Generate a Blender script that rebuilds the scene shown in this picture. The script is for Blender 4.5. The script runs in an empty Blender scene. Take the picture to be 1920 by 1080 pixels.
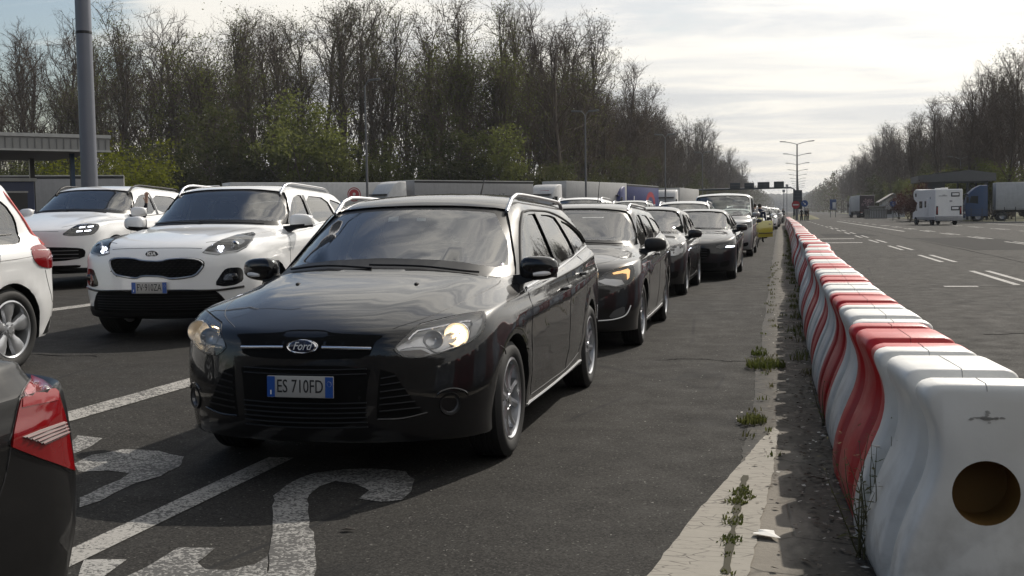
import bpy, bmesh, math, random
import numpy as np
from mathutils import Vector, Matrix
from mathutils.bvhtree import BVHTree
from mathutils.geometry import delaunay_2d_cdt
R = math.radians
random.seed(7); rng = np.random.default_rng(7)
S = bpy.context.scene
COL = S.collection

# ------------------------------------------------------------------ camera
CAM_F, CAM_YAW, CAM_PITCH, CAM_ROLL, CAM_H = 2156.5, .2426, .063, -.0153, 1.3606
def cam_axes():
    cy, sy, cp, sp = math.cos(CAM_YAW), math.sin(CAM_YAW), math.cos(CAM_PITCH), math.sin(CAM_PITCH)
    f = Vector((-sy*cp, cy*cp, -sp)); r = Vector((cy, sy, 0)); u = r.cross(f)
    return f, r*math.cos(CAM_ROLL)+u*math.sin(CAM_ROLL), u*math.cos(CAM_ROLL)-r*math.sin(CAM_ROLL)
FWD, RGT, UPV = cam_axes()
CAM = Vector((0, 0, CAM_H))
cd = bpy.data.cameras.new('camera'); co = bpy.data.objects.new('camera', cd); COL.objects.link(co)
co.matrix_world = Matrix(((RGT.x, UPV.x, -FWD.x, 0), (RGT.y, UPV.y, -FWD.y, 0), (RGT.z, UPV.z, -FWD.z, CAM_H), (0, 0, 0, 1)))
cd.sensor_width = 36; cd.lens = 36*CAM_F/1920; cd.clip_start = .1; cd.clip_end = 6000
S.camera = co
def pray(x, y): return FWD+RGT*((x-960)/CAM_F)-UPV*((y-540)/CAM_F)      # photo pixel -> view ray
def at_y(x, y, Y): d = pray(x, y); return CAM+d*(Y/d.y)
def at_z(x, y, z): d = pray(x, y); return CAM+d*((z-CAM_H)/d.z)

# ------------------------------------------------------------------ sky, sun, exposure
SUN_AZ, SUN_EL = R(22), R(39)           # azimuth clockwise from the road direction (+Y)
SUNV = Vector((math.sin(SUN_AZ)*math.cos(SUN_EL), math.cos(SUN_AZ)*math.cos(SUN_EL), math.sin(SUN_EL)))
sl = bpy.data.lights.new('sun', 'SUN'); so = bpy.data.objects.new('sun', sl); COL.objects.link(so)
sl.energy = 3.9; sl.angle = R(.53); sl.color = (1, .93, .83)
so.rotation_euler = SUNV.to_track_quat('Z', 'Y').to_euler()
W = bpy.data.worlds.new('World'); S.world = W; W.use_nodes = True
def build_world():
    nt = W.node_tree; N = nt.nodes; L = nt.links; N.clear()
    def n(t, **k):
        o = N.new(t)
        for a, b in k.items(): setattr(o, a, b)
        return o
    def math_(op, a, b=None, clamp=False):
        o = n('ShaderNodeMath', operation=op, use_clamp=clamp)
        for i, v in enumerate((a, b)):
            if v is None: continue
            if isinstance(v, (int, float)): o.inputs[i].default_value = v
            else: L.new(v, o.inputs[i])
        return o.outputs[0]
    sky = n('ShaderNodeTexSky', sky_type='NISHITA'); sky.sun_disc = False
    sky.sun_elevation = SUN_EL; sky.sun_rotation = SUN_AZ; sky.air_density = 1.2; sky.dust_density = 2.0; sky.altitude = 150
    tc = n('ShaderNodeTexCoord'); sep = n('ShaderNodeSeparateXYZ'); L.new(tc.outputs['Generated'], sep.inputs[0])
    zz = math_('MAXIMUM', math_('ADD', sep.outputs[2], .15), .03)
    cx = math_('DIVIDE', sep.outputs[0], zz); cy = math_('DIVIDE', sep.outputs[1], zz)
    def cloud(rot, sx, sy, scale, det, rough, dist, off):
        cmb = n('ShaderNodeCombineXYZ'); L.new(cx, cmb.inputs[0]); L.new(cy, cmb.inputs[1])
        mp = n('ShaderNodeMapping'); mp.inputs['Rotation'].default_value = (0, 0, R(rot)); mp.inputs['Scale'].default_value = (sx, sy, 1)
        mp.inputs['Location'].default_value = off
        L.new(cmb.outputs[0], mp.inputs[0])
        t = n('ShaderNodeTexNoise'); t.inputs['Scale'].default_value = scale; t.inputs['Detail'].default_value = det
        t.inputs['Roughness'].default_value = rough; t.inputs['Distortion'].default_value = dist
        L.new(mp.outputs[0], t.inputs['Vector']); return t.outputs['Fac']
    def ramp(x, a, b):
        m = n('ShaderNodeMapRange', interpolation_type='SMOOTHSTEP'); L.new(x, m.inputs['Value'])
        m.inputs['From Min'].default_value = a; m.inputs['From Max'].default_value = b; return m.outputs[0]
    c1 = cloud(20, .55, 1.0, .55, 7, .58, .6, (3.1, 1.7, 0))          # broad sheets
    c2 = cloud(12, .45, 1.25, 1.9, 8, .60, .9, (8.3, 2.2, 0))          # streaks and ripples
    # more cloud towards the sun and ahead, a clearer blue patch to the far left
    c3 = cloud(14, .55, 2.2, 3.6, 7, .66, 1.1, (1.3, 5.2, 0))        # fine ripples overhead
    hi = ramp(sep.outputs[2], .22, .55)
    clear = ramp(math_('ADD', math_('MULTIPLY', sep.outputs[0], -1.0), math_('MULTIPLY', sep.outputs[1], -.45)), .02, .22)
    cov = math_('ADD', math_('MULTIPLY', c1, .62), math_('MULTIPLY', c2, .38))
    low = ramp(math_('MULTIPLY', sep.outputs[2], -1), -.22, -.02)     # cloud bank thickens at the horizon
    covs = math_('ADD', math_('SUBTRACT', cov, math_('MULTIPLY', clear, .16)), math_('MULTIPLY', low, math_('SUBTRACT', .12, math_('MULTIPLY', clear, .10))))
    mask = ramp(covs, .34, .47)
    sm = n('ShaderNodeMix'); L.new(hi, sm.inputs[0]); L.new(ramp(c2, .32, .62), sm.inputs[2]); L.new(ramp(c3, .36, .62), sm.inputs[3]); shade = sm.outputs[0]
    dot = n('ShaderNodeVectorMath', operation='DOT_PRODUCT'); L.new(tc.outputs['Generated'], dot.inputs[0]); dot.inputs[1].default_value = SUNV
    glow = math_('POWER', math_('MAXIMUM', dot.outputs['Value'], 0), 5)
    cb = math_('ADD', math_('ADD', CLOUD_BASE, math_('MULTIPLY', shade, CLOUD_VAR)), math_('MULTIPLY', glow, CLOUD_GLOW))
    cb = math_('ADD', cb, math_('MULTIPLY', hi, math_('SUBTRACT', math_('MULTIPLY', shade, .50), .30)))
    cb = math_('MULTIPLY', cb, math_('SUBTRACT', 1., math_('MULTIPLY', low, .10)))
    ccol = n('ShaderNodeMix', data_type='RGBA'); L.new(shade, ccol.inputs[0])
    ccol.inputs[6].default_value = (.90, .905, .91, 1); ccol.inputs[7].default_value = (1, .955, .87, 1)
    bgS = n('ShaderNodeBackground'); L.new(sky.outputs[0], bgS.inputs[0]); bgS.inputs[1].default_value = SKY_STR
    bgC = n('ShaderNodeBackground'); L.new(ccol.outputs[2], bgC.inputs[0]); L.new(cb, bgC.inputs[1])
    mx = n('ShaderNodeMixShader'); L.new(math_('MULTIPLY', mask, .93), mx.inputs[0]); L.new(bgS.outputs[0], mx.inputs[1]); L.new(bgC.outputs[0], mx.inputs[2])
    out = n('ShaderNodeOutputWorld'); L.new(mx.outputs[0], out.inputs[0])
CLOUD_BASE, CLOUD_VAR, CLOUD_GLOW, SKY_STR = .61, .24, .7, .085
build_world()
S.view_settings.view_transform = 'Standard'; S.view_settings.look = 'None'; S.view_settings.gamma = 1
S.view_settings.exposure = .20
S.cycles.use_denoising = True; S.cycles.max_bounces = 10; S.cycles.transparent_max_bounces = 24; S.cycles.caustics_reflective = False; S.cycles.caustics_refractive = False

# ------------------------------------------------------------------ object and material helpers
def tag(o, label=None, cat=None, group=None, kind=None):
    for k, v in (('label', label), ('category', cat), ('group', group), ('kind', kind)):
        if v: o[k] = v
    return o
def empty(name, loc=(0, 0, 0), rz=0):
    o = bpy.data.objects.new(name, None); COL.objects.link(o); o.location = loc; o.rotation_euler = (0, 0, rz); o.empty_display_size = .2; return o
def thing(name, label, cat, loc=(0, 0, 0), rz=0, group=None): return tag(empty(name, loc, rz), label, cat, group)
def copy_tree(o, parent=None):
    c = o.copy(); COL.objects.link(c)
    if parent: c.parent = parent
    for ch in KIDS.get(o.name, []): copy_tree_child(ch, c, KIDS)
    return c
KIDS = {}
def copy_tree_child(o, par, K):
    c = o.copy(); COL.objects.link(c); c.parent = par; K.setdefault(par.name, []).append(c)
    for ch in K.get(o.name, []): copy_tree_child(ch, c, K)
def adopt(o, parent):
    o.parent = parent; KIDS.setdefault(parent.name, []).append(o); return o
MATS = {}
def mat(name, col=(.5, .5, .5), rough=.5, metal=0., coat=0., spec=.5, emit=None, estr=0., coat_rough=.03, trans=0., ior=1.45, alpha=1.):
    if name in MATS: return MATS[name]
    m = bpy.data.materials.new(name); m.use_nodes = True; b = m.node_tree.nodes['Principled BSDF']
    b.inputs['Base Color'].default_value = (*col, 1); b.inputs['Roughness'].default_value = rough; b.inputs['Metallic'].default_value = metal
    b.inputs['Coat Weight'].default_value = coat; b.inputs['Coat Roughness'].default_value = coat_rough; b.inputs['Specular IOR Level'].default_value = spec
    b.inputs['Transmission Weight'].default_value = trans; b.inputs['IOR'].default_value = ior; b.inputs['Alpha'].default_value = alpha
    if emit: b.inputs['Emission Color'].default_value = (*emit, 1); b.inputs['Emission Strength'].default_value = estr
    MATS[name] = m; return m
class NT:
    """small node helper on a material"""
    def __init__(s, m): s.t = m.node_tree; s.b = s.t.nodes['Principled BSDF']; s.N = s.t.nodes; s.L = s.t.links
    def n(s, t, **k):
        o = s.N.new(t)
        for a, b in k.items(): setattr(o, a, b)
        return o
    def set(s, sock, v):
        if isinstance(v, (int, float)): sock.default_value = v
        elif isinstance(v, tuple): sock.default_value = v if len(v) == 4 or sock.type == 'VECTOR' else (*v, 1)
        else: s.L.new(v, sock)
    def co(s, kind='Object', scale=(1, 1, 1), rot=(0, 0, 0)):
        tc = s.n('ShaderNodeTexCoord'); mp = s.n('ShaderNodeMapping'); mp.inputs['Scale'].default_value = scale; mp.inputs['Rotation'].default_value = rot
        s.L.new(tc.outputs[kind], mp.inputs[0]); return mp.outputs[0]
    def pos(s, scale=(1, 1, 1), rot=(0, 0, 0)):
        g = s.n('ShaderNodeNewGeometry'); mp = s.n('ShaderNodeMapping'); mp.inputs['Scale'].default_value = scale; mp.inputs['Rotation'].default_value = rot
        s.L.new(g.outputs['Position'], mp.inputs[0]); return mp.outputs[0]
    def noise(s, v, scale, det=4, rough=.5, dist=0):
        o = s.n('ShaderNodeTexNoise'); s.L.new(v, o.inputs['Vector']); o.inputs['Scale'].default_value = scale; o.inputs['Detail'].default_value = det
        o.inputs['Roughness'].default_value = rough; o.inputs['Distortion'].default_value = dist; return o.outputs['Fac']
    def vor(s, v, scale, feat='F1', out='Distance'):
        o = s.n('ShaderNodeTexVoronoi', feature=feat); s.L.new(v, o.inputs['Vector']); o.inputs['Scale'].default_value = scale; return o.outputs[out]
    def rng(s, x, a, b, c=0., d=1., smooth=False):
        o = s.n('ShaderNodeMapRange'); o.interpolation_type = 'SMOOTHSTEP' if smooth else 'LINEAR'
        s.set(o.inputs[0], x); o.inputs[1].default_value = a; o.inputs[2].default_value = b; o.inputs[3].default_value = c; o.inputs[4].default_value = d; return o.outputs[0]
    def m(s, op, a, b=0., clamp=False):
        o = s.n('ShaderNodeMath', operation=op, use_clamp=clamp); s.set(o.inputs[0], a); s.set(o.inputs[1], b); return o.outputs[0]
    def mix(s, f, a, b):
        o = s.n('ShaderNodeMix', data_type='RGBA'); s.set(o.inputs[0], f); s.set(o.inputs[6], a); s.set(o.inputs[7], b); return o.outputs[2]
    def bump(s, h, strength=.3, dist=.01):
        o = s.n('ShaderNodeBump'); s.set(o.inputs['Height'], h); o.inputs['Strength'].default_value = strength; o.inputs['Distance'].default_value = dist
        s.L.new(o.outputs[0], s.b.inputs['Normal'])
    def color(s, v): s.set(s.b.inputs['Base Color'], v)
    def rough(s, v): s.set(s.b.inputs['Roughness'], v)

class MB:
    """mesh builder: collects verts / faces / material slots"""
    def __init__(s): s.v = []; s.f = []; s.mi = []; s.cur = 0
    def add(s, vs, fs, mi=None):
        o = len(s.v); s.v += [tuple(v) for v in vs]; s.f += [tuple(i+o for i in f) for f in fs]; s.mi += [s.cur if mi is None else mi]*len(fs); return s
    def box(s, c, d, rz=0, ry=0, rx=0, mi=None, taper=1.):
        M = Matrix.Rotation(rz, 3, 'Z') @ Matrix.Rotation(ry, 3, 'Y') @ Matrix.Rotation(rx, 3, 'X'); vs = []
        for z in (-.5, .5):
            k = taper if z > 0 else 1
            for x, y in ((-.5, -.5), (.5, -.5), (.5, .5), (-.5, .5)): vs.append(Vector(c)+M @ Vector((x*d[0]*k, y*d[1]*k, z*d[2])))
        return s.add(vs, [(0, 3, 2, 1), (4, 5, 6, 7), (0, 1, 5, 4), (1, 2, 6, 5), (2, 3, 7, 6), (3, 0, 4, 7)], mi)
    def rbox(s, c, d, r=.02, n=3, rz=0, mi=None, axis='Z'):
        # box with rounded vertical edges and softened top / bottom rims
        hx, hy, hz = d[0]/2, d[1]/2, d[2]/2; r = min(r, hx*.98, hy*.98, hz*.98); rings = []
        prof = [(r*(1-math.sin(a)), r*(1-math.cos(a))) for a in [i*math.pi/2/n for i in range(n+1)]]
        lay = [(-hz+q, p) for p, q in prof]+[(hz-q, p) for p, q in reversed(prof)]
        M = Matrix.Rotation(rz, 3, 'Z')
        for z, inset in lay:
            rr = max(r-inset*.5, r*.3); ring = []
            for cx, cy, a0 in ((1, 1, 0), (-1, 1, 90), (-1, -1, 180), (1, -1, 270)):
                for i in range(n+1):
                    a = R(a0+90*i/n); x = cx*(hx-inset-rr)+rr*math.cos(a); y = cy*(hy-inset-rr)+rr*math.sin(a)
                    w = M @ Vector((x, y, z))
                    ring.append(Vector(c)+w)
            rings.append(ring)
        return s.loft(rings, True, True, True, mi)
    def loft(s, rings, closed=True, cap0=False, cap1=False, mi=None):
        n = len(rings[0]); vs = [p for r in rings for p in r]; fs = []
        for k in range(len(rings)-1):
            for i in range(n if closed else n-1):
                j = (i+1) % n; fs.append((k*n+i, k*n+j, (k+1)*n+j, (k+1)*n+i))
        if cap0: fs.append(tuple(reversed(range(n))))
        if cap1: fs.append(tuple((len(rings)-1)*n+i for i in range(n)))
        return s.add(vs, fs, mi)
    def tube(s, pts, r, n=6, mi=None, cap=True, up=(0, 0, 1)):
        pts = [Vector(p) for p in pts]; rr = r if hasattr(r, '__len__') else [r]*len(pts); rings = []
        for i, p in enumerate(pts):
            t = (pts[min(i+1, len(pts)-1)]-pts[max(i-1, 0)]); t = t.normalized() if t.length > 1e-9 else Vector((0, 0, 1))
            u = Vector(up)
            if abs(t.dot(u)) > .95: u = Vector((1, 0, 0))
            a = t.cross(u).normalized(); b = a.cross(t)
            rings.append([p+(a*math.cos(2*math.pi*k/n)+b*math.sin(2*math.pi*k/n))*rr[i] for k in range(n)])
        return s.loft(rings, True, cap, cap, mi)
    def lathe(s, prof, n=32, axis='Z', c=(0, 0, 0), mi=None, mis=None):
        # prof: (radius, height); revolve about an axis through c
        c = Vector(c); base = len(s.v); m = len(prof)
        for i in range(n):
            a = 2*math.pi*i/n; ca, sa = math.cos(a), math.sin(a)
            for r, h in prof:
                s.v.append(tuple(c+Vector({'Z': (r*ca, r*sa, h), 'X': (h, r*ca, r*sa), 'Y': (r*ca, h, r*sa)}[axis])))
        for i in range(n):
            j = (i+1) % n
            for k in range(m-1):
                s.f.append((base+i*m+k, base+j*m+k, base+j*m+k+1, base+i*m+k+1)); s.mi.append(mis[k] if mis else (s.cur if mi is None else mi))
        return s
    def prism(s, poly, z0, z1, M=None, mi=None):
        n = len(poly); vs = [Vector((x, y, z)) for z in (z0, z1) for x, y in poly]
        if M is not None: vs = [M @ v for v in vs]
        return s.add(vs, [tuple(reversed(range(n))), tuple(range(n, 2*n))]+[(i, (i+1) % n, n+(i+1) % n, n+i) for i in range(n)], mi)
    def mesh(s, name):
        me = bpy.data.meshes.new(name); me.from_pydata(s.v, [], s.f); me.update()
        if any(s.mi): me.polygons.foreach_set('material_index', s.mi)
        return me
    def build(s, name, mats, parent=None, smooth=30, fix=True):
        me = s.mesh(name); return finish(me, name, mats, parent, smooth, fix and not getattr(s, 'nofix', False))
def finish(me, name, mats, parent=None, smooth=30, fix=True):
    if fix:
        bm = bmesh.new(); bm.from_mesh(me); bmesh.ops.recalc_face_normals(bm, faces=bm.faces); bm.to_mesh(me); bm.free()
    for m in (mats if isinstance(mats, (list, tuple)) else [mats]): me.materials.append(m)
    if smooth: me.polygons.foreach_set('use_smooth', [True]*len(me.polygons)); me.set_sharp_from_angle(angle=R(smooth))
    o = bpy.data.objects.new(name, me); COL.objects.link(o)
    if parent is not None: adopt(o, parent)
    return o
def text_mesh(txt, size, depth=.002, shear=0., font=None, bold=0.):
    c = bpy.data.curves.new('text', 'FONT'); c.body = txt; c.size = size; c.extrude = depth; c.shear = shear; c.align_x = 'CENTER'; c.align_y = 'CENTER'; c.offset = bold; c.resolution_u = 3
    o = bpy.data.objects.new('text', c); COL.objects.link(o); bpy.context.view_layer.update()
    me = bpy.data.meshes.new_from_object(o.evaluated_get(bpy.context.evaluated_depsgraph_get())); bpy.data.objects.remove(o); return me
def add_text(name, txt, size, M, m, parent, depth=.001, shear=0., sx=1., bold=0., fit=None):
    me = text_mesh(txt, size, depth, shear, bold=bold)
    xs = [v.co.x for v in me.vertices]; w = max(xs)-min(xs)
    if fit: sx = fit/w
    me.transform(M @ Matrix.Diagonal((sx, 1, 1, 1))); me.materials.clear(); return finish(me, name, m, parent, 0, False)
# ------------------------------------------------------------------ car library
def paint(name, col, rough=.35, metal=0., coat=1., flake=0.):
    m = mat(name, col, rough, metal, coat, coat_rough=.02, spec=.15 if max(col) < .1 else .5)
    t = NT(m); v = t.co('Object'); d = t.rng(t.noise(v, 2.2, 5, .6), .35, .7); z = t.n('ShaderNodeSeparateXYZ'); t.L.new(v, z.inputs[0])
    low = t.rng(z.outputs[2], .75, .2, 0, 1)
    f = t.m('MULTIPLY', t.m('ADD', t.m('MULTIPLY', low, .10 if max(col) > .1 else .025), .008 if max(col) > .1 else .003), d)                # road dust, thicker along the sills
    t.color(t.mix(f, (*col, 1), (.16, .15, .135, 1)))
    t.set(t.b.inputs['Coat Roughness'], t.m('ADD', t.m('MULTIPLY', f, .5), .015))
    w = t.noise(v, 3.5, 2, .5); o = t.n('ShaderNodeBump'); t.set(o.inputs['Height'], w); o.inputs['Strength'].default_value = .018; o.inputs['Distance'].default_value = .05
    t.L.new(o.outputs[0], t.b.inputs['Coat Normal'])
    return m
M_TRIM = mat('black_trim', (.009, .009, .0095), .5, spec=.3)
M_GLOSSBLK = mat('gloss_black', (.006, .006, .007), .12, coat=.5)
M_GRILLE = mat('grille_black', (.003, .003, .003), .65, spec=.12)
M_CHROME = mat('chrome', (.75, .75, .77), .12, 1.)
M_SATIN = mat('satin_metal', (.55, .55, .56), .3, 1.)
M_TYRE = mat('tyre_rubber', (.018, .018, .018), .75)
M_RIM = mat('alloy', (.42, .43, .45), .28, .85, coat=.3)
M_DISC = mat('brake_disc', (.12, .115, .11), .45, .8)
M_INT = mat('cabin_plastic', (.045, .046, .048), .7)
M_FRIT = mat('glass_border', (.006, .006, .007), .4, spec=.3)
M_SEAT = mat('seat_fabric', (.13, .13, .135), .9)
M_BEIGE = mat('headlining', (.33, .32, .30), .9)
M_PLATE = mat('plate_white', (.34, .335, .325), .5)
M_BLUE = mat('plate_blue', (.012, .07, .30), .4)
M_INK = mat('ink_black', (.01, .01, .012), .5)
M_WHITEPL = mat('white_plastic', (.7, .7, .7), .4)
M_REFL = mat('lamp_reflector', (.78, .78, .79), .30, .55)
M_LAMPBLK = mat('lamp_black', (.02, .02, .022), .3)
M_WARM = mat('warm_bulb', (1, .85, .6), .4, emit=(1, .74, .42), estr=9)
M_COOL = mat('white_led', (1, 1, 1), .4, emit=(.86, .9, 1), estr=7)
M_AMBER = mat('amber_lens', (.55, .18, .02), .15, coat=.6)
def glass(name, tint, k=.12, rough=.0):
    """thin pane: mirror reflection by Fresnel over tinted see-through"""
    m = bpy.data.materials.new(name); m.use_nodes = True; t = m.node_tree; t.nodes.clear()
    out = t.nodes.new('ShaderNodeOutputMaterial'); mx = t.nodes.new('ShaderNodeMixShader'); tr = t.nodes.new('ShaderNodeBsdfTransparent'); gl = t.nodes.new('ShaderNodeBsdfGlossy')
    tr.inputs[0].default_value = (*tint, 1); gl.inputs['Roughness'].default_value = rough; gl.inputs[0].default_value = (1, 1, 1, 1)
    fr = t.nodes.new('ShaderNodeFresnel'); fr.inputs[0].default_value = 1.52
    mr = t.nodes.new('ShaderNodeMapRange'); mr.inputs[1].default_value = 0; mr.inputs[2].default_value = 1; mr.inputs[3].default_value = k; mr.inputs[4].default_value = 1.
    t.links.new(fr.outputs[0], mr.inputs[0]); t.links.new(mr.outputs[0], mx.inputs[0]); t.links.new(tr.outputs[0], mx.inputs[1]); t.links.new(gl.outputs[0], mx.inputs[2]); t.links.new(mx.outputs[0], out.inputs[0])
    return m
M_GLASS = glass('window_glass', (.80, .85, .82), .125)
M_PRIV = glass('privacy_glass', (.25, .27, .27), .08)
M_LENS = glass('lamp_lens', (.93, .93, .93), .02)
M_REDLENS = mat('red_lens', (.17, .004, .006), .10, coat=.6)

def pchip(P, m):
    """P: (K,S,3) -> rows refined m times between levels, no overshoot"""
    d = np.diff(P, axis=0); T = np.zeros_like(P)
    a, b = d[:-1], d[1:]; same = (a*b) > 0
    with np.errstate(divide='ignore', invalid='ignore'): h = np.where(same, 2*a*b/(a+b+1e-12*np.sign(a+b)), 0)
    T[1:-1] = h; T[0] = d[0]; T[-1] = d[-1]
    out = []
    for k in range(len(P)-1):
        for i in range(m):
            t = i/m; t2, t3 = t*t, t*t*t
            out.append((2*t3-3*t2+1)*P[k]+(t3-2*t2+t)*T[k]+(-2*t3+3*t2)*P[k+1]+(t3-t2)*T[k+1])
    out.append(P[-1]); return np.array(out)
def shell(levels, taper=(.03, .05), m=4, NF=14, NS=52, NR=10, post=None, L=None):
    """closed car solid from stacked plan outlines.
    level: dict w,yf,df,yr,dr,z=(front centre, side front, side rear, rear centre), nf, nr"""
    rows = []; L = L or max(l['yr'] for l in levels)
    for l in levels:
        w, yf, df, yr, dr = l['w'], l['yf'], l['df'], l['yr'], l['dr']; nf = l.get('nf', 2.2); nr = l.get('nr', 2.6)
        zc, zA, zB, zr = l['z']; row = []
        if yr-dr < yf+df: s = (yr-yf)/(df+dr)*.98; df *= s; dr *= s
        zm = l.get('zm')
        for i in range(NF+1):
            th = math.pi/2*i/NF; x = math.sin(th)**(2/nf); y = yf+df*(1-max(0., math.cos(th))**(2/nf))
            row.append((x*w, y, zc+(zA-zc)*x**l.get('pz', 2.)))
        for i in range(1, NS):
            t = i/NS; y = yf+df+(yr-dr-yf-df)*t; z = zA+(zB-zA)*t
            if zm: z += zm*4*t*(1-t)
            row.append((w, y, z))
        for i in range(NR+1):
            th = math.pi/2*(1-i/NR); x = math.sin(th)**(2/nr); y = yr-dr*(1-max(0., math.cos(th))**(2/nr))
            row.append((x*w, y, zr+(zB-zr)*x**2))
        row = np.array(row); row[0, 0] = row[-1, 0] = 0
        rows.append(row)
    P = pchip(np.array(rows), m); y = P[:, :, 1]
    tf = np.clip((L*.42-y)/(L*.42), 0, 1); tr = np.clip((y-L*.55)/(L*.45), 0, 1)
    P[:, :, 0] *= 1-taper[0]*tf**2-taper[1]*tr**2
    if post is not None: P = post(P)
    P[:, 0, 0] = P[:, -1, 0] = 0
    K, n, _ = P.shape; V = P.reshape(-1, 3); F = [(k*n+i, k*n+i+1, (k+1)*n+i+1, (k+1)*n+i) for k in range(K-1) for i in range(n-1)]
    Vm = V*np.array([-1, 1, 1]); o = len(V); F2 = [tuple(reversed([i+o for i in f])) for f in F]
    me = bpy.data.meshes.new('body'); me.from_pydata(np.vstack([V, Vm]).tolist(), [], F+F2)
    bm = bmesh.new(); bm.from_mesh(me); bmesh.ops.remove_doubles(bm, verts=bm.verts, dist=2e-4)
    bmesh.ops.dissolve_degenerate(bm, edges=bm.edges, dist=1e-5); bmesh.ops.recalc_face_normals(bm, faces=bm.faces)
    bm.to_mesh(me); bm.free(); return me
def boolean(me, cutter, op='DIFFERENCE'):
    a = bpy.data.objects.new('a', me); b = bpy.data.objects.new('b', cutter); COL.objects.link(a); COL.objects.link(b)
    md = a.modifiers.new('b', 'BOOLEAN'); md.operation = op; md.object = b; md.solver = 'EXACT'; md.material_mode = 'TRANSFER'
    bpy.context.view_layer.update()
    r = bpy.data.meshes.new_from_object(a.evaluated_get(bpy.context.evaluated_depsgraph_get()))
    bpy.data.objects.remove(a); bpy.data.objects.remove(b); return r
def bvh_of(me):
    bm = bmesh.new(); bm.from_mesh(me); t = BVHTree.FromBMesh(bm); bm.free(); return t
def smooth_poly(P, it=2, closed=True):
    P = [Vector(p) for p in P]
    for _ in range(it):
        Q = []; n = len(P)
        for i in range(n if closed else n-1):
            a, b = P[i], P[(i+1) % n]; Q += [a*.8+b*.2, a*.2+b*.8]
        if not closed: Q = [P[0]]+Q+[P[-1]]
        P = Q
    return P
def spline(P, n=8, closed=False):
    P = [Vector(p) for p in P]; out = []; N = len(P)
    for i in range(N if closed else N-1):
        g = (lambda k: P[k % N]) if closed else (lambda k: P[max(0, min(N-1, k))])
        a, b, c, d = g(i-1), g(i), g(i+1), g(i+2)
        for k in range(n):
            t = k/n; out.append(.5*((2*b)+(c-a)*t+(2*a-5*b+4*c-d)*t*t+(3*b-a-3*c+d)*t**3))
    if not closed: out.append(P[-1])
    return out
class Proj:
    """casts 2-D drawing coordinates on a body: front (x,z), rear (x,z), side (y,z), top (x,y), pix (photo pixels of a placed car)"""
    def __init__(s, bvh, kind, inv=None): s.b = bvh; s.k = kind; s.inv = inv
    def ray(s, q):
        u, v = q[0], q[1]
        if s.k == 'front': return Vector((u, -3, v)), Vector((0, 1, 0))
        if s.k == 'rear': return Vector((u, 9, v)), Vector((0, -1, 0))
        if s.k == 'side': return Vector((3, u, v)), Vector((-1, 0, 0))
        if s.k == 'top': return Vector((u, v, 4)), Vector((0, 0, -1))
        d = pray(u, v); return s.inv @ CAM, (s.inv.to_3x3() @ d).normalized()
    def hit(s, q):
        o, d = s.ray(q); loc, nor, _, _ = s.b.ray_cast(o, d)
        if loc is None:
            best = s.b.find_nearest(o+d*((Vector((0, 2, .8))-o).dot(d))); return best[0], best[1]
        return loc, nor
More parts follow.
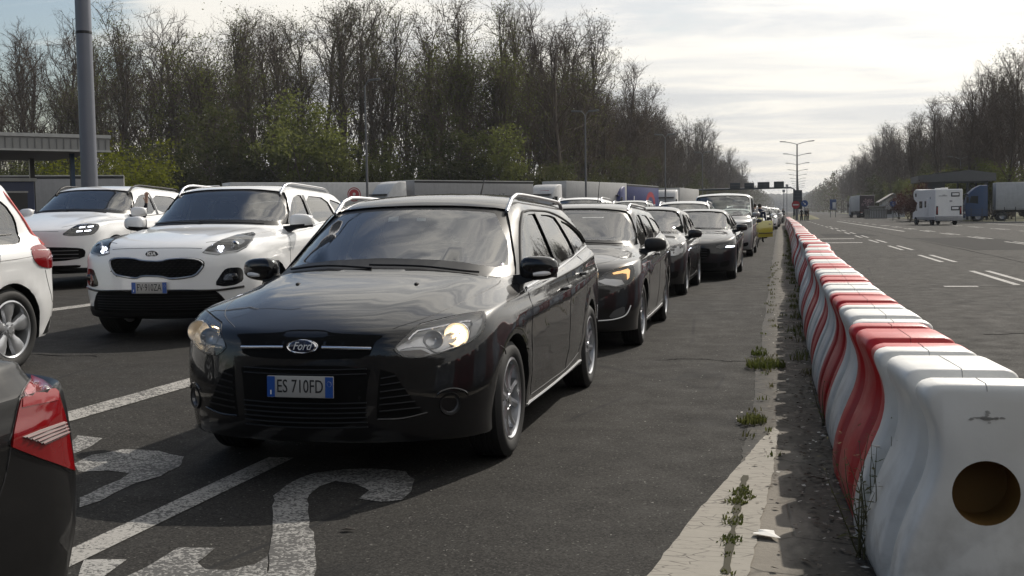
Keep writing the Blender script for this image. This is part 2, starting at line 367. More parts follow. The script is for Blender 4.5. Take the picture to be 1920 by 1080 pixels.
def patch_mesh(pj, poly, off=.002, step=.05, thick=.006, inner=None, back=None):
    """surface patch inside a 2-D polygon, laid on the body; inner: second polygon whose faces get material 1; back: closed solid, depth along the ray"""
    P = [Vector(p[:2]) for p in poly]; n = len(P); Q = list(P)
    dens = []
    for i in range(n):
        a, b = P[i], P[(i+1) % n]; k = max(1, int((b-a).length/step)); dens += [a.lerp(b, j/k) for j in range(k)]
    pts = list(dens); edges = [(i, (i+1) % len(dens)) for i in range(len(dens))]; faces = [list(range(len(dens)))]
    if inner:
        I = []; m = len(inner)
        for i in range(m):
            a, b = Vector(inner[i][:2]), Vector(inner[(i+1) % m][:2]); k = max(1, int((b-a).length/step)); I += [a.lerp(b, j/k) for j in range(k)]
        o = len(pts); pts += I; edges += [(o+i, o+(i+1) % len(I)) for i in range(len(I))]
    def inside(q, poly):
        c = False; j = len(poly)-1
        for i in range(len(poly)):
            a, b = poly[i], poly[j]
            if (a[1] > q[1]) != (b[1] > q[1]) and q[0] < (b[0]-a[0])*(q[1]-a[1])/(b[1]-a[1])+a[0]: c = not c
            j = i
        return c
    xs = [p.x for p in P]; ys = [p.y for p in P]; x = min(xs)+step*.5
    while x < max(xs):
        y = min(ys)+step*.5
        while y < max(ys):
            q = Vector((x, y))
            if inside(q, P) and min((q-e).length for e in pts[:len(dens)]) > step*.45: pts.append(q)
            y += step
        x += step
    r = delaunay_2d_cdt(pts, edges, faces if not inner else [], 1 if not inner else 0, 1e-7)
    V2, F = r[0], r[2]; hits = [pj.hit(v) for v in V2]; F2 = []; mi = []
    for f in F:
        c = sum((Vector(V2[i]) for i in f), Vector((0, 0)))/len(f)
        if inner and not inside(c, P): continue
        f = list(f); A, B, D = (hits[i][0] for i in f[:3]); nn = sum((hits[i][1] for i in f), Vector())
        if (B-A).cross(D-A).dot(nn) < 0: f.reverse()
        F2.append(tuple(f)); mi.append(1 if inner and inside(c, inner) else 0)
    V = [h[0]+h[1]*off for h in hits]; mb = MB(); mb.nofix = not back; mb.v = [tuple(v) for v in V]; mb.f = list(F2); mb.mi = list(mi)
    ed = {}
    for f in F2:
        for i in range(len(f)): ed.setdefault(frozenset((f[i], f[(i+1) % len(f)])), []).append((f[i], f[(i+1) % len(f)]))
    bnd = [e[0] for e in ed.values() if len(e) == 1]; o = len(mb.v)
    if back:
        for h, q in zip(hits, V2):
            d = pj.ray(q)[1]; mb.v.append(tuple(h[0]+(d if back > 0 else -h[1]*-1)*abs(back)))
        for f in F2: mb.f.append(tuple(reversed([i+o for i in f]))); mb.mi.append(0)
        for a, b in bnd: mb.f.append((b, a, o+a, o+b)); mb.mi.append(0)
    elif thick:
        mp = {}
        for a, b in bnd:
            for q in (a, b):
                if q not in mp: mp[q] = len(mb.v); mb.v.append(tuple(Vector(mb.v[q])-hits[q][1]*thick))
        for a, b in bnd: mb.f.append((b, a, mp[a], mp[b])); mb.mi.append(0)
    return mb
def mirrored(mb):
    o = MB(); o.v = [(-x, y, z) for x, y, z in mb.v]; o.f = [tuple(reversed(f)) for f in mb.f]; o.mi = list(mb.mi); o.nofix = getattr(mb, 'nofix', False); return o
def lay(pj, pts, off=.0, n=6, closed=False, step=None):
    """drawing polyline -> points on the body"""
    P = spline([Vector(p[:2]) for p in pts], n, closed) if n else [Vector(p[:2]) for p in pts]
    return [h[0]+h[1]*off for h in (pj.hit(q) for q in P)]
def wheel_mesh_tyre(r, w, rim):
    mb = MB(); h = w/2; s = .012
    prof = [(rim-.004, -h*.80), (rim+.010, -h*.92), ((r+rim)/2, -h*1.0), (r-.028, -h*.95), (r-.008, -h*.80)]
    k = 5
    for i in range(k):
        a = -h*.74+i*(h*1.48/k); b = a+h*1.48/k
        prof += [(r, a), (r, b-.010), (r-.008, b-.008), (r-.008, b-.001)] if i < k-1 else [(r, a), (r, b)]
    prof += [(r-.008, h*.80), (r-.028, h*.95), ((r+rim)/2, h*1.0), (rim+.010, h*.92), (rim-.004, h*.80)]
    return mb.lathe(prof, 56, 'X')
def wheel_mesh_rim(rim, w, style, spokes=5):
    """outer face towards +X"""
    mb = MB(); h = w/2
    mb.lathe([(rim, h*.80), (rim+.004, h*.86), (rim-.010, h*.90), (rim-.020, h*.80), (rim-.026, h*.3), (rim-.034, -h*.8), (rim-.005, -h*.85)], 56, 'X')
    xf = h*.72
    def spoke(a0, prof):
        # prof: list of (radius, half width, x outer)
        rings = []
        for rr, hw, x in prof:
            ring = []
            for u, dx in ((-1, -.030), (-.82, -.004), (-.4, .004), (.4, .004), (.82, -.004), (1, -.030)):
                ring.append(Vector((x+dx, rr*math.cos(a0)-u*hw*math.sin(a0), rr*math.sin(a0)+u*hw*math.cos(a0))))
            rings.append(ring)
        mb.loft(rings, True, True, True)
    for i in range(spokes):
        a = 2*math.pi*i/spokes+.3
        if style == 'twin':
            for d in (-1, 1):
                rings = []
                for t in (0, .33, .66, 1):
                    rr = .055+(rim-.075)*t; hw = .031-.006*t+.004*t*t; off = d*(.020+.050*t**1.3); x = xf-.004-.016*math.sin(t*math.pi)*.6+.008*t
                    ring = []
                    for u, dx in ((-1, -.028), (-.8, -.003), (0, .004), (.8, -.003), (1, -.028)):
                        tt = off+u*hw; ring.append(Vector((x+dx, rr*math.cos(a)-tt*math.sin(a), rr*math.sin(a)+tt*math.cos(a))))
                    rings.append(ring)
                mb.loft(rings, True, True, True)
        elif style == 'petal':
            spoke(a, [(.04, .034, xf-.012), (.09, .042, xf-.008), (rim*.55, .060, xf-.002), (rim-.045, .074, xf+.004), (rim-.018, .070, xf+.004)])
        elif style == 'thin':
            spoke(a, [(.04, .030, xf-.012), (.08, .024, xf-.01), (rim*.6, .018, xf-.006), (rim-.018, .022, xf+.002)])
        else:
            spoke(a, [(.04, .034, xf-.012), (.08, .034, xf-.01), (rim*.6, .028, xf-.004), (rim-.018, .036, xf+.002)])
    mb.lathe([(.0, xf+.006), (.026, xf+.006), (.030, xf), (.062, xf-.006), (.068, xf-.04)], 24, 'X')
    for i in range(5):
        a = 2*math.pi*(i+.5)/5+.3; mb.lathe([(0, xf+.002), (.009, xf+.002), (.010, xf-.02)], 8, 'X', (0, .045*math.cos(a), .045*math.sin(a)))
    return mb
WH = {}
def wheel(parent, x, y, r, w, rimr, style, side, spokes=5, loc_z=None, rimmat=None):
    key = (round(r, 3), w, rimr, style, spokes)
    if key not in WH:
        t = wheel_mesh_tyre(r, w, rimr).build('tyre', M_TYRE); rm = wheel_mesh_rim(rimr, w, style, spokes).build('rim', rimmat or M_RIM)
        d = MB().lathe([(.0, .0), (rimr*.74, .0), (rimr*.74, -.02), (0, -.02)], 36, 'X').build('brake_disc', M_DISC)
        WH[key] = (t.data, rm.data, d.data)
        for o in (t, rm, d): bpy.data.objects.remove(o)
    e = adopt(empty('wheel', (x, y, r if loc_z is None else loc_z), 0 if side > 0 else math.pi), parent)
    for nm, me in zip(('tyre', 'rim', 'brake_disc'), WH[key]):
        o = bpy.data.objects.new(nm, me); COL.objects.link(o); adopt(o, e)
    e.rotation_euler = (R(random.uniform(0, 360)), 0, 0 if side > 0 else math.pi)
    return e
def ellipsoid_mb(c, d, n=14, m=10, p=2.4, shape=None):
    mb = MB(); rings = []
    for i in range(m+1):
        a = -math.pi/2+math.pi*i/m; rings.append([])
        for k in range(n):
            b = 2*math.pi*k/n; q = lambda t: math.copysign(abs(t)**(2/p), t)
            v = Vector((q(math.cos(a))*q(math.cos(b))*d[0], q(math.cos(a))*q(math.sin(b))*d[1], q(math.sin(a))*d[2]))
            if shape: v = shape(v)
            rings[-1].append(Vector(c)+v)
    return mb.loft(rings, True, True, True)
def mirror_thing(parent, x, y, z, side, m_paint, sx=.115, sy=.075, sz=.075, stalk=True, strip=False, two=None):
    x -= .035
    """door mirror: housing, black foot, glass facing back"""
    def shp(v):
        t = (v.x/sx+1)/2
        return Vector((v.x, v.y*(1-.25*t)+.02*t, v.z*(1.05-.22*t)+.006*t))
    mb = ellipsoid_mb((0, 0, 0), (sx, sy, sz), 20, 12, 2.9, shp)
    for i, f in enumerate(mb.f): mb.mi[i] = 1 if (sum(mb.v[k][2] for k in f)/len(f) < -sz*.42 and two) else 0
    mb.v = [(side*(x+vx), y+vy, z+vz) for vx, vy, vz in mb.v]
    o = mb.build('door_mirror', [m_paint, two or M_TRIM], parent, 60)
    f = MB(); f.loft([[Vector((side*px, y+py+oy*k, z+pz+oz*k)) for oy, oz in ((-.07, -.035), (.07, -.035), (.075, .035), (-.05, .035))] for px, py, pz, k in ((x-sx*1.75, .02, -sz*1.0, 1.1), (x-sx*1.0, .01, -sz*.85, .9), (x-sx*.3, 0, -sz*.62, .7))], True, True, True)
    f.build('mirror_foot', M_TRIM, o)
    g = MB().box((side*(x+.0), y+sy*.98, z), (sx*1.7, .006, sz*1.5)); g.build('mirror_glass', M_CHROME, o, 0)
    if strip:
        s = MB(); s.tube([(side*(x-.02+.1*t), y-sy*.93+.055*t*t, z-sz*.42+.008*t) for t in (0, .3, .6, .9, 1.1)], [.010, .014, .015, .014, .008], 8); s.build('indicator_strip', M_WHITEPL, o)
    return o
def plate(parent, loc, txt, wid=.36, hei=.11, rz=0, tilt=0.):
    e = MB().rbox((0, 0, 0), (wid, .012, hei), .004, 2).build('license_plate', M_PLATE, parent)
    e.location = loc; e.rotation_euler = (tilt, 0, rz)
    for s_ in (-1, 1): MB().box((s_*(wid/2-.022), -.0066, 0), (.042, .0022, hei-.006)).build('plate_band', M_BLUE, e, 0)
    if txt: add_text('plate_number', txt, .095, Matrix.Translation((0, -.0072, 0)) @ Matrix.Rotation(R(90), 4, 'X'), M_INK, e, .0006, fit=wid*.69)
    q = MB(); q.box((-wid/2+.022, -.0085, -hei*.26), (.007, .001, .022)); q.lathe([(.013, 0), (.0135, .001), (.0105, .001), (.0105, 0)], 20, 'Y', (wid/2-.022, -.0086, hei*.15))
    q.build('plate_mark', M_WHITEPL, e, 0)
    return e
def seats(parent, yF, z0, W2, zs=.62, full=True, rear=1.0):
    def seat(x, y, w, name):
        o = MB(); o.rbox((x, y-.02, z0+.11), (w, .50, .16), .05, 3); o.v = list(o.v)
        b = MB(); b.rbox((0, 0, .31), (w*.95, .14, .62), .05, 3); Mx = Matrix.Translation((x, y+.24, z0+.12)) @ Matrix.Rotation(R(-16), 4, 'X')
        b.v = [tuple(Mx @ Vector(v)) for v in b.v]; o.add(b.v, b.f)
        h = MB(); h.rbox((0, 0, .74), (.27, .10, .19), .045, 3); h.tube([(-.07, 0, .6), (-.07, 0, .7)], .008); h.tube([(.07, 0, .6), (.07, 0, .7)], .008)
        h.v = [tuple(Mx @ Vector(v)) for v in h.v]; o.add(h.v, h.f)
        o.build(name, M_SEAT, parent)
    for s in (-1, 1): seat(s*W2*.47, yF, .50, 'front_seat')
    if full:
        o = MB(); o.rbox((0, yF+rear-.1, z0+.12), (W2*1.55, .48, .16), .05, 3); b = MB(); b.rbox((0, 0, .30), (W2*1.55, .14, .58), .05, 3)
        Mx = Matrix.Translation((0, yF+rear+.18, z0+.14)) @ Matrix.Rotation(R(-20), 4, 'X')
        for x in (-W2*.5, W2*.5, 0): b.rbox((x, 0, .66), (.25, .09, .15), .04, 3)
        b.v = [tuple(Mx @ Vector(v)) for v in b.v]; o.add(b.v, b.f); o.build('rear_seat', M_SEAT, parent)
def steering(parent, x, y, z):
    mb = MB(); pts = [(x+.185*math.cos(a), y+.07*math.sin(a), z+.17*math.sin(a)) for a in [2*math.pi*i/28 for i in range(29)]]
    mb.tube(pts, .016, 8, cap=False)
    for a in (.1, math.pi-.1, -math.pi/2): mb.tube([(x, y+.02, z), (x+.18*math.cos(a), y+.07*math.sin(a), z+.165*math.sin(a))], .018, 6)
    mb.build('steering_wheel', M_INT, parent)

def auto_levels(k):
    """18 plan levels from a dozen measures of one car"""
    w, L, zl, yc, zc, bA, bB = k['w'], k['L'], k['lead'], k['yc'], k['zc'], k['bA'], k['bB']
    yh, zh, wr, zr, yrf = k['yh'], k['zh'], k['wr'], k['zr'], k['yrf']; gc = k.get('gc', .20); rg, rgz = k['rg']; df = k.get('df', .55); tail = k.get('tail', 0.)
    fl = k.get('flare', 0.); ba = k.get('ba', w-.085); nf = k.get('nf', 2.15); sh = k.get('sh', (bA+zl)/2-.02)
    lv = []
    def a(w, yf, df, yr, dr, z, **q): lv.append(dict(w=w, yf=yf, df=df, yr=yr, dr=dr, z=z, nf=q.pop('nf', nf), nr=q.pop('nr', 2.8), **q))
    a(0, .30, df, L-.25, .3, (gc, gc, gc+.03, gc+.08))
    a(w-.10, .22, df*.85, L-.18, .3, (gc-.01, gc, gc+.03, gc+.07))
    a(w-.042, .055, df*.9, L-.09, .35, (gc+.02, gc+.01, gc+.04, gc+.10))
    a(w-.035, .008, df*.93, L-.03, .36, (gc+.13, gc+.11, gc+.13, gc+.18))
    a(w-.014, .0, df*.95, L, .38, (gc+.26, gc+.25, gc+.27, gc+.30))
    a(w-.003, .010, df*.96, L-.005, .38, (gc+.38, gc+.38, gc+.40, gc+.43))
    a(w, .03, df, L-.02-tail*.15, .38, ((zl+gc+.38)/2+.03, sh-.08, sh+.0, sh+.02))
    a(w-.008, k.get('yl', .065), df*1.02, L-.03-tail*.3, .38, (zl, sh+.0, sh+.09, sh+.10))
    a(w-.022, k.get('yl', .065)+.11, df*1.05, L-.05-tail*.5, .38, (zl+.062, bA-.045, bB-.10, bB-.08), pz=3.)
    ym = k.get('ym', .5); 
    a(ba+.025, .17+(yc-.17)*ym*.92, df*1.02, L-.07-tail*.8, .38, (zl+.06+(zc-zl-.06)*(ym+.10), bA-.012, bB-.035, bB-.03), pz=4.)
    a(ba, yc, df*.62, rg+.06, .32, (zc, bA, bB, rgz), nf=2.7, pz=5.)
    g = lambda t: (yc+.17+(yh-yc-.17)*t, zc+.055+(zh-zc-.055)*t)
    ty = k.get('ry', [0, .12, .40, .72])            # rear-glass slope: fraction of run-in by level
    y0, z0 = g(.0); y1, z1 = g(.42); y2, z2 = g(.78); rt = lambda t: rg+(k['rt']-rg)*t; rz = lambda t: rgz+.02+(zh-.03-rgz)*t
    wl = lambda t: ba-.02+(wr-ba+.02)*t; sA = lambda t: bA+.015+(k['cA']-bA-.015)*t; sB = lambda t: bB+.015+(k['cB']-bB-.015)*t
    a(wl(.06), y0, k.get('wdf', .36), rt(.03), .30, (z0, sA(.03), sB(.03), rz(.02)), nf=2.8, pz=5.)
    a(wl(.33), y1, k.get('wdf', .36)-.01, rt(.36), .30, (z1, sA(.36), sB(.40), rz(.38)), nf=2.8, pz=4.)
    a(wl(.72), y2, k.get('wdf', .36)-.03, rt(.74), .30, (z2, sA(.76), sB(.76), rz(.78)), nf=2.8, pz=3.)
    a(wr, yh, k.get('wdf', .36)-.05, k['rt'], .30, (zh, k['cA'], k['cB'], zh-.03-k.get('drop', 0)), nf=2.8)
    cr = zr-max(k['cA'], k['cB'])
    a(wr-.085, yh+.11, .36, k['rt']-.08, .30, (zh+(zr-zh)*.42, k['cA']+cr*.55, k['cB']+(zr-.03-k['cB'])*.5, zh-k.get('drop', 0)))
    a(wr*.55, yh+.42, .42, k['rt']-.35, .30, (zh+(zr-zh)*.85, k['cA']+cr*.88, k['cB']+(zr-.02-k['cB'])*.8, zh+.015-k.get('drop', 0)*.7))
    a(0, yh+.85, .3, yrf, .2, (zr, zr, zr-.02, zr-.03))
    return lv
def cabin_levels(lv, k):
    t = .045; out = []
    def inset(l, dz=0., **q):
        d = dict(l); d['w'] = max(0, l['w']-t); d['yf'] = l['yf']+.05; d['yr'] = l['yr']-.05; z = l['z']; d['z'] = tuple(v+dz for v in z); d.update(q); return d
    f = k.get('floor', .34); b = lv[10]; y0 = k['yc']-.02
    base = dict(b); base.update(w=0, yf=y0+.05, yr=b['yr']-.35, z=(f,)*4); out.append(base)
    base = dict(b); base.update(w=k['w']-.14, yf=y0+.05, yr=b['yr']-.30, z=(f,)*4); out.append(base)
    bb = dict(b); bb.update(w=k['w']-.13, yf=y0+.06, yr=b['yr']-.12, z=tuple(v-.25 for v in (k['bA'],)*4)); out.append(bb)
    out.append(inset(lv[10], -.03, yf=k['yc']+.15)); 
    for l in lv[11:14]: out.append(inset(l, 0, yf=l['yf']+.03))
    out.append(inset(lv[14], -.02)); out.append(inset(lv[15], -.035)); out.append(inset(lv[16], -.04))
    e = dict(lv[17]); e['z'] = tuple(v-.045 for v in e['z']); out.append(e); return out
class Car: pass
def car_base(k, m_paint, label, loc, rz, lod=2, group=None, name=None):
    c = Car(); c.k = k; c.paint = m_paint; c.cat = k.get('cat', 'car')
    c.root = thing(name or k['name'], label, c.cat, loc, rz, group)
    bpy.context.view_layer.update(); c.inv = (Matrix.Translation(loc) @ Matrix.Rotation(rz, 4, 'Z')).inverted()
    lv = k['lv'](k) if 'lv' in k else auto_levels(k); c.lv = lv
    r, wb, yA = k['r'], k['wb'], k['yA']; ar = r+k.get('gap', .045)
    def post(P):
        y, z = P[:, :, 1], P[:, :, 2]; x = P[:, :, 0]; bx = np.zeros_like(x)
        for ya in (yA, yA+wb):
            d = np.hypot(y-ya, z-r); bx += np.where(z < k['bA']-.04, k.get('lip', .010)*np.exp(-((d-ar-.035)/.045)**2), 0)
        if 'crease' in k:
            for (ya, za, yb, zb, amp, sg) in k['crease']:
                t = np.clip((y-ya)/(yb-ya), 0, 1); zl = za+(zb-za)*t; fade = np.clip((y-ya)/.2+.5, 0, 1)*np.clip((yb-y)/.2+.5, 0, 1)
                u = (z-zl)/sg; bx += fade*amp*np.where(u > 0, np.exp(-(u/.55)**2), np.exp(-(u/1.6)**2))
        P[:, :, 0] = np.where(x > .55, x+bx, x)
        if 'hoodline' in k:
            for (xa, ya, xb, yb, amp, sg) in k['hoodline']:
                t = np.clip((y-ya)/(yb-ya), 0, 1); xl = xa+(xb-xa)*t; fade = np.clip((y-ya)/.15, 0, 1)*np.clip((yb-y)/.15+1, 0, 1)*(y < yb)
                u = (x-xl)/sg; P[:, :, 2] += np.where((z > k['lead']+.02) & (y < k['yc']+.02), fade*amp*np.where(u > 0, np.exp(-(u/1.4)**2), np.exp(-(u/.5)**2)), 0)
        return P
    c.solid = shell(lv, k.get('taper', (.03, .05)), post=post, L=k['L'], m=4 if lod > 1 else 3)
    c.bvh = bvh_of(c.solid); c.front = Proj(c.bvh, 'front'); c.rear = Proj(c.bvh, 'rear'); c.side = Proj(c.bvh, 'side'); c.top = Proj(c.bvh, 'top'); c.pix = Proj(c.bvh, 'pix', c.inv)
    body = c.solid.copy(); body.materials.clear(); body.materials.append(m_paint)
    # wheel wells
    for ya in (yA, yA+wb):
        for s in (-1, 1):
            w = MB(); w.lathe([(0, k['w']-.34), (ar, k['w']-.34), (ar, k['w']+.15), (0, k['w']+.15)], 40, 'X', (0, ya, r))
            if s < 0: w = mirrored(w)
            me = w.mesh('c'); me.materials.append(M_TRIM); body = boolean(body, me)
    # hollow cabin and window openings
    cab = shell(cabin_levels(lv, k), k.get('taper', (.03, .05)), m=3, NF=10, NS=24, NR=8, L=k['L']); cab.materials.append(k.get('lining', M_BEIGE)); body = boolean(body, cab)
    glassmat = k.get('glass', M_GLASS)
    for nm, kind, poly, it in k['win']:
        P = smooth_poly(poly, it) if it else [Vector(p) for p in poly]; w = MB()
        if kind == 'side': w.prism([(p[0], p[1]) for p in P], -1.3, 1.3, Matrix(((0, 0, 1, 0), (1, 0, 0, 0), (0, 1, 0, 0), (0, 0, 0, 1))))
        else:
            Q = [(p[0], p[1]) for p in P]
            y0, y1 = (k['yc']-.06, k['yh']+.5) if kind == 'front' else (k['rt']-.35, k['L']+.3)
            w.prism(Q, y0, y1, Matrix(((1, 0, 0, 0), (0, 0, 1, 0), (0, 1, 0, 0), (0, 0, 0, 1))))
        bm = bmesh.new(); me = w.mesh('c'); bm.from_mesh(me); bmesh.ops.recalc_face_normals(bm, faces=bm.faces); bm.to_mesh(me); bm.free()
        me.materials.append(M_TRIM); body = boolean(body, me)
        if nm in k.get('open', ()): sides = (-1,)
        else: sides = (1, -1)
        cx = sum((p[0] for p in P))/len(P); cz = sum(p[1] for p in P)/len(P)
        gm = M_PRIV if nm in k.get('privacy', ()) else glassmat
        big = [Vector((cx+(p[0]-cx)*1.02, cz+(p[1]-cz)*1.03)) for p in P]
        pj = {'side': c.side, 'front': c.front, 'rear': c.rear}[kind]
        mb = patch_mesh(pj, big, -.010, .10 if lod > 1 else .2, 0)
        if kind == 'side':
            for s in sides: (mb if s > 0 else mirrored(mb)).build(nm, gm, c.root, 40)
        else:
            if nm == 'windscreen' and lod > 1:
                fi = k.get('frit', .045); inn = [Vector((p[0]-math.copysign(min(abs(p[0]), fi), p[0]), p[1]+(fi*1.3 if p[1] < cz-.05 else (-fi*.4 if p[1] > cz+.1 else 0)))) for p in P]
                mb = patch_mesh(pj, big, -.010, .08, 0, inner=inn); mb.build(nm, [M_FRIT, gm], c.root, 40)
            else: mb.build(nm, gm, c.root, 40)
    c.body_mesh = body
    return c
def car_finish(c, rim='twin', spokes=5, rimr=None, tw=.215, interior=True, rimmat=None):
    k = c.k; body = c.body_mesh; r = k['r']
    c.body = finish(body, 'body', [], c.root, 28, False)
    if 'skirt' in k:
        if M_TRIM.name not in [m.name for m in body.materials]: body.materials.append(M_TRIM)
        ti = [m.name for m in body.materials].index(M_TRIM.name)
        for p in body.polygons:
            if p.center.z < k['skirt']: p.material_index = ti
    for ya in (k['yA'], k['yA']+k['wb']):
        for s in (-1, 1): wheel(c.root, s*(k['w']-k.get('win_off', .024)-tw/2), ya, r, tw, rimr or r*.70, rim, s, spokes, rimmat=rimmat)
    if interior:
        seats(c.root, k['yh']+.35, k.get('floor', .34)+.12, k['w']-.12)
        d = MB(); y0 = k['yc']+.18; z = k['bA']-.05; hw = k['w']-.135
        d.loft([[Vector((x*hw, y0+q+.10*x*x, z+dz)) for q, dz in ((0, -.25), (.02, -.01+.05*(1-x*x)), (.28, .02+.03*(1-x*x)), (.42, .0), (.46, -.08), (.40, -.30))] for x in np.linspace(-1, 1, 9)], True, True, True)
        d.build('dashboard', M_INT, c.root, 50)
        steering(c.root, .37, k['yc']+.72, k['bA']+.0)
        e = MB(); e.rbox((0, k['yh']-.02, k['zh']-.10), (.22, .05, .07), .02, 3); e.build('rear_view_mirror', M_INT, c.root)
    return c
def cut(c, mb, m=None):
    me = mb.mesh('c'); bm = bmesh.new(); bm.from_mesh(me); bmesh.ops.recalc_face_normals(bm, faces=bm.faces); bm.to_mesh(me); bm.free()
    me.materials.append(m or M_LAMPBLK); c.body_mesh = boolean(c.body_mesh, me)
def both(mb, name, m, parent, smooth=40):
    a = mb.build(name, m, parent, smooth); b = mirrored(mb).build(name, m, parent, smooth); return a, b
def seam(c, pj, pts, name='panel_gap', r=.0035, m=None, sides=(1, -1), n=6, closed=False, off=-.001):
    mb = MB(); mb.tube(lay(pj, pts, off, n, closed), r, 5)
    for s in sides: (mb if s > 0 else mirrored(mb)).build(name, m or M_INK, c.root, 60)
def seams(c, lines, name='panel_gap', r=.0035, m=None, mirror=True, off=-.001):
    mb = MB()
    for pj, pts in lines: mb.tube(lay(pj, pts, off), r, 5)
    if mirror: q = mirrored(mb); mb.add(q.v, q.f)
    return mb.build(name, m or M_INK, c.root, 60)
def handles(c, spots, m=None):
    for y, z in spots:
        h = c.side.hit((y, z)); mb = MB()
        mb.tube([h[0]+Vector((.004, -.085, 0)), h[0]+Vector((.034, -.065, .004)), h[0]+Vector((.040, 0, .008)), h[0]+Vector((.034, .065, .006)), h[0]+Vector((.004, .085, .002))], [.010, .013, .014, .013, .010], 8)
        both(mb, 'door_handle', m or c.paint, c.root)
def roof_rails(c, y0, y1, x0, x1, m=None, h=.045, r=.014):
    P = []
    for t in np.linspace(0, 1, 15):
        y = y0+(y1-y0)*t; x = x0+(x1-x0)*t; p = c.top.hit((x, y))[0]; e = min(1, 4.5*math.sin(math.pi*t)) if t in (0, 1) else min(1, 3.2*min(t, 1-t)/.32)
        P.append(p+Vector((0, 0, h*min(1, max(0, e))**.6)))
    mb = MB(); mb.tube(P, r, 8)
    for p, q in ((P[1], P[0]), (P[-2], P[-1])): mb.tube([p, q+Vector((0, 0, -.015))], r*1.1, 8)
    both(mb, 'roof_rail', m or M_SATIN, c.root, 50)
# ------------------------------------------------------------------ the cars
def sidewin(front, rear, quarter=None): return [('door_window', 'side', front, 1), ('door_window', 'side', rear, 1)]+([('quarter_window', 'side', quarter, 1)] if quarter else [])
FOCUS = dict(name='estate_car', L=4.556, w=.911, lead=.765, yc=1.0, zc=1.025, bA=.905, bB=1.055, yh=1.88, zh=1.425, wr=.672, zr=1.527, yrf=3.7, rg=(4.40, 1.10), rt=4.12, cA=1.385, cB=1.36,
    taper=(.065, .105), r=.325, wb=2.648, yA=.92, gc=.20, df=.56, ym=.5, sh=.80, ba=.855, floor=.32, frit=.05, wdf=.37,
    crease=[(.75, .80, 4.2, .90, .010, .05), (1.3, .42, 3.2, .46, .007, .06)], hoodline=[(.34, .25, .62, 1.1, .012, .05)],
    win=[('windscreen', 'front', [(-.785, .98), (-.5, 1.04), (0, 1.06), (.5, 1.04), (.785, .98), (.75, 1.08), (.615, 1.375), (.58, 1.41), (.3, 1.432), (0, 1.437), (-.3, 1.432), (-.58, 1.41), (-.615, 1.375), (-.75, 1.08)], 1)]
        + sidewin([(1.52, .945), (1.60, 1.03), (2.04, 1.325), (2.22, 1.365), (2.48, 1.372), (2.52, 1.36), (2.54, 1.00), (2.50, .985)], [(2.61, 1.01), (2.59, 1.365), (3.0, 1.36), (3.22, 1.335), (3.36, 1.07), (3.33, 1.05)], [(3.42, 1.08), (3.29, 1.325), (3.65, 1.285), (3.92, 1.21), (4.02, 1.14), (3.98, 1.115)])
        + [('rear_window', 'rear', [(-.62, 1.13), (.62, 1.13), (.55, 1.34), (-.55, 1.34)], 1)], privacy=())
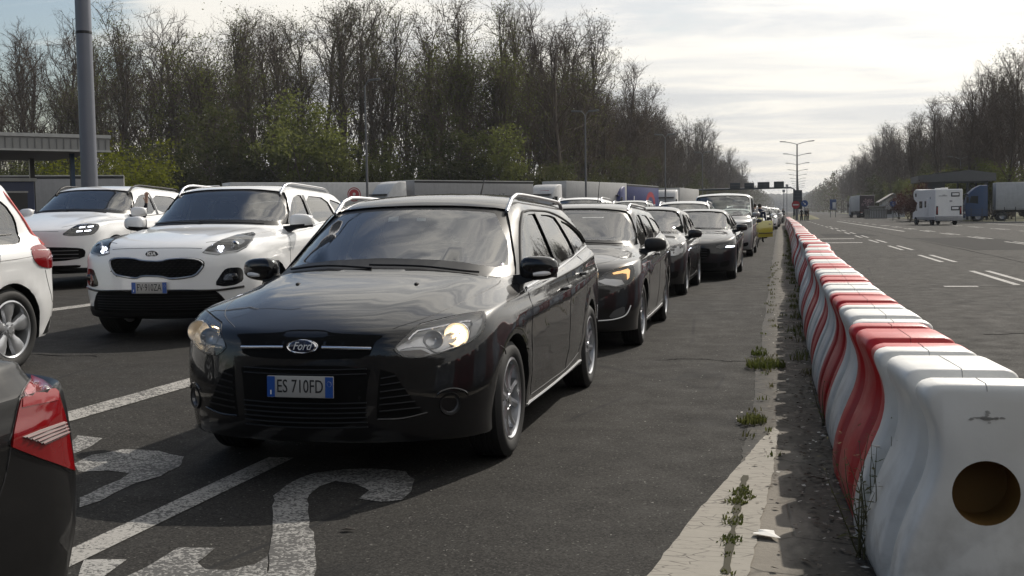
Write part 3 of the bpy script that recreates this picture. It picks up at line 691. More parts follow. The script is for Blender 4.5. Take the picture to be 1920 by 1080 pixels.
def make_focus(loc, rz):
    m = paint('black_paint', (.006, .006, .007), .4)
    c = car_base(FOCUS, m, 'black estate car with warm lit headlights and blue-ended number plate, nearest in the queue', loc, rz)
    px = c.pix; k = c.k; rt = c.root
    # headlamps: real recess behind a clear lens
    lamp = [(737, 653.3), (761, 629.3), (779.6, 611), (811, 603), (848, 594), (885, 586.7), (909, 583.5), (911.5, 601.5), (903.7, 623.7), (885, 640.4), (859, 651.5), (820.4, 664.4), (788.9, 671), (759.3, 671), (744.4, 662.6)]
    lamp = [(p[0], p[1]) for p in smooth_poly(lamp, 1)]
    cx = sum(p[0] for p in lamp)/len(lamp); cy = sum(p[1] for p in lamp)/len(lamp)
    ins = [(cx+(p[0]-cx)*.955, cy+(p[1]-cy)*.92) for p in lamp]
    body_cut = patch_mesh(px, ins, .03, 9, 0, back=.075)
    for q in (body_cut, mirrored(body_cut)): cut(c, q, mat('lamp_bezel', (.55, .55, .55), .35, .3))
    a, b = both(patch_mesh(px, lamp, .003, 6, .006), 'headlight', M_LENS, rt)
    back = patch_mesh(px, ins, -.062, 7, 0)
    ctr = px.hit((856, 627)); ctr2 = px.hit((812, 637)); ctr3 = px.hit((775, 660)); d = (px.ray((850, 630))[1]).normalized()
    for o, s in ((a, 1), (b, -1)):
        (back if s > 0 else mirrored(back)).build('lamp_housing', M_REFL, o, 40)
        fx = lambda v: Vector((s*v.x, v.y, v.z))
        def bowl(cn, r0, dep, name, mt, n=24, yaw=0):
            mb = MB(); prof = [(0.004, dep), (r0*.35, dep*.93), (r0*.65, dep*.70), (r0*.88, dep*.33), (r0, 0), (r0*1.06, 0), (r0*1.06, .008)]
            mb.lathe(prof, n, 'Y'); M = Matrix.Translation(cn); mb.v = [tuple(fx(M @ Vector((v[0], v[1], v[2]*.92)))) for v in mb.v]; return mb.build(name, mt, o, 50)
        bowl(ctr[0]+d*.022, .066, .05, 'main_reflector', M_REFL); bowl(ctr2[0]+d*.03, .050, .04, 'high_reflector', M_REFL)
        e = ellipsoid_mb((0, 0, 0), (.008, .014, .008), 10, 6, 2); e.v = [tuple(fx(Vector(v)+ctr[0]+d*.055)) for v in e.v]; e.build('lamp_bulb', M_WARM, o)
        e = MB(); pr = [(742+4, 662-4), (790, 655), (808, 663), (788, 668), (762, 668.5)]
        q = patch_mesh(px, pr, -.012, 6, .004); (q if s > 0 else mirrored(q)).build('turn_signal', mat('smoked_amber', (.22, .19, .17), .2), o)
        t = MB(); t.tube([fx(h) for h in lay(px, [(750, 655), (775, 650), (800, 652), (820, 661), (850, 652), (880, 640)], -.012, 5)], .0045, 6); t.build('lamp_trim', M_CHROME, o)
        t = MB(); t.tube([fx(h) for h in lay(px, [(766, 634), (783, 616), (815, 609), (850, 601), (883, 597), (886, 612), (878, 632)], -.02, 5)], .007, 6); t.build('lamp_trim', M_CHROME, o)
        q = patch_mesh(px, [(889, 602), (907, 593), (906, 606), (896, 626), (884, 634)], -.014, 5, .004); (q if s > 0 else mirrored(q)).build('side_light', M_WHITEPL, o)
    seams(c, [(px, lamp+[lamp[0]])], 'lamp_gap', .003)
    # grilles
    F = c.front
    def bp(poly, nm, m, off=.002, step=8, parent=rt, thick=.006, it=0): return patch_mesh(px, smooth_poly(poly, it) if it else poly, off, step, thick).build(nm, m, parent, 40)
    g = patch_mesh(F, smooth_poly([(-.40, .765), (-.15, .775), (-.08, .79), (.08, .79), (.15, .775), (.40, .765), (.40, .755), (.37, .735), (.345, .655), (.1, .648), (-.1, .648), (-.345, .655), (-.37, .735), (-.40, .755)], 1), .002, .04, .006).build('upper_grille', M_GRILLE, rt, 40)
    for s in (-1, 1):
        mb = MB(); mb.tube(lay(F, [(s*.105, .706), (s*.22, .704), (s*.355, .700)], .006, 4), .0095, 8); mb.build('chrome_bar', M_CHROME, g, 60)
    hb = F.hit((0, .712)); e = MB(); e.lathe([(0, -.012), (.060, -.012), (.070, -.008), (.078, -.004), (.084, -.007), (.088, .0), (.088, .01)], 40, 'Y', mis=[0, 0, 1, 1, 1, 1]); e.v = [(v[0], v[1], v[2]*.43) for v in e.v]
    e = e.build('badge', [mat('badge_blue', (.006, .010, .035), .15, coat=.6), M_CHROME], g, 40); e.location = (0, hb[0].y-.004, .712); e.rotation_euler = (R(-10), 0, 0)
    add_text('badge_lettering', 'Ford', .058, Matrix.Translation((0, -.0135, 0)) @ Matrix.Rotation(R(90), 4, 'X'), M_WHITEPL, e, .001, .35, fit=.105)
    lg = patch_mesh(F, smooth_poly([(-.36, .615), (.36, .615), (.34, .52), (.32, .30), (-.32, .30), (-.34, .52)], 1), .0015, .05, .006).build('lower_grille', M_GRILLE, rt, 40)
    mb = MB()
    for z in (.60, .575, .43, .405, .38, .355, .33, .305): mb.tube(lay(F, [(-.335, z), (-.15, z-.004), (0, z-.005), (.15, z-.004), (.335, z)], .003, 4), .005, 5)
    mb.build('grille_slats', M_TRIM, lg, 60)
    for s in (-1, 1):
        sg = patch_mesh(F, [(s*.40, .60), (s*.47, .575), (s*.60, .36), (s*.38, .345)], .0015, .04, .006).build('side_grille', M_GRILLE, rt, 40)
        mb = MB()
        for i in range(6):
            z = .385+i*.033; mb.tube(lay(F, [(s*(.395+.002*i), z), (s*(.585-.022*i), z+.012)], .003, 4), .005, 5)
        mb.build('grille_slats', M_TRIM, sg, 60)
        mb = MB(); mb.tube(lay(F, [(s*.385, .345), (s*.50, .345), (s*.615, .368)], .002, 6), .005, 6); mb.build('grille_trim', M_GLOSSBLK, sg)
        h = F.hit((s*.715, .405)); mb = MB(); mb.lathe([(0, .012), (.040, .010), (.046, -.004), (.058, -.008), (.062, .004), (.064, .02)], 28, 'Y', mis=[0, 0, 1, 1, 1])
        fo = mb.build('fog_light', [mat('fog_glass', (.14, .14, .145), .12, .3, coat=.6), M_TRIM], rt); fo.location = h[0]+Vector((0, -.002, 0)); fo.rotation_euler = (0, 0, s*R(38))
        mb = MB(); mb.tube(lay(F, [(s*.66, .475), (s*.73, .485), (s*.785, .45), (s*.79, .41)], .002, 6), [.004]+[.010]*17+[.004], 6) if False else mb.tube(lay(F, [(s*.655, .445), (s*.68, .472), (s*.73, .482), (s*.775, .462), (s*.79, .43)], .001, 6), [.002]*3+[.006]*19+[.002]*3, 6); mb.build('fog_trim', M_GLOSSBLK, fo if False else rt)
    h = F.hit((0, .512)); plate(rt, (0, h[0].y-.014, .512), 'ES 710FD', tilt=R(-2))
    # panel gaps
    seams(c, [(c.top, [(.44, .16), (.60, .36), (.70, .70), (.745, 1.10), (.742, 1.22)]), (c.side, [(.80, .86), (.98, .885), (1.28, .905), (1.50, .915)])], 'bonnet_gap', .003)
    seams(c, [(c.side, [(1.36, .90), (1.33, .70), (1.36, .42), (1.42, .27)]), (c.side, [(2.555, .97), (2.56, .7), (2.55, .45), (2.53, .28)]), (c.side, [(3.40, 1.04), (3.36, .85), (3.20, .62), (3.05, .34)]), (c.side, [(1.42, .27), (2.0, .275), (2.53, .28), (3.05, .33)]), (c.side, [(.62, .66), (.72, .62), (.74, .60)])])
    mb = MB(); mb.tube(lay(c.side, [(1.30, .225), (2.2, .235), (3.15, .26)], .002), .007, 6); both(mb, 'sill_strip', M_SATIN, rt)
    mb = MB(); mb.tube(lay(c.side, [(1.48, .918), (2.0, .952), (2.6, .99), (3.4, 1.055), (4.02, 1.10)], .002), .008, 6); both(mb, 'waist_moulding', M_CHROME, rt)
    mb = MB(); mb.tube(lay(c.side, [(1.50, .95), (1.62, 1.06), (2.04, 1.345), (2.25, 1.388), (2.6, 1.392), (3.1, 1.378), (3.6, 1.31), (3.95, 1.215), (4.06, 1.13)], .001), .009, 6); both(mb, 'window_moulding', M_TRIM, rt)
    mb = patch_mesh(c.side, [(2.535, .985), (2.60, .99), (2.585, 1.375), (2.49, 1.378)], .002, .08, .004); both(mb, 'door_pillar_cover', M_GLOSSBLK, rt)
    handles(c, [(2.35, .86), (3.20, .915)])
    for s in (-1, 1): mirror_thing(rt, .955, 1.47, 1.035, s, M_GLOSSBLK, .118, .072, .078, strip=True)
    roof_rails(c, 1.98, 4.0, .60, .585)
    for x in (-.16, .40):                                   # washer jets, wipers
        pass
    mb = MB()
    for x in (-.36, .36):
        h = c.top.hit((x, .80))[0]; mb.add(*(lambda q: (q.v, q.f))(ellipsoid_mb(h, (.014, .022, .010), 10, 6, 2)))
    mb.build('washer_jets', M_TRIM, rt)
    wy = lambda x, z: F.hit((x, z))
    mb = MB()
    for xs in ([(.62, 1.025), (.30, 1.062), (-.05, 1.072)], [(-.02, 1.055), (-.32, 1.068), (-.58, 1.045)]): mb.tube(lay(F, xs, .006, 6), .007, 6)
    mb.build('wipers', M_TRIM, rt)
    e = MB(); e.tube([c.top.hit((0, 3.55))[0], c.top.hit((0, 3.55))[0]+Vector((0, .14, .16))], [.008, .003], 6); e.build('aerial', M_TRIM, rt)
    car_finish(c, 'twin', 5, .232, .215)
    for P in ([(728, 404), (747, 402), (746, 411), (727, 412)], [(781, 405), (798, 406), (798, 411), (781, 411)]): fpatch(c, P, 'sticker', M_WHITEPL, -.013, 0, c.pix, 6, thick=.001)
    # sun visor sensor housing and stickers behind the screen
    e = MB(); e.rbox((0, 1.98, 1.40), (.16, .10, .08), .03, 3); e.build('sensor_housing', M_INT, rt)
    return c
def zoomp(pts, ox, oy, k): return [(ox+x/k, oy+y/k) for x, y in pts]
def std_windows(k, hatch=True):
    """door glass and screens from the measures of a car"""
    bA, bB, yc, yh, zh, cA, cB, wr = k['bA'], k['bB'], k['yc'], k['yh'], k['zh'], k['cA'], k['cB'], k['wr']; ba = k.get('ba', k['w']-.085)
    zb = lambda y: bA+(bB-bA)*min(1, max(0, (y-yc-.4)/(k['rg'][0]-yc-.6)))+.05; zt = lambda y: cA+(cB-cA)*min(1, max(0, (y-yh-.2)/(k['rt']-yh-.4)))-.035
    a0 = yc+.50; B = k.get('bp', k['yA']+k['wb']*.58); Cq = k.get('cp', k['yA']+k['wb']*.93); e = k.get('dlo', k['rt']-.12)
    s = sidewin([(a0, zb(a0)), (yh+.14, zt(yh)-.05), (yh+.34, zt(yh+.3)), (B-.03, zt(B)), (B-.01, zb(B))], [(B+.07, zb(B)), (B+.05, zt(B)), (Cq-.12, zt(Cq)), (Cq-.02, zb(Cq))],
                None if k.get('noq') else [(Cq+.05, zb(Cq)+.01), (Cq-.05, zt(Cq)-.01), (e-.22, zt(e)-.05), (e, zb(e)+.06), (e-.10, zb(e)+.015)])
    zw = k['zc']+.035; wb_ = ba-.045; wt = wr-.055; th = zh+.012
    ws = [(-wb_, bA+.075), (-wb_*.62, zw-.012), (0, zw), (wb_*.62, zw-.012), (wb_, bA+.075), (wb_-.03, bA+.18), (wt+.025, k['cA']-.02), (wt-.03, th-.035), (wt*.5, th-.004), (0, th), (-wt*.5, th-.004), (-wt+.03, th-.035), (-wt-.025, k['cA']-.02), (-wb_+.03, bA+.18)]
    rz = k['rg'][1]
    rw = [(-ba+.20, rz+.04), (ba-.20, rz+.04), (wr-.10, zh-.10), (-wr+.10, zh-.10)]
    return [('windscreen', 'front', ws, 1)]+s+[('rear_window', 'rear', rw, 1)]
def base_seams(c, hood=True):
    k = c.k; bA, bB, yA, wb, gc = k['bA'], k['bB'], k['yA'], k['wb'], k['gc']; B = k.get('bp', yA+wb*.58)+.02; f = yA+k['r']+.13; e = yA+wb
    L = [(c.side, [(f, bA-.01), (f-.03, bA-.22), (f, gc+.22), (f+.06, gc+.08)]), (c.side, [(B, bA+.04), (B+.01, bA-.25), (B-.01, gc+.25), (B-.02, gc+.08)]),
         (c.side, [(e-.10, bB-.02), (e-.16, bB-.2), (e-.32, k['r']+.30), (e-.45, gc+.12)]), (c.side, [(f+.06, gc+.08), (B-.02, gc+.085), (e-.45, gc+.12)])]
    if hood: L += [(c.top, [(k['w']*.50, .17+k.get('yl', .065)), (k['w']*.68, .42), (k['w']*.78, .75), (k['w']*.815, k['yc']+.10)]), (c.front, [(0, k['lead']+.012), (k['w']*.3, k['lead']+.010), (k['w']*.5, k['lead']+.002)])]
    seams(c, L)
def wipers(c, w=.62):
    k = c.k; z = k['zc']+.035; mb = MB()
    for xs in ([(w, k['bA']+.10), (w*.45, z+.01), (-.08, z+.02)], [(-.02, z+.005), (-w*.55, z+.015), (-w, k['bA']+.11)]): mb.tube(lay(c.front, xs, .006, 6), .007, 5)
    mb.build('wipers', M_TRIM, c.root)
def beltline(c, m=None, top=True):
    k = c.k; P = [(k['yc']+.45, k['bA']+.028), (k['yh']+.4, (k['bA']*.75+k['bB']*.25)+.028), (k['rt']-.25, k['bB']+.03)]
    mb = MB(); mb.tube(lay(c.side, P, .001), .008, 6); both(mb, 'waist_moulding', m or M_TRIM, c.root)
def lamp_unit(c, pj, poly, step, house=None, glow=None, glow_m=None, gsz=None, off=.003, cutout=False, extra=None, lens=M_LENS, cut_d=.06, trim=None):
    """headlight pair: clear lens over a dark or chrome housing, with lit elements; poly drawn for one side and mirrored"""
    rt = c.root
    if cutout:
        cx = sum(p[0] for p in poly)/len(poly); cy = sum(p[1] for p in poly)/len(poly); ins = [(cx+(p[0]-cx)*.95, cy+(p[1]-cy)*.90) for p in poly]
        q = patch_mesh(pj, ins, .03, 99, 0, back=cut_d)
        for r in (q, mirrored(q)): cut(c, r)
    else: ins = poly
    out = both(patch_mesh(pj, poly, off+.004, step, .008), 'headlight', lens, rt)
    hs = patch_mesh(pj, ins, -cut_d*.8 if cutout else off-.001, step, 0)
    for o, s in zip(out, (1, -1)):
        (hs if s > 0 else mirrored(hs)).build('lamp_housing', house or M_LAMPBLK, o, 40)
        for (u, v, r, m, dep) in (glow or []):
            h = pj.hit((u, v)); d = pj.ray((u, v))[1].normalized(); cn = h[0]+d*dep; mb = ellipsoid_mb((0, 0, 0), (r, r*.5, r), 14, 8, 2); mb.v = [(s*(x+cn.x), y+cn.y, z+cn.z) for x, y, z in mb.v]; mb.build('lamp_element', m, o, 60)
        for nm, pl, m, of in (extra or []):
            q = patch_mesh(pj, pl, of, step, .002); (q if s > 0 else mirrored(q)).build(nm, m, o, 40)
    mb = MB(); mb.tube(lay(pj, list(poly)+[poly[0]], .001, 0), .003, 5); q = mirrored(mb); mb.add(q.v, q.f); mb.build('lamp_gap', M_INK, rt, 60)
    return out
def fpatch(c, pts, nm, m, off=.002, it=1, pj=None, step=.05, parent=None, thick=.006, mirror=False):
    P = smooth_poly(pts, it) if it else pts; mb = patch_mesh(pj or c.front, P, off, step, thick)
    if mirror: return both(mb, nm, m, parent or c.root, 40)
    return mb.build(nm, m, parent or c.root, 40)
def sym(pts): return list(pts)+[(-x, z) for x, z in reversed(pts) if abs(x) > 1e-6]
M_WHITEP = lambda: paint('white_paint', (.74, .745, .75), .35)
def spec(**q):
    d = dict(gc=.19, df=.55, ym=.5, floor=.33, wdf=.38, cat='car'); d.update(q); d['win'] = std_windows(d) if 'win' not in d else d['win']; return d

def make_kia(loc, rz):
    k = spec(name='suv', L=4.485, w=.9275, lead=.895, yc=1.17, zc=1.095, bA=1.02, bB=1.16, yh=1.93, zh=1.505, wr=.675, zr=1.575, yrf=3.5, rg=(4.38, 1.22), rt=3.98, cA=1.48, cB=1.45, r=.345, wb=2.67, yA=.92, gc=.22, df=.60,
        yl=.10, skirt=.325, sh=.90, gap=.06, lip=.012, bp=2.46, cp=3.42, dlo=4.02, drop=.03, crease=[(.7, .92, 4.2, 1.0, .010, .05)], hoodline=[(.40, .25, .66, 1.25, .014, .05)])
    c = car_base(k, M_WHITEP(), 'white SUV with wide black mesh grille and lit headlights, left of the nearest black car', loc, rz)
    z = lambda pts: zoomp(pts, 160, 420, 4.908); rt = c.root
    lamp = z([(1080, 265), (1120, 225), (1250, 150), (1400, 100), (1540, 78), (1565, 95), (1540, 150), (1480, 215), (1400, 255), (1220, 285), (1130, 275)])
    g = z([(1246, 222)])[0]; b = z([(1378, 200)])[0]
    lamp_unit(c, c.pix, lamp, 5, mat('lamp_grey', (.10, .10, .105), .25, .3), [(g[0]-3, g[1]-1.5, .017, M_COOL, .03), (g[0]+3, g[1]-1.5, .017, M_COOL, .03), (g[0], g[1]+4, .017, M_COOL, .03), (b[0], b[1], .050, M_CHROME, .045), (b[0], b[1], .036, M_GLOSSBLK, .026)], cutout=True)
    gr = [(215, 350), (230, 322), (280, 307), (430, 308), (530, 335), (700, 340), (760, 320), (900, 308), (1050, 320), (1098, 350), (1095, 395), (1020, 485), (880, 510), (780, 515), (700, 490), (520, 485), (470, 510), (380, 500), (270, 475), (238, 430)]
    P = z(gr); G = fpatch(c, P, 'grille', M_GRILLE, .003, 1, c.pix, 6)
    PP = smooth_poly(P, 1); cx = sum(p[0] for p in PP)/len(PP); cy = sum(p[1] for p in PP)/len(PP)
    mb = MB(); mb.tube(lay(c.pix, [(cx+(p[0]-cx)*.965, cy+(p[1]-cy)*.90) for p in PP]+[(cx+(PP[0][0]-cx)*.965, cy+(PP[0][1]-cy)*.90)], .006, 0), .009, 6, cap=False); mb.build('grille_surround', M_SATIN, G, 60)
    mb = MB()
    for i in range(7):
        for j in range(17):
            x = 250+j*50+(i % 2)*25; y = 345+i*22
            if 235+abs(i-3)*14 < x < 1075-abs(i-3)*20 and not (480 < x < 740 and (i < 1 or i > 5)): mb.tube(lay(c.pix, z([(x-15, y+3), (x+15, y-3)]), .004, 0), .004, 4)
    mb.build('grille_mesh', M_TRIM, G, 0)
    fog = z([(1185, 560), (1275, 420), (1325, 402), (1425, 398), (1452, 435), (1455, 520), (1380, 560), (1280, 575)])
    for o, s in zip(fpatch(c, fog, 'fog_surround', M_GLOSSBLK, .003, 1, c.pix, 6, mirror=True), (1, -1)):
        q = patch_mesh(c.pix, smooth_poly(z([(1262, 520), (1290, 462), (1385, 450), (1408, 475), (1390, 510)]), 1), .010, 5, .008); (q if s > 0 else mirrored(q)).build('fog_light', M_CHROME, o, 40)
        h = c.pix.hit(z([(1372, 483)])[0]); mb = ellipsoid_mb((0, 0, 0), (.035, .02, .035), 14, 8, 2); mb.v = [(s*(x+h[0].x), y+h[0].y-.008, zz+h[0].z) for x, y, zz in mb.v]; mb.build('fog_lens', M_GLOSSBLK, o)
    lw = fpatch(c, sym([(0, .495), (.45, .495), (.60, .49), (.64, .46), (.70, .36), (.69, .29), (0, .285)]), 'lower_grille', M_GRILLE, .004)
    mb = MB()
    for i in range(6): mb.tube(lay(c.front, [(-.62, .32+i*.026), (0, .318+i*.026), (.62, .32+i*.026)], .005, 6), .004, 4)
    mb.build('grille_slats', M_TRIM, lw, 0)
    fpatch(c, sym([(0, .292), (.70, .30), (.86, .31), (.90, .25), (.84, .205), (0, .20)]), 'chin_guard', M_TRIM, .004)
    mb = MB(); mb.tube(lay(c.front, [(-.82, .52), (-.6, .495), (-.3, .50), (0, .503), (.3, .50), (.6, .495), (.82, .52)], .004), .012, 6); mb.build('bumper_strip', M_GLOSSBLK, rt, 60)
    h = c.front.hit((0, .52)); plate(rt, (0, h[0].y-.016, .53), 'FV\u00b7910ZA')
    h = c.front.hit((0, .852)); e = MB(); e.lathe([(0, -.006), (.058, -.006), (.064, -.003), (.067, .0), (.067, .02)], 32, 'Y', mis=[0, 0, 1, 1]); e.v = [(x, y, zz*.5) for x, y, zz in e.v]; e = e.build('badge', [M_GLOSSBLK, M_CHROME], rt); e.location = h[0]+Vector((0, -.002, 0)); e.rotation_euler = (R(-12), 0, 0)
    add_text('badge_lettering', 'KIA', .045, Matrix.Translation((0, -.008, 0)) @ Matrix.Rotation(R(90), 4, 'X'), M_WHITEPL, e, .001, .0, fit=.088, bold=.0012)
    base_seams(c); wipers(c); beltline(c, M_CHROME); handles(c, [(2.25, .98), (3.15, 1.03)]); roof_rails(c, 1.98, 3.75, .60, .585, M_SATIN, .045, .013)
    for s in (-1, 1): mirror_thing(rt, 1.0, 1.62, 1.14, s, c.paint, .125, .08, .085, two=M_TRIM)
    mb = patch_mesh(c.side, [(k['bp']-.015, 1.08), (k['bp']+.055, 1.085), (k['bp']+.04, 1.44), (k['bp']-.03, 1.445)], .002, .08, .004); both(mb, 'door_pillar_cover', M_GLOSSBLK, rt)
    fpatch(c, [(.62, .235), (3.2, .235), (3.2, .33), (.62, .30)], 'sill_cladding', M_TRIM, .003, 0, c.side, .12, mirror=True)
    car_finish(c, 'five', 5, .235, .235)
    return c
def make_cayenne(loc, rz):
    k = spec(name='suv', L=4.93, w=.99, lead=.86, yc=1.22, zc=1.135, bA=1.04, bB=1.15, yh=2.0, zh=1.525, wr=.72, zr=1.615, yrf=3.8, rg=(4.75, 1.20), rt=4.2, cA=1.485, cB=1.445, r=.375, wb=2.895, yA=.95, gc=.23, df=.62, skirt=.325, sh=.92, gap=.05,
        bp=2.62, cp=3.72, dlo=4.28, crease=[(.8, .90, 4.5, .95, .008, .06)], hoodline=[(.48, .25, .70, 1.2, .02, .07)])
    c = car_base(k, M_WHITEP(), 'white luxury SUV with four-point headlights, its driver raising a hand, by the thick lamp pole', loc, rz); rt = c.root
    z = lambda pts: zoomp(pts, 0, 340, 6.836)
    lamp = z([(790, 685), (880, 620), (1000, 555), (1130, 543), (1250, 545), (1275, 575), (1250, 630), (1190, 680), (1080, 693), (900, 702)])
    gl = [('lamp_element', z(p), M_COOL, .006) for p in ([(1012, 600), (1085, 592), (1095, 586), (1022, 590)], [(1122, 590), (1192, 584), (1202, 574), (1130, 580)], [(975, 650), (1050, 644), (1058, 633), (985, 638)], [(1080, 643), (1158, 636), (1166, 625), (1090, 630)])]
    lamp_unit(c, c.pix, smooth_poly(lamp, 1), 3, M_GLOSSBLK, extra=gl)
    up = fpatch(c, sym([(0, .64), (.55, .63), (.80, .61), (.84, .56), (.82, .46), (.55, .42), (0, .415)]), 'grille', M_GRILLE, .003)
    mb = MB()
    for zz in (.575, .52, .465): mb.tube(lay(c.front, [(-.76, zz), (0, zz), (.76, zz)], .008), .006, 5)
    mb.build('grille_slats', mat('grille_grey', (.10, .10, .10), .4), up, 0)
    fpatch(c, sym([(0, .355), (.50, .355), (.78, .36), (.76, .315), (.45, .30), (0, .30)]), 'lower_grille', M_GRILLE, .003)
    fpatch(c, sym([(0, .275), (.80, .28), (.88, .26), (.80, .22), (0, .21)]), 'chin_guard', M_TRIM, .003)
    h = c.front.hit((0, .52)); b = MB().rbox((0, 0, 0), (.37, .012, .13), .01).build('plate_holder', M_WHITEPL, rt); b.location = h[0]+Vector((.0, -.012, 0))
    base_seams(c); wipers(c); beltline(c); handles(c, [(2.4, .97), (3.4, 1.0)], M_CHROME); roof_rails(c, 2.05, 4.05, .64, .62, M_TRIM, .045, .016)
    for s in (-1, 1): mirror_thing(rt, 1.02, 1.72, 1.15, s, c.paint, .125, .08, .085)
    mb = patch_mesh(c.side, [(k['bp']-.015, 1.10), (k['bp']+.055, 1.10), (k['bp']+.04, 1.48), (k['bp']-.03, 1.48)], .002, .08, .004); both(mb, 'door_pillar_cover', M_GLOSSBLK, rt)
    car_finish(c, 'five', 5, .27, .265)
    return c
def make_astra(loc, rz):
    k = spec(name='estate_car', L=4.698, w=.907, lead=.80, yc=1.02, zc=1.01, bA=.935, bB=1.07, yh=1.80, zh=1.42, wr=.66, zr=1.50, yrf=3.8, rg=(4.55, 1.12), rt=4.2, cA=1.385, cB=1.36, r=.325, wb=2.685, yA=.94, df=.60, sh=.82, bp=2.46, cp=3.42, dlo=4.25,
        crease=[(1.6, .80, 4.3, .92, .012, .05)], hoodline=[(.0, .3, .0, 1.0, .01, .04)])
    c = car_base(k, paint('graphite_paint', (.022, .021, .022), .3, .35), 'dark grey estate car with one amber headlight, second in the queue by the barriers', loc, rz); rt = c.root
    z = lambda pts: zoomp(pts, 1020, 360, 3.6)
    lamp = smooth_poly(z([(335, 615), (400, 552), (480, 520), (580, 494), (605, 500), (612, 560), (590, 612), (540, 640), (490, 646), (430, 634), (345, 640)]), 1)
    am = z([(470, 535), (580, 505), (596, 520), (592, 575), (578, 590), (572, 545), (540, 540), (480, 548)]); lo = z([(365, 600), (420, 580), (540, 590), (560, 620), (500, 634), (420, 622)])
    lamp_unit(c, c.pix, lamp, 5, mat('lamp_grey', (.10, .10, .105), .25, .3), extra=[('side_light', am, mat('amber_glow', (.9, .55, .2), .3, emit=(1, .6, .25), estr=1.0), -.03), ('reflector', lo, M_SATIN, -.034)], cutout=True)
    fpatch(c, sym([(0, .725), (.25, .72), (.42, .70), (.34, .60), (0, .585)]), 'grille', M_GRILLE, .003)
    mb = MB(); mb.tube(lay(c.front, [(-.40, .665), (0, .655), (.40, .665)], .008), .012, 6); mb.build('chrome_bar', M_CHROME, rt, 60)
    fpatch(c, sym([(0, .40), (.40, .395), (.36, .29), (0, .285)]), 'lower_grille', M_GRILLE, .003)
    fg = z([(432, 850), (470, 800), (545, 768), (546, 820), (500, 848)]); fpatch(c, fg, 'fog_light', mat('fog_glass', (.10, .10, .105), .08, coat=.6), .004, 1, c.pix, 4, mirror=True)
    mb = MB(); mb.tube(lay(c.pix, z([(365, 870), (470, 860), (550, 830), (585, 765)]), .002), .007, 6); both(mb, 'fog_trim', M_SATIN, rt)
    h = c.front.hit((0, .47)); plate(rt, (0, h[0].y-.014, .48), '')
    base_seams(c); wipers(c); beltline(c, M_CHROME); handles(c, [(2.2, .90), (3.15, .95)]); roof_rails(c, 1.95, 4.0, .60, .585, M_SATIN, .03, .014)
    for s in (-1, 1): mirror_thing(rt, .985, 1.52, 1.02, s, mat('mirror_black', (.015, .015, .016), .4), .12, .075, .08)
    mb = MB(); mb.tube(lay(c.side, [(1.30, .24), (2.2, .245), (3.15, .26)], .002), .006, 6); both(mb, 'sill_strip', M_SATIN, rt)
    mb = patch_mesh(c.side, [(k['bp']-.015, .99), (k['bp']+.055, .995), (k['bp']+.04, 1.365), (k['bp']-.03, 1.365)], .002, .08, .004); both(mb, 'door_pillar_cover', M_GLOSSBLK, rt)
    e = MB(); q = c.top.hit((0, 3.7))[0]; e.tube([q, q+Vector((0, .2, .32))], [.006, .003], 5); e.build('aerial', M_TRIM, rt)
    car_finish(c, 'twin', 5, .23, .215)
    return c
def simple_car(k, m, label, loc, rz, lamp, led=None, rim='five', grille=True, rails=False, mirror=None, interior=True, amber=False, name=None, group=None, lod=1, lampm=None, mz=None):
    c = car_base(k, m, label, loc, rz, lod, group, name); rt = c.root; w = k['w']
    lamp_unit(c, c.front, smooth_poly(lamp, 1), .05, lampm or M_LAMPBLK, extra=led)
    if grille:
        g = fpatch(c, sym([(0, k['lead']-.06), (w*.42, k['lead']-.07), (w*.46, k['lead']-.13), (w*.38, k['lead']-.30), (0, k['lead']-.32)]), 'grille', M_GRILLE, .003)
        mb = MB()
        for i in range(4): mb.tube(lay(c.front, [(-w*.38, k['lead']-.11-i*.05), (0, k['lead']-.11-i*.05), (w*.38, k['lead']-.11-i*.05)], .006), .006, 4)
        mb.build('grille_slats', M_TRIM, g, 0)
        fpatch(c, sym([(0, k['gc']+.20), (w*.62, k['gc']+.19), (w*.56, k['gc']+.07), (0, k['gc']+.06)]), 'lower_grille', M_GRILLE, .003)
        for s in (-1, 1): fpatch(c, [(s*w*.66, k['gc']+.20), (s*w*.86, k['gc']+.24), (s*w*.84, k['gc']+.12), (s*w*.66, k['gc']+.09)], 'side_vent', M_GRILLE, .003)
    h = c.front.hit((0, k['lead']-.33)); plate(rt, (0, h[0].y-.014, k['lead']-.33), '')
    base_seams(c); wipers(c); beltline(c); handles(c, [(k.get('bp', k['yA']+k['wb']*.58)-.22, k['bA']-.03), (k['yA']+k['wb']*.9, k['bB']-.08)])
    if rails: roof_rails(c, k['yh']+.12, k['rt']-.15, k['wr']-.06, k['wr']-.07, M_SATIN, .045, .018)
    for s in (-1, 1): mirror_thing(rt, w+.085, k['yc']+.50, (mz or k['bA']+.10), s, mirror or m, .12, .075, .08)
    car_finish(c, rim, 5, None, .205, interior)
    return c
def lampP(w, z0, z1, x0=.52, rise=.05): return [(w*x0, z0+.02), (w*(x0+.12), z0-.005), (w*.84, z0+.01), (w*.955, z0+.05), (w*.955, z1+rise), (w*.80, z1+.02), (w*(x0+.05), z1-.02)]
def tail_car(k, m, label, loc, rz): return car_base(k, m, label, loc, rz)
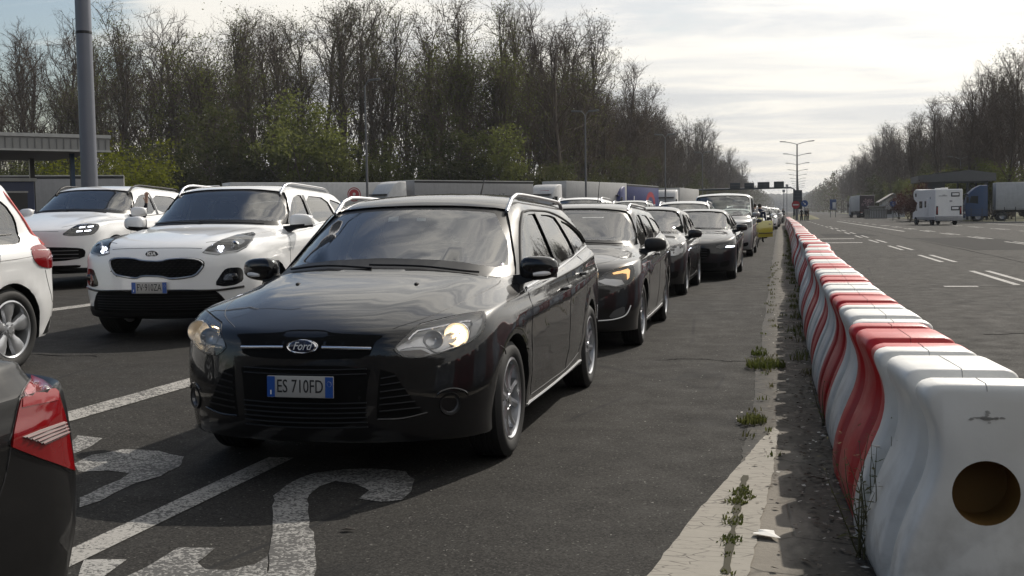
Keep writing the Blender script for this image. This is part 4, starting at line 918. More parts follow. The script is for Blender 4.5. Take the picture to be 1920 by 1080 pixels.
def make_scenic(loc, rz):
    k = spec(name='minivan', L=4.344, w=.922, lead=.80, yc=.95, zc=1.08, bA=.98, bB=1.05, yh=1.85, zh=1.54, wr=.70, zr=1.635, yrf=3.5, rg=(4.19, 1.02), rt=3.95, cA=1.50, cB=1.47, r=.325, wb=2.70, yA=.84, bp=2.35, cp=3.3, dlo=3.88, sh=.86, lip=.016,
        crease=[(.8, .84, 4.25, .90, .012, .06)])
    dl = k['win']; dl[3] = ('quarter_window', 'side', [(3.36, 1.0), (3.33, 1.40), (3.55, 1.40), (3.72, 1.33), (3.80, 1.20), (3.80, 1.06), (3.72, 1.0)], 1)
    c = car_base(k, M_WHITEP(), 'white minivan with red tail lamp and five-spoke wheel, cut by the left edge', loc, rz); rt = c.root
    # slim red strip up the rear pillar and the tail lamp at its foot
    q = patch_mesh(c.side, smooth_poly([(3.80, .93), (3.85, .975), (3.97, .99), (4.06, .985), (4.12, .96), (4.135, .80), (4.04, .79), (3.9, .81), (3.81, .87)], 1), .006, .04, .012); both(q, 'tail_lamp', M_REDLENS, rt)
    mb = MB(); P = [c.side.hit((y, z)) for y, z in ((3.70, 1.50), (3.80, 1.36), (3.91, 1.20), (4.0, 1.08), (4.06, .98))]
    mb.tube([h[0]+h[1]*.002 for h in P], [.006, .012, .014, .014, .018], 6); both(mb, 'tail_lamp_strip', mat('pink_lens', (.55, .10, .09), .15, coat=.6), rt)
    seams(c, [(c.side, [(3.98, .78), (4.05, .60), (4.12, .50), (4.30, .46)]), (c.side, [(3.0, .86), (3.6, .885), (3.95, .91)])])
    fpatch(c, [(3.92, .22), (4.14, .22), (4.24, .36), (4.20, .40), (4.08, .38), (4.0, .30)], 'bumper_skirt', M_TRIM, .004, 0, c.side, .06, mirror=True)
    base_seams(c); beltline(c); handles(c, [(2.2, .93), (3.1, .98)])
    for s in (-1, 1): mirror_thing(rt, 1.0, 1.5, 1.1, s, c.paint)
    lamp_unit(c, c.front, lampP(.922, .66, .80), .05, M_REFL)
    car_finish(c, 'petal', 5, .232, .215, rimmat=mat('silver_wheel', (.50, .51, .53), .3, .7, coat=.3))
    return c
def make_dark(loc, rz):
    k = spec(name='hatchback', L=4.62, w=.895, lead=.74, yc=1.0, zc=.97, bA=.90, bB=.965, yh=1.85, zh=1.36, wr=.62, zr=1.43, yrf=3.0, rg=(4.37, .90), rt=3.45, cA=1.33, cB=1.27, r=.32, wb=2.6, yA=.88, noq=True, gap=.035, sh=.80, bp=2.3, cp=3.1, dlo=3.3, tail=.12, taper=(.03, .07),
        crease=[(1.0, .72, 4.2, .80, .012, .05)])
    c = car_base(k, paint('dark_paint', (.006, .006, .0065), .4, coat=.4), 'dark car with angular red and clear tail lamp, cut by the lower left corner', loc, rz); rt = c.root
    z = lambda pts: zoomp(pts, 0, 660, 2.571)
    lamp = z([(155, 116), (215, 140), (274, 190), (282, 225), (305, 300), (330, 420), (354, 572), (270, 540), (180, 508), (52, 458), (62, 380), (80, 290), (100, 210), (125, 160)])
    q = patch_mesh(c.pix, lamp, .006, 7, .02); L = both(q, 'tail_lamp', M_REDLENS, rt)
    rev = z([(100, 408), (190, 372), (300, 335), (318, 395), (205, 445)]); mb = MB()
    for s, o in zip((1, -1), L):
        q = patch_mesh(c.pix, rev, .009, 7, .004); (q if s > 0 else mirrored(q)).build('reversing_light', mat('clear_ribbed', (.40, .36, .35), .25, coat=.5), o, 40)
        mb = MB()
        for t in (.12, .37, .62, .87):
            a = Vector(rev[0]).lerp(Vector(rev[4]), t); b = Vector(rev[2]).lerp(Vector(rev[3]), t); mb.tube(lay(c.pix, [a, b], .011, 0), .0035, 5)
        mb.v = [(s*x, y, zz) for x, y, zz in mb.v]; mb.build('lamp_ribs', mat('rib_red', (.10, .03, .03), .3), o, 60)
        up = z([(155, 118), (215, 142), (272, 192), (270, 232), (98, 268), (102, 212), (127, 162)]); q = patch_mesh(c.pix, up, .008, 7, .003); (q if s > 0 else mirrored(q)).build('upper_lens', mat('pale_red_lens', (.27, .022, .026), .12, coat=.8), o, 40)
    seams(c, [(c.pix, lamp+[lamp[0]])], 'lamp_gap', .003)
    seams(c, [(c.pix, z([(52, 458), (20, 620), (-30, 760)]))])
    lamp_unit(c, c.front, lampP(.895, .60, .72), .05, M_REFL)
    base_seams(c); car_finish(c, 'five', 5, .225, .205)
    return c
# ------------------------------------------------------------------ ground, road surface, markings
GZX = [(-400, .37), (-9.8, .36), (-7.4, .20), (-4.95, .18), (-3.4, 0.), (400, 0.)]
def gz(x):
    for (a, za), (b, zb) in zip(GZX, GZX[1:]):
        if x <= b:
            t = (x-a)/(b-a); t = t*t*(3-2*t); return za+(zb-za)*t
    return 0.
def sheet(name, poly, m, dz=.004, step=1.2, kind='structure', label=None, cat=None, group=None, jit=0.):
    """flat polygon draped on the cambered ground, cut finely enough across the road to follow it"""
    P = [Vector(p[:2]) for p in poly]; n = len(P); pts = []
    for i in range(n):
        a, b = P[i], P[(i+1) % n]; k = max(1, int((b-a).length/step)); pts += [a.lerp(b, j/k)+Vector((rng.normal(0, jit), rng.normal(0, jit))) for j in range(k)]
    r = delaunay_2d_cdt(pts, [(i, (i+1) % len(pts)) for i in range(len(pts))], [list(range(len(pts)))], 1, 1e-6)
    mb = MB(); mb.add([(v[0], v[1], gz(v[0])+dz) for v in r[0]], [tuple(f) for f in r[2]])
    o = mb.build(name, m, None, 0, False); o.data.flip_normals() if o.data.polygons[0].normal.z < 0 else None
    return tag(o, label, cat, group, kind)
def build_ground():
    m = mat('asphalt', (.04, .04, .038), .88, spec=.10); t = NT(m); v = t.pos()
    big = t.rng(t.noise(v, .35, 5, .6), .35, .68); mid = t.noise(v, 3.2, 4, .6); agg = t.vor(v, 125, 'F1', 'Color'); sx = t.n('ShaderNodeSeparateColor'); t.L.new(agg, sx.inputs[0])
    st = t.pos((1.1, .06, 1)); wear = t.rng(t.noise(st, 1.0, 4, .55), .42, .70)          # tyre-worn bands along the lanes
    c = t.mix(big, (.0170, .0162, .0152, 1), (.0270, .0252, .0225, 1)); c = t.mix(t.m('MULTIPLY', wear, .55), c, (.034, .032, .029, 1))
    c = t.mix(t.m('MULTIPLY', t.rng(mid, .45, .75), .35), c, (.018, .018, .019, 1))
    c = t.mix(t.rng(sx.outputs[0], .0, 1, -.25, .70), c, (.060, .058, .054, 1))             # stone chips
    sp = t.rng(sx.outputs[1], .975, .995); c = t.mix(t.m('MULTIPLY', sp, .5), c, (.19, .182, .17, 1))
    dk = t.rng(sx.outputs[2], .30, .0); c = t.mix(t.m('MULTIPLY', dk, .75), c, (.010, .010, .010, 1))
    cr = t.vor(t.pos((.55, .16, 1)), 1., 'DISTANCE_TO_EDGE'); crack = t.m('MULTIPLY', t.rng(cr, .012, .002), t.rng(t.noise(v, .5, 3), .45, .55)); c = t.mix(crack, c, (.02, .02, .02, 1))
    oil = t.m('MULTIPLY', t.rng(t.noise(v, .9, 3, .5), .62, .72), .6); c = t.mix(oil, c, (.017, .017, .0175, 1))
    t.color(c); t.rough(t.rng(mid, .3, .7, .72, .92)); t.bump(sx.outputs[0], .55, .006)
    # the paved plaza as one cambered sheet
    xs = [-300, -200, -120, -60, -30, -15]+[-12+.3*i for i in range(32)]+[-2, 0, 5, 12, 26, 60, 120, 300]; ys = [-40, -10, 0, 5, 10, 20, 40, 80, 160, 320, 640, 1300]
    mb = MB(); mb.loft([[Vector((x, y, gz(x))) for x in xs] for y in ys], False); o = mb.build('road', m, None, 0, False); tag(o, kind='structure')
    if o.data.polygons[0].normal.z < 0: o.data.flip_normals()
    # earth and grass far beyond
    e = mat('grassland', (.06, .075, .02), .95); t = NT(e); v = t.pos(); t.color(t.mix(t.rng(t.noise(v, .2, 6, .65), .35, .65), (.05, .065, .018, 1), (.10, .085, .045, 1)))
    g = MB().add([(-3000, -200, -.06), (3000, -200, -.06), (3000, 4500, -.06), (-3000, 4500, -.06)], [(0, 1, 2, 3)]).build('ground', e, None, 0, False); tag(g, kind='structure')
    for nm, P in (('grass_verge', [(18.5, 120), (60, 112), (60, 640), (19, 640), (17, 300), (15.2, 150)]), ('grass_verge', [(-300, 122), (-24, 124), (-21, 180), (-20, 640), (-300, 640)])): sheet(nm, P, e, .03, 8)
def paint_mat(name, col, wear=.5):
    m = mat(name, col, .75); t = NT(m); v = t.pos(); n1 = t.noise(v, 22, 5, .7); n2 = t.noise(v, 2.0, 3, .5); ag = t.vor(v, 95, 'F1', 'Color'); s = t.n('ShaderNodeSeparateColor'); t.L.new(ag, s.inputs[0])
    w = t.m('ADD', t.m('MULTIPLY', n1, .75), t.m('ADD', t.m('MULTIPLY', n2, .5), t.m('MULTIPLY', s.outputs[0], .30))); gone = t.rng(w, .78+.22*(1-wear), .70+.22*(1-wear), 1, 0)
    cr = t.vor(t.pos((1, 1.6, 1)), 26, 'DISTANCE_TO_EDGE'); ck = t.m('MULTIPLY', t.rng(cr, .05, .01), .55)
    t.color(t.mix(t.m('MAXIMUM', t.m('MULTIPLY', gone, .9), ck), t.mix(n1, (col[0]*.8, col[1]*.79, col[2]*.77, 1), (*col, 1)), (.032, .031, .030, 1))); t.bump(n1, .3, .003); return m
DR = lambda y: -.0170*y          # the far carriageway drifts slightly left
def build_markings():
    wh = paint_mat('road_paint', (.33, .325, .31), .62); wf = paint_mat('worn_paint', (.29, .285, .272), .95); cl = paint_mat('line_paint', (.33, .32, .30), .6)
    line = lambda x0, y0, x1, y1, w, m=cl, nm='lane_line': sheet(nm, [(x0-w/2, y0), (x0+w/2, y0), (x1+w/2, y1), (x1-w/2, y1)], m, .004, 2.5)
    line(-2.87, 1.5, -2.85, 5.98, .15); line(-4.45, 5.0, -4.5, 60, .15); line(-8.75, 6, -9.0, 60, .15)
    gp = lambda pts: [at_z(x, y, 0)[:2] for x, y in pts]
    sheet('road_letter', gp([(510, 932), (545, 905), (590, 888), (650, 880), (720, 881), (760, 886), (776, 900), (772, 922), (755, 938), (715, 943), (675, 936), (692, 920), (668, 908), (625, 904), (596, 912), (578, 930), (577, 968), (586, 1000), (592, 1040), (590, 1084), (500, 1084), (505, 1040), (512, 1000), (508, 960)]), wf, .004, .09, jit=.006)
    sheet('road_letter', gp([(240, 1084), (333, 1029), (408, 1030), (372, 1056), (385, 1068), (430, 1070), (478, 1060), (500, 1044), (500, 1084)]), wf, .0045, .09, jit=.006)
    sheet('road_letter', gp([(138, 883), (170, 868), (232, 853), (300, 849), (345, 857), (340, 876), (300, 893), (255, 906), (215, 925), (185, 940), (150, 952), (148, 934), (190, 915), (228, 900), (240, 890), (205, 886), (150, 893)]), wf, .004, .09, jit=.006)
    sheet('road_letter', gp([(120, 862), (150, 844), (196, 842), (165, 858), (130, 872)]), wf, .004, .09, jit=.006)
    sheet('road_letter', gp([(150, 1084), (158, 1049), (238, 1051), (190, 1084)]), wh, .004, .09, jit=.006)
    for X0 in (3.72, 8.6, 13.6):
        for k in range(-1, 16):
            y0 = 21.8+9.4*k+(X0-3.72)*.9
            for dx in ((0, .32) if k < 9 else (0,)): line(X0+DR(y0-26)+dx, y0, X0+DR(y0+4.9-26)+dx, y0+4.9, .12, wh, 'lane_dash')
    line(2.8, 21.25, 2.8, 21.5, .56, wh, 'road_mark'); line(1.7, 50, 1.7, 50.7, 2.0, wh, 'road_mark'); line(1.6, 57, 1.6, 57.8, 2.2, wh, 'road_mark')
    for X0 in (6.2, 17): line(X0+.3, 75, X0-1.2, 150, .2, wh, 'lane_line')
    tm = mat('tar_seal', (.012, .012, .0125), .95, spec=.02); pm = mat('patch_asphalt', (.016, .016, .0165), .9, spec=.1); t = NT(pm); t.color(t.mix(t.rng(t.noise(t.pos(), 40, 4, .7), .35, .65), (.012, .012, .0125, 1), (.024, .0235, .023, 1)))
    def tar(pts, w=.025):
        P = spline([Vector(p) for p in pts], 10); P = [p+Vector((rng.normal(0, .02), rng.normal(0, .02))) for p in P]; nrm = [(P[min(i+1, len(P)-1)]-P[max(i-1, 0)]).normalized() for i in range(len(P))]; L_ = [p+Vector((-d.y, d.x))*w*rng.uniform(.3, .8) for p, d in zip(P, nrm)]; R_ = [p-Vector((-d.y, d.x))*w*rng.uniform(.3, .8) for p, d in zip(P, nrm)]
        mb = MB(); mb.loft([[Vector((a.x, a.y, gz(a.x)+.003)), Vector((b.x, b.y, gz(b.x)+.003))] for a, b in zip(L_, R_)], False); o = mb.build('tar_seam', tm, None, 0, False); tag(o, kind='structure')
        if o.data.polygons[0].normal.z < 0: o.data.flip_normals()
    tar([(-1.25, 10.6), (-.9, 10.75), (-.55, 10.6), (-.3, 10.7)], .016); tar([(.95, 21.1), (1.8, 21.25), (2.5, 21.2), (3.6, 21.35), (4.8, 21.2)], .03); tar([(2.0, 13.2), (3.0, 13.5), (4.4, 13.3), (6.5, 13.7)], .03); tar([(5.6, 18), (5.5, 30), (5.1, 60), (4.4, 100)], .035); tar([(1.2, 34), (4, 34.4), (7, 34.1), (11, 34.6)], .04); tar([(-8.2, 11), (-7.5, 9.6), (-6.8, 8.9), (-5.9, 8.8)], .02)
    sheet('asphalt_patch', [(5.7, 40), (9.0, 40.2), (8.6, 58), (5.3, 57.5)], pm, .0025, 2, jit=.02); sheet('asphalt_patch', [(1.5, 62), (4.2, 62), (3.9, 70), (1.3, 70)], pm, .0025, 2, jit=.02); sheet('asphalt_patch', [(9.6, 24), (13, 24.2), (12.8, 33), (9.5, 33)], pm, .0025, 2, jit=.02)
    # concrete gutter along the barriers, broken white edge paint at its near end
    cm = mat('gutter_concrete', (.24, .22, .185), .9); t = NT(cm); v = t.pos(); st = t.pos((1, .35, 1)); sp = t.n('ShaderNodeSeparateXYZ'); t.L.new(v, sp.inputs[0])
    n1 = t.noise(v, 5, 6, .65); n2 = t.noise(v, 40, 4, .7); ns = t.noise(st, 3.2, 5, .65)
    dirt = t.m('MULTIPLY', t.rng(t.m('ADD', sp.outputs[0], t.m('MULTIPLY', t.m('SUBTRACT', ns, .5), .8)), -.12, .10, 0, 1, True), .92)
    fd = t.rng(sp.outputs[1], 5.0, 8.0, 0, .9, True); dirt = t.m('MAXIMUM', dirt, t.m('MULTIPLY', fd, t.rng(n1, .30, .50)))
    c = t.mix(n1, (.21, .19, .158, 1), (.135, .12, .098, 1)); c = t.mix(dirt, c, t.mix(n2, (.018, .0155, .012, 1), (.064, .055, .043, 1)))
    crk = t.m('MULTIPLY', t.rng(t.vor(t.pos((1.3, .9, 1)), 2.2, 'DISTANCE_TO_EDGE'), .022, .004), t.rng(n1, .35, .55)); c = t.mix(t.m('MULTIPLY', crk, .45), c, (.03, .027, .022, 1))
    de = t.m('ADD', t.m('ADD', sp.outputs[0], .335), t.m('MULTIPLY', t.m('SUBTRACT', sp.outputs[1], 8.), .0136)); ed = t.m('ADD', de, t.m('MULTIPLY', t.m('SUBTRACT', t.noise(v, 5, 6, .75), .5), .75)); em_ = t.m('MULTIPLY', t.rng(ed, .20, .04, 0, 1, True), t.rng(sp.outputs[1], 5.5, 6.5)); c = t.mix(em_, c, (.024, .0225, .020, 1))
    t.color(c); t.bump(t.m('SUBTRACT', t.m('ADD', t.m('MULTIPLY', n2, .5), n1), crk), .5, .012)
    ys = [1.0+.09*i for i in range(160)]+[15.5+.6*i for i in range(180)]; rings = []
    for y in ys:
        cx = barrier_x(y); l = -.30+DR(y-8)*.8+.012*math.sin(y*1.7)+rng.normal(0, .004)-(.28 if y < 3.4 else .28*max(0, (5.5-y)/2.1) if y < 5.5 else 0)
        rings.append([Vector((l, y, .004)), Vector((l+.15, y, .010)), Vector(((l+cx)/2, y, .006)), Vector((cx-.22, y, .012)), Vector((cx+.36, y, .010)), Vector((cx+.40+rng.normal(0, .01), y, .002))])
    o = MB().loft(rings, False).build('gutter', cm, None, 0, False); tag(o, kind='structure')
    if o.data.polygons[0].normal.z < 0: o.data.flip_normals()
    em = mat('edge_paint', (.50, .47, .40), .8); t = NT(em); v = t.pos((1, 1.5, 1)); ck = t.vor(t.pos((1.0, 2.6, 1)), 7.5, 'DISTANCE_TO_EDGE'); n = t.noise(v, 14, 5, .7)
    cf = t.m('MULTIPLY', t.rng(ck, .035, .008), t.rng(t.noise(v, 3.0, 3), .38, .55)); k2 = t.rng(n, .60, .68); t.color(t.mix(t.m('MAXIMUM', cf, t.m('MULTIPLY', k2, .6)), t.mix(n, (.27, .25, .212, 1), (.19, .175, .146, 1)), (.07, .06, .05, 1))); t.bump(t.m('SUBTRACT', n, cf), .4, .006)
    sheet('edge_line', gp([(1205, 1100), (1255, 1034), (1310, 962), (1352, 915), (1394, 868), (1430, 826), (1452, 806), (1461, 812), (1455, 850), (1450, 890), (1440, 930), (1428, 980), (1400, 1100)]), em, .016, .07, jit=.003)
# ------------------------------------------------------------------ plastic barriers
BX = [(2.5, .74), (3.9, .64), (4.7, .565), (5.8, .50), (8.1, .44), (12, .37), (16, .32), (18.5, .33), (20.5, .37), (22.5, .28), (25, .25), (28, .24), (31, .17), (36, .15), (43, .09), (60, -.06), (80, -.33), (104, -.66), (116, -.78)]
def barrier_x(y):
    for (a, xa), (b, xb) in zip(BX, BX[1:]):
        if y <= b: t = max(0, (y-a)/(b-a)); return xa+(xb-xa)*t
    return BX[-1][1]
def plastic(name, col, inner=False):
    m = mat(name, col, .42, coat=.15); t = NT(m); v = t.co('Object'); n = t.noise(v, 6, 5, .6); s = t.n('ShaderNodeSeparateXYZ'); t.L.new(v, s.inputs[0])
    d = t.m('MULTIPLY', t.rng(n, .42, .75), t.rng(s.outputs[2], .55, .05, .08, .8)); t.color(t.mix(d, (*col, 1), (.17, .15, .12, 1))); t.rough(t.rng(n, .3, .7, .35, .6))
    sc = t.noise(t.co('Object', (30, 3, 30)), 1.5, 4, .6); t.bump(t.m('ADD', n, sc), .06, .01)
    t.b.inputs['Subsurface Weight'].default_value = 0.; return m
def build_barriers():
    W_, RD = plastic('white_barrier_plastic', (.66, .655, .63)), plastic('red_barrier_plastic', (.42, .010, .014))
    prof = [(0, 0), (.240, 0), (.256, .012), (.268, .07), (.268, .14), (.255, .225), (.228, .315), (.195, .40), (.166, .47), (.149, .54), (.147, .60), (.158, .66), (.177, .71), (.190, .75), (.187, .775), (.170, .792), (.142, .80), (0, .80)]
    prof = [tuple(p) for p in spline([Vector((a, b)) for a, b in prof[1:-1]], 2)]
    def section(y, ins, top, sh=1.):
        pts = []
        for x, z in prof:
            k = min(1, max(0, (z-.02)/.1)); x2 = x-ins*k; z2 = z*(top/.80); pts.append((x2*sh if sh != 1 else x2, z2))
        return [Vector((x, y, z)) for x, z in pts]+[Vector((-x, y, z)) for x, z in reversed(pts)]
    rib = [(.0, .022, .775), (.008, .006, .79), (.022, .0, .797), (.155, .0, .797), (.170, .006, .790), (.182, .034, .764), (.20, .048, .748), (.325, .048, .748), (.342, .034, .764), (.352, .006, .793), (.366, 0, .80), (.745, 0, .80), (.762, .006, .793), (.772, .034, .764), (.79, .048, .748), (.90, .048, .748), (.915, .034, .764), (.926, .006, .790), (.940, .0, .797), (1.068, 0, .797), (1.085, .006, .79), (1.094, .022, .775)]
    mb = MB(); mb.loft([section(y, i, t) for y, i, t in rib], True, True, True); base = mb.mesh('barrier_unit')
    dk = mat('barrier_hollow', (.16, .085, .02), .6); base.materials.append(W_); base.materials.append(dk)
    # forklift / coupling hole through the end face
    c = MB(); c.loft([[Vector((.104*math.cos(a), yy, .45+.104*math.sin(a))) for a in [2*math.pi*i/40 for i in range(40)]] for yy in (-.05, .160)], True, True, True); cm = c.mesh('c'); bm = bmesh.new(); bm.from_mesh(cm); bmesh.ops.recalc_face_normals(bm, faces=bm.faces); bm.to_mesh(cm); bm.free(); cm.materials.append(dk)
    bm = bmesh.new(); bm.from_mesh(base); bmesh.ops.recalc_face_normals(bm, faces=bm.faces); bm.to_mesh(base); bm.free()
    holed = boolean(base, cm)
    for me in (holed, base): me.polygons.foreach_set('use_smooth', [True]*len(me.polygons)); me.set_sharp_from_angle(angle=R(50))
    rmesh = base.copy(); rmesh.materials[0] = RD; dm = mat('mould_line', (.30, .30, .29), .5)
    seam_r = mat('mould_line_red', (.20, .012, .014), .5)
    seams_ = {}
    for key, mm in (('w', dm), ('r', seam_r)):
        b = MB(); b.tube([(0, y, t+.0005) for y, i, t in rib], .0016, 4)
        o = b.build('mould_seam', mm, None, 0); seams_[key] = o.data; bpy.data.objects.remove(o)
    ords = ['first', 'second', 'third', 'fourth', 'fifth', 'sixth', 'seventh', 'eighth', 'ninth', 'tenth', 'eleventh', 'twelfth']
    y = 3.86; k = 0
    while y < 114:
        red = k % 2 == 1; L = 1.103; x = barrier_x(y+.5)+rng.uniform(-.012, .012); dx = (barrier_x(y+1.1)-barrier_x(y))/1.1
        o = bpy.data.objects.new('barrier', (rmesh if red else (holed if k == 0 else base))); COL.objects.link(o); o.location = (x, y, .004 if k else .004); o.rotation_euler = (rng.uniform(-.004, .004), rng.uniform(-.006, .006), -math.atan(dx)+rng.uniform(-.012, .012)); o.scale = (1, 1, rng.uniform(.988, 1.008))
        cn = 'red' if red else 'white'
        if k == 0: lb = 'white water barrier with a round hole in its end, nearest of the row'
        elif k < 12: lb = f'{cn} ribbed plastic barrier, {ords[k]} from the near end of the row'
        elif k < 40: lb = f'{cn} ribbed barrier half-way along the row, beside the queue of dark cars'
        else: lb = f'tiny {cn} barrier in the far end of the row, before the no-entry sign'
        tag(o, lb, 'barrier', 'red and white barriers in a row')
        if k < 14:
            s = bpy.data.objects.new('mould_seam', seams_['r' if red else 'w']); COL.objects.link(s); adopt(s, o)
        if k == 0:
            st = MB()
            for i in range(60):
                u = max(-.05, min(.05, rng.normal(0, .026))); v = rng.normal(0, .0025) if i < 48 else max(-.022, min(.022, rng.normal(0, .012))); u = u if i < 48 else rng.normal(0, .004); q = rng.uniform(.002, .0055); st.add([(u+q*1.6*math.cos(k_*1.26+i), -.0015, .69+v+q*.7*math.sin(k_*1.26+i)) for k_ in range(5)], [tuple(range(5))])
            st.build('scuff_mark', mat('scuff', (.40, .39, .37), .8), o, 0, False)
        y += L; k += 1
# ------------------------------------------------------------------ weeds and litter
def leaf_mat(name, a, b, tr=.35):
    m = bpy.data.materials.new(name); m.use_nodes = True; t = m.node_tree; bs = t.nodes['Principled BSDF']; out = t.nodes['Material Output']; bs.inputs['Roughness'].default_value = .8; bs.inputs['Specular IOR Level'].default_value = .1
    oi = t.nodes.new('ShaderNodeNewGeometry'); n = t.nodes.new('ShaderNodeTexNoise'); n.inputs['Scale'].default_value = .9; n.inputs['Detail'].default_value = 5; t.links.new(oi.outputs['Position'], n.inputs['Vector'])
    mr = t.nodes.new('ShaderNodeMapRange'); mr.inputs[1].default_value = .35; mr.inputs[2].default_value = .65; t.links.new(n.outputs['Fac'], mr.inputs[0])
    mx = t.nodes.new('ShaderNodeMix'); mx.data_type = 'RGBA'; t.links.new(mr.outputs[0], mx.inputs[0]); mx.inputs[6].default_value = (*a, 1); mx.inputs[7].default_value = (*b, 1); t.links.new(mx.outputs[2], bs.inputs['Base Color'])
    tl = t.nodes.new('ShaderNodeBsdfTranslucent'); t.links.new(mx.outputs[2], tl.inputs[0]); ms = t.nodes.new('ShaderNodeMixShader'); ms.inputs[0].default_value = tr; t.links.new(bs.outputs[0], ms.inputs[1]); t.links.new(tl.outputs[0], ms.inputs[2]); t.links.new(ms.outputs[0], out.inputs[0]); return m
def grass_tuft(name, label, x, y, n, r, h, m, group=None):
    mb = MB()
    for i in range(n):
        a = rng.uniform(0, 6.28); q = r*math.sqrt(rng.uniform(0, 1)); px, py = q*math.cos(a), q*math.sin(a)*1.3; hh = h*rng.uniform(.4, 1); b = rng.uniform(0, 6.28); w = .004+.003*rng.random(); ln = rng.uniform(.2, .9)*hh
        dx, dy = math.cos(b), math.sin(b); mb.add([(px-dy*w, py+dx*w, 0), (px+dy*w, py-dx*w, 0), (px+dx*ln*.35+dy*w*.7, py+dy*ln*.35-dx*w*.7, hh*.65), (px+dx*ln*.35-dy*w*.7, py+dy*ln*.35+dx*w*.7, hh*.65), (px+dx*ln, py+dy*ln, hh)], [(0, 1, 2, 3), (3, 2, 4)])
    o = mb.build(name, m, None, 0, False); o.location = (x, y, .012); return tag(o, label, 'weed', group)
def stem_weed(label, x, y, n, h, m, lean=.3, flower=False, group=None):
    r = tag(empty('tall_weed', (x, y, .012)), label, 'weed', group); st = MB(); lv = MB(); fl = MB()
    for i in range(n):
        a = rng.uniform(0, 6.28); hh = h*rng.uniform(.55, 1); P = []; q = Vector((rng.uniform(-.04, .04), rng.uniform(-.06, .06), 0)); d = Vector((math.cos(a)*lean, math.sin(a)*lean, 1)).normalized()
        for k in range(8):
            P.append(q.copy()); q = q+d*hh/7; d = (d+Vector((rng.uniform(-.12, .12), rng.uniform(-.12, .12), .05))).normalized()
            if k > 0:
                for _ in range(2):
                    b = rng.uniform(0, 6.28); L = rng.uniform(.02, .055)*(1.3-k/8); e = q+Vector((math.cos(b)*L, math.sin(b)*L, rng.uniform(-.3, .6)*L)); sd = Vector((-math.sin(b), math.cos(b), 0))*L*.18; mid = q.lerp(e, .5); lv.add([q, mid-sd, e, mid+sd], [(0, 1, 2, 3)])
        st.tube(P, [.0038-.0028*k/7 for k in range(8)], 4)
        if flower and i < 2: fl.lathe([(0, .004), (.012, .006), (.013, .002), (0, -.004)], 8, 'Z', tuple(P[-1]))
    st.build('stem', mat('weed_stem', (.075, .07, .03), .7), r, 0); lv.build('leaves', m, r, 0, False)
    if flower: fl.build('flower', mat('petal', (.6, .55, .5), .7), r, 0)
    return r
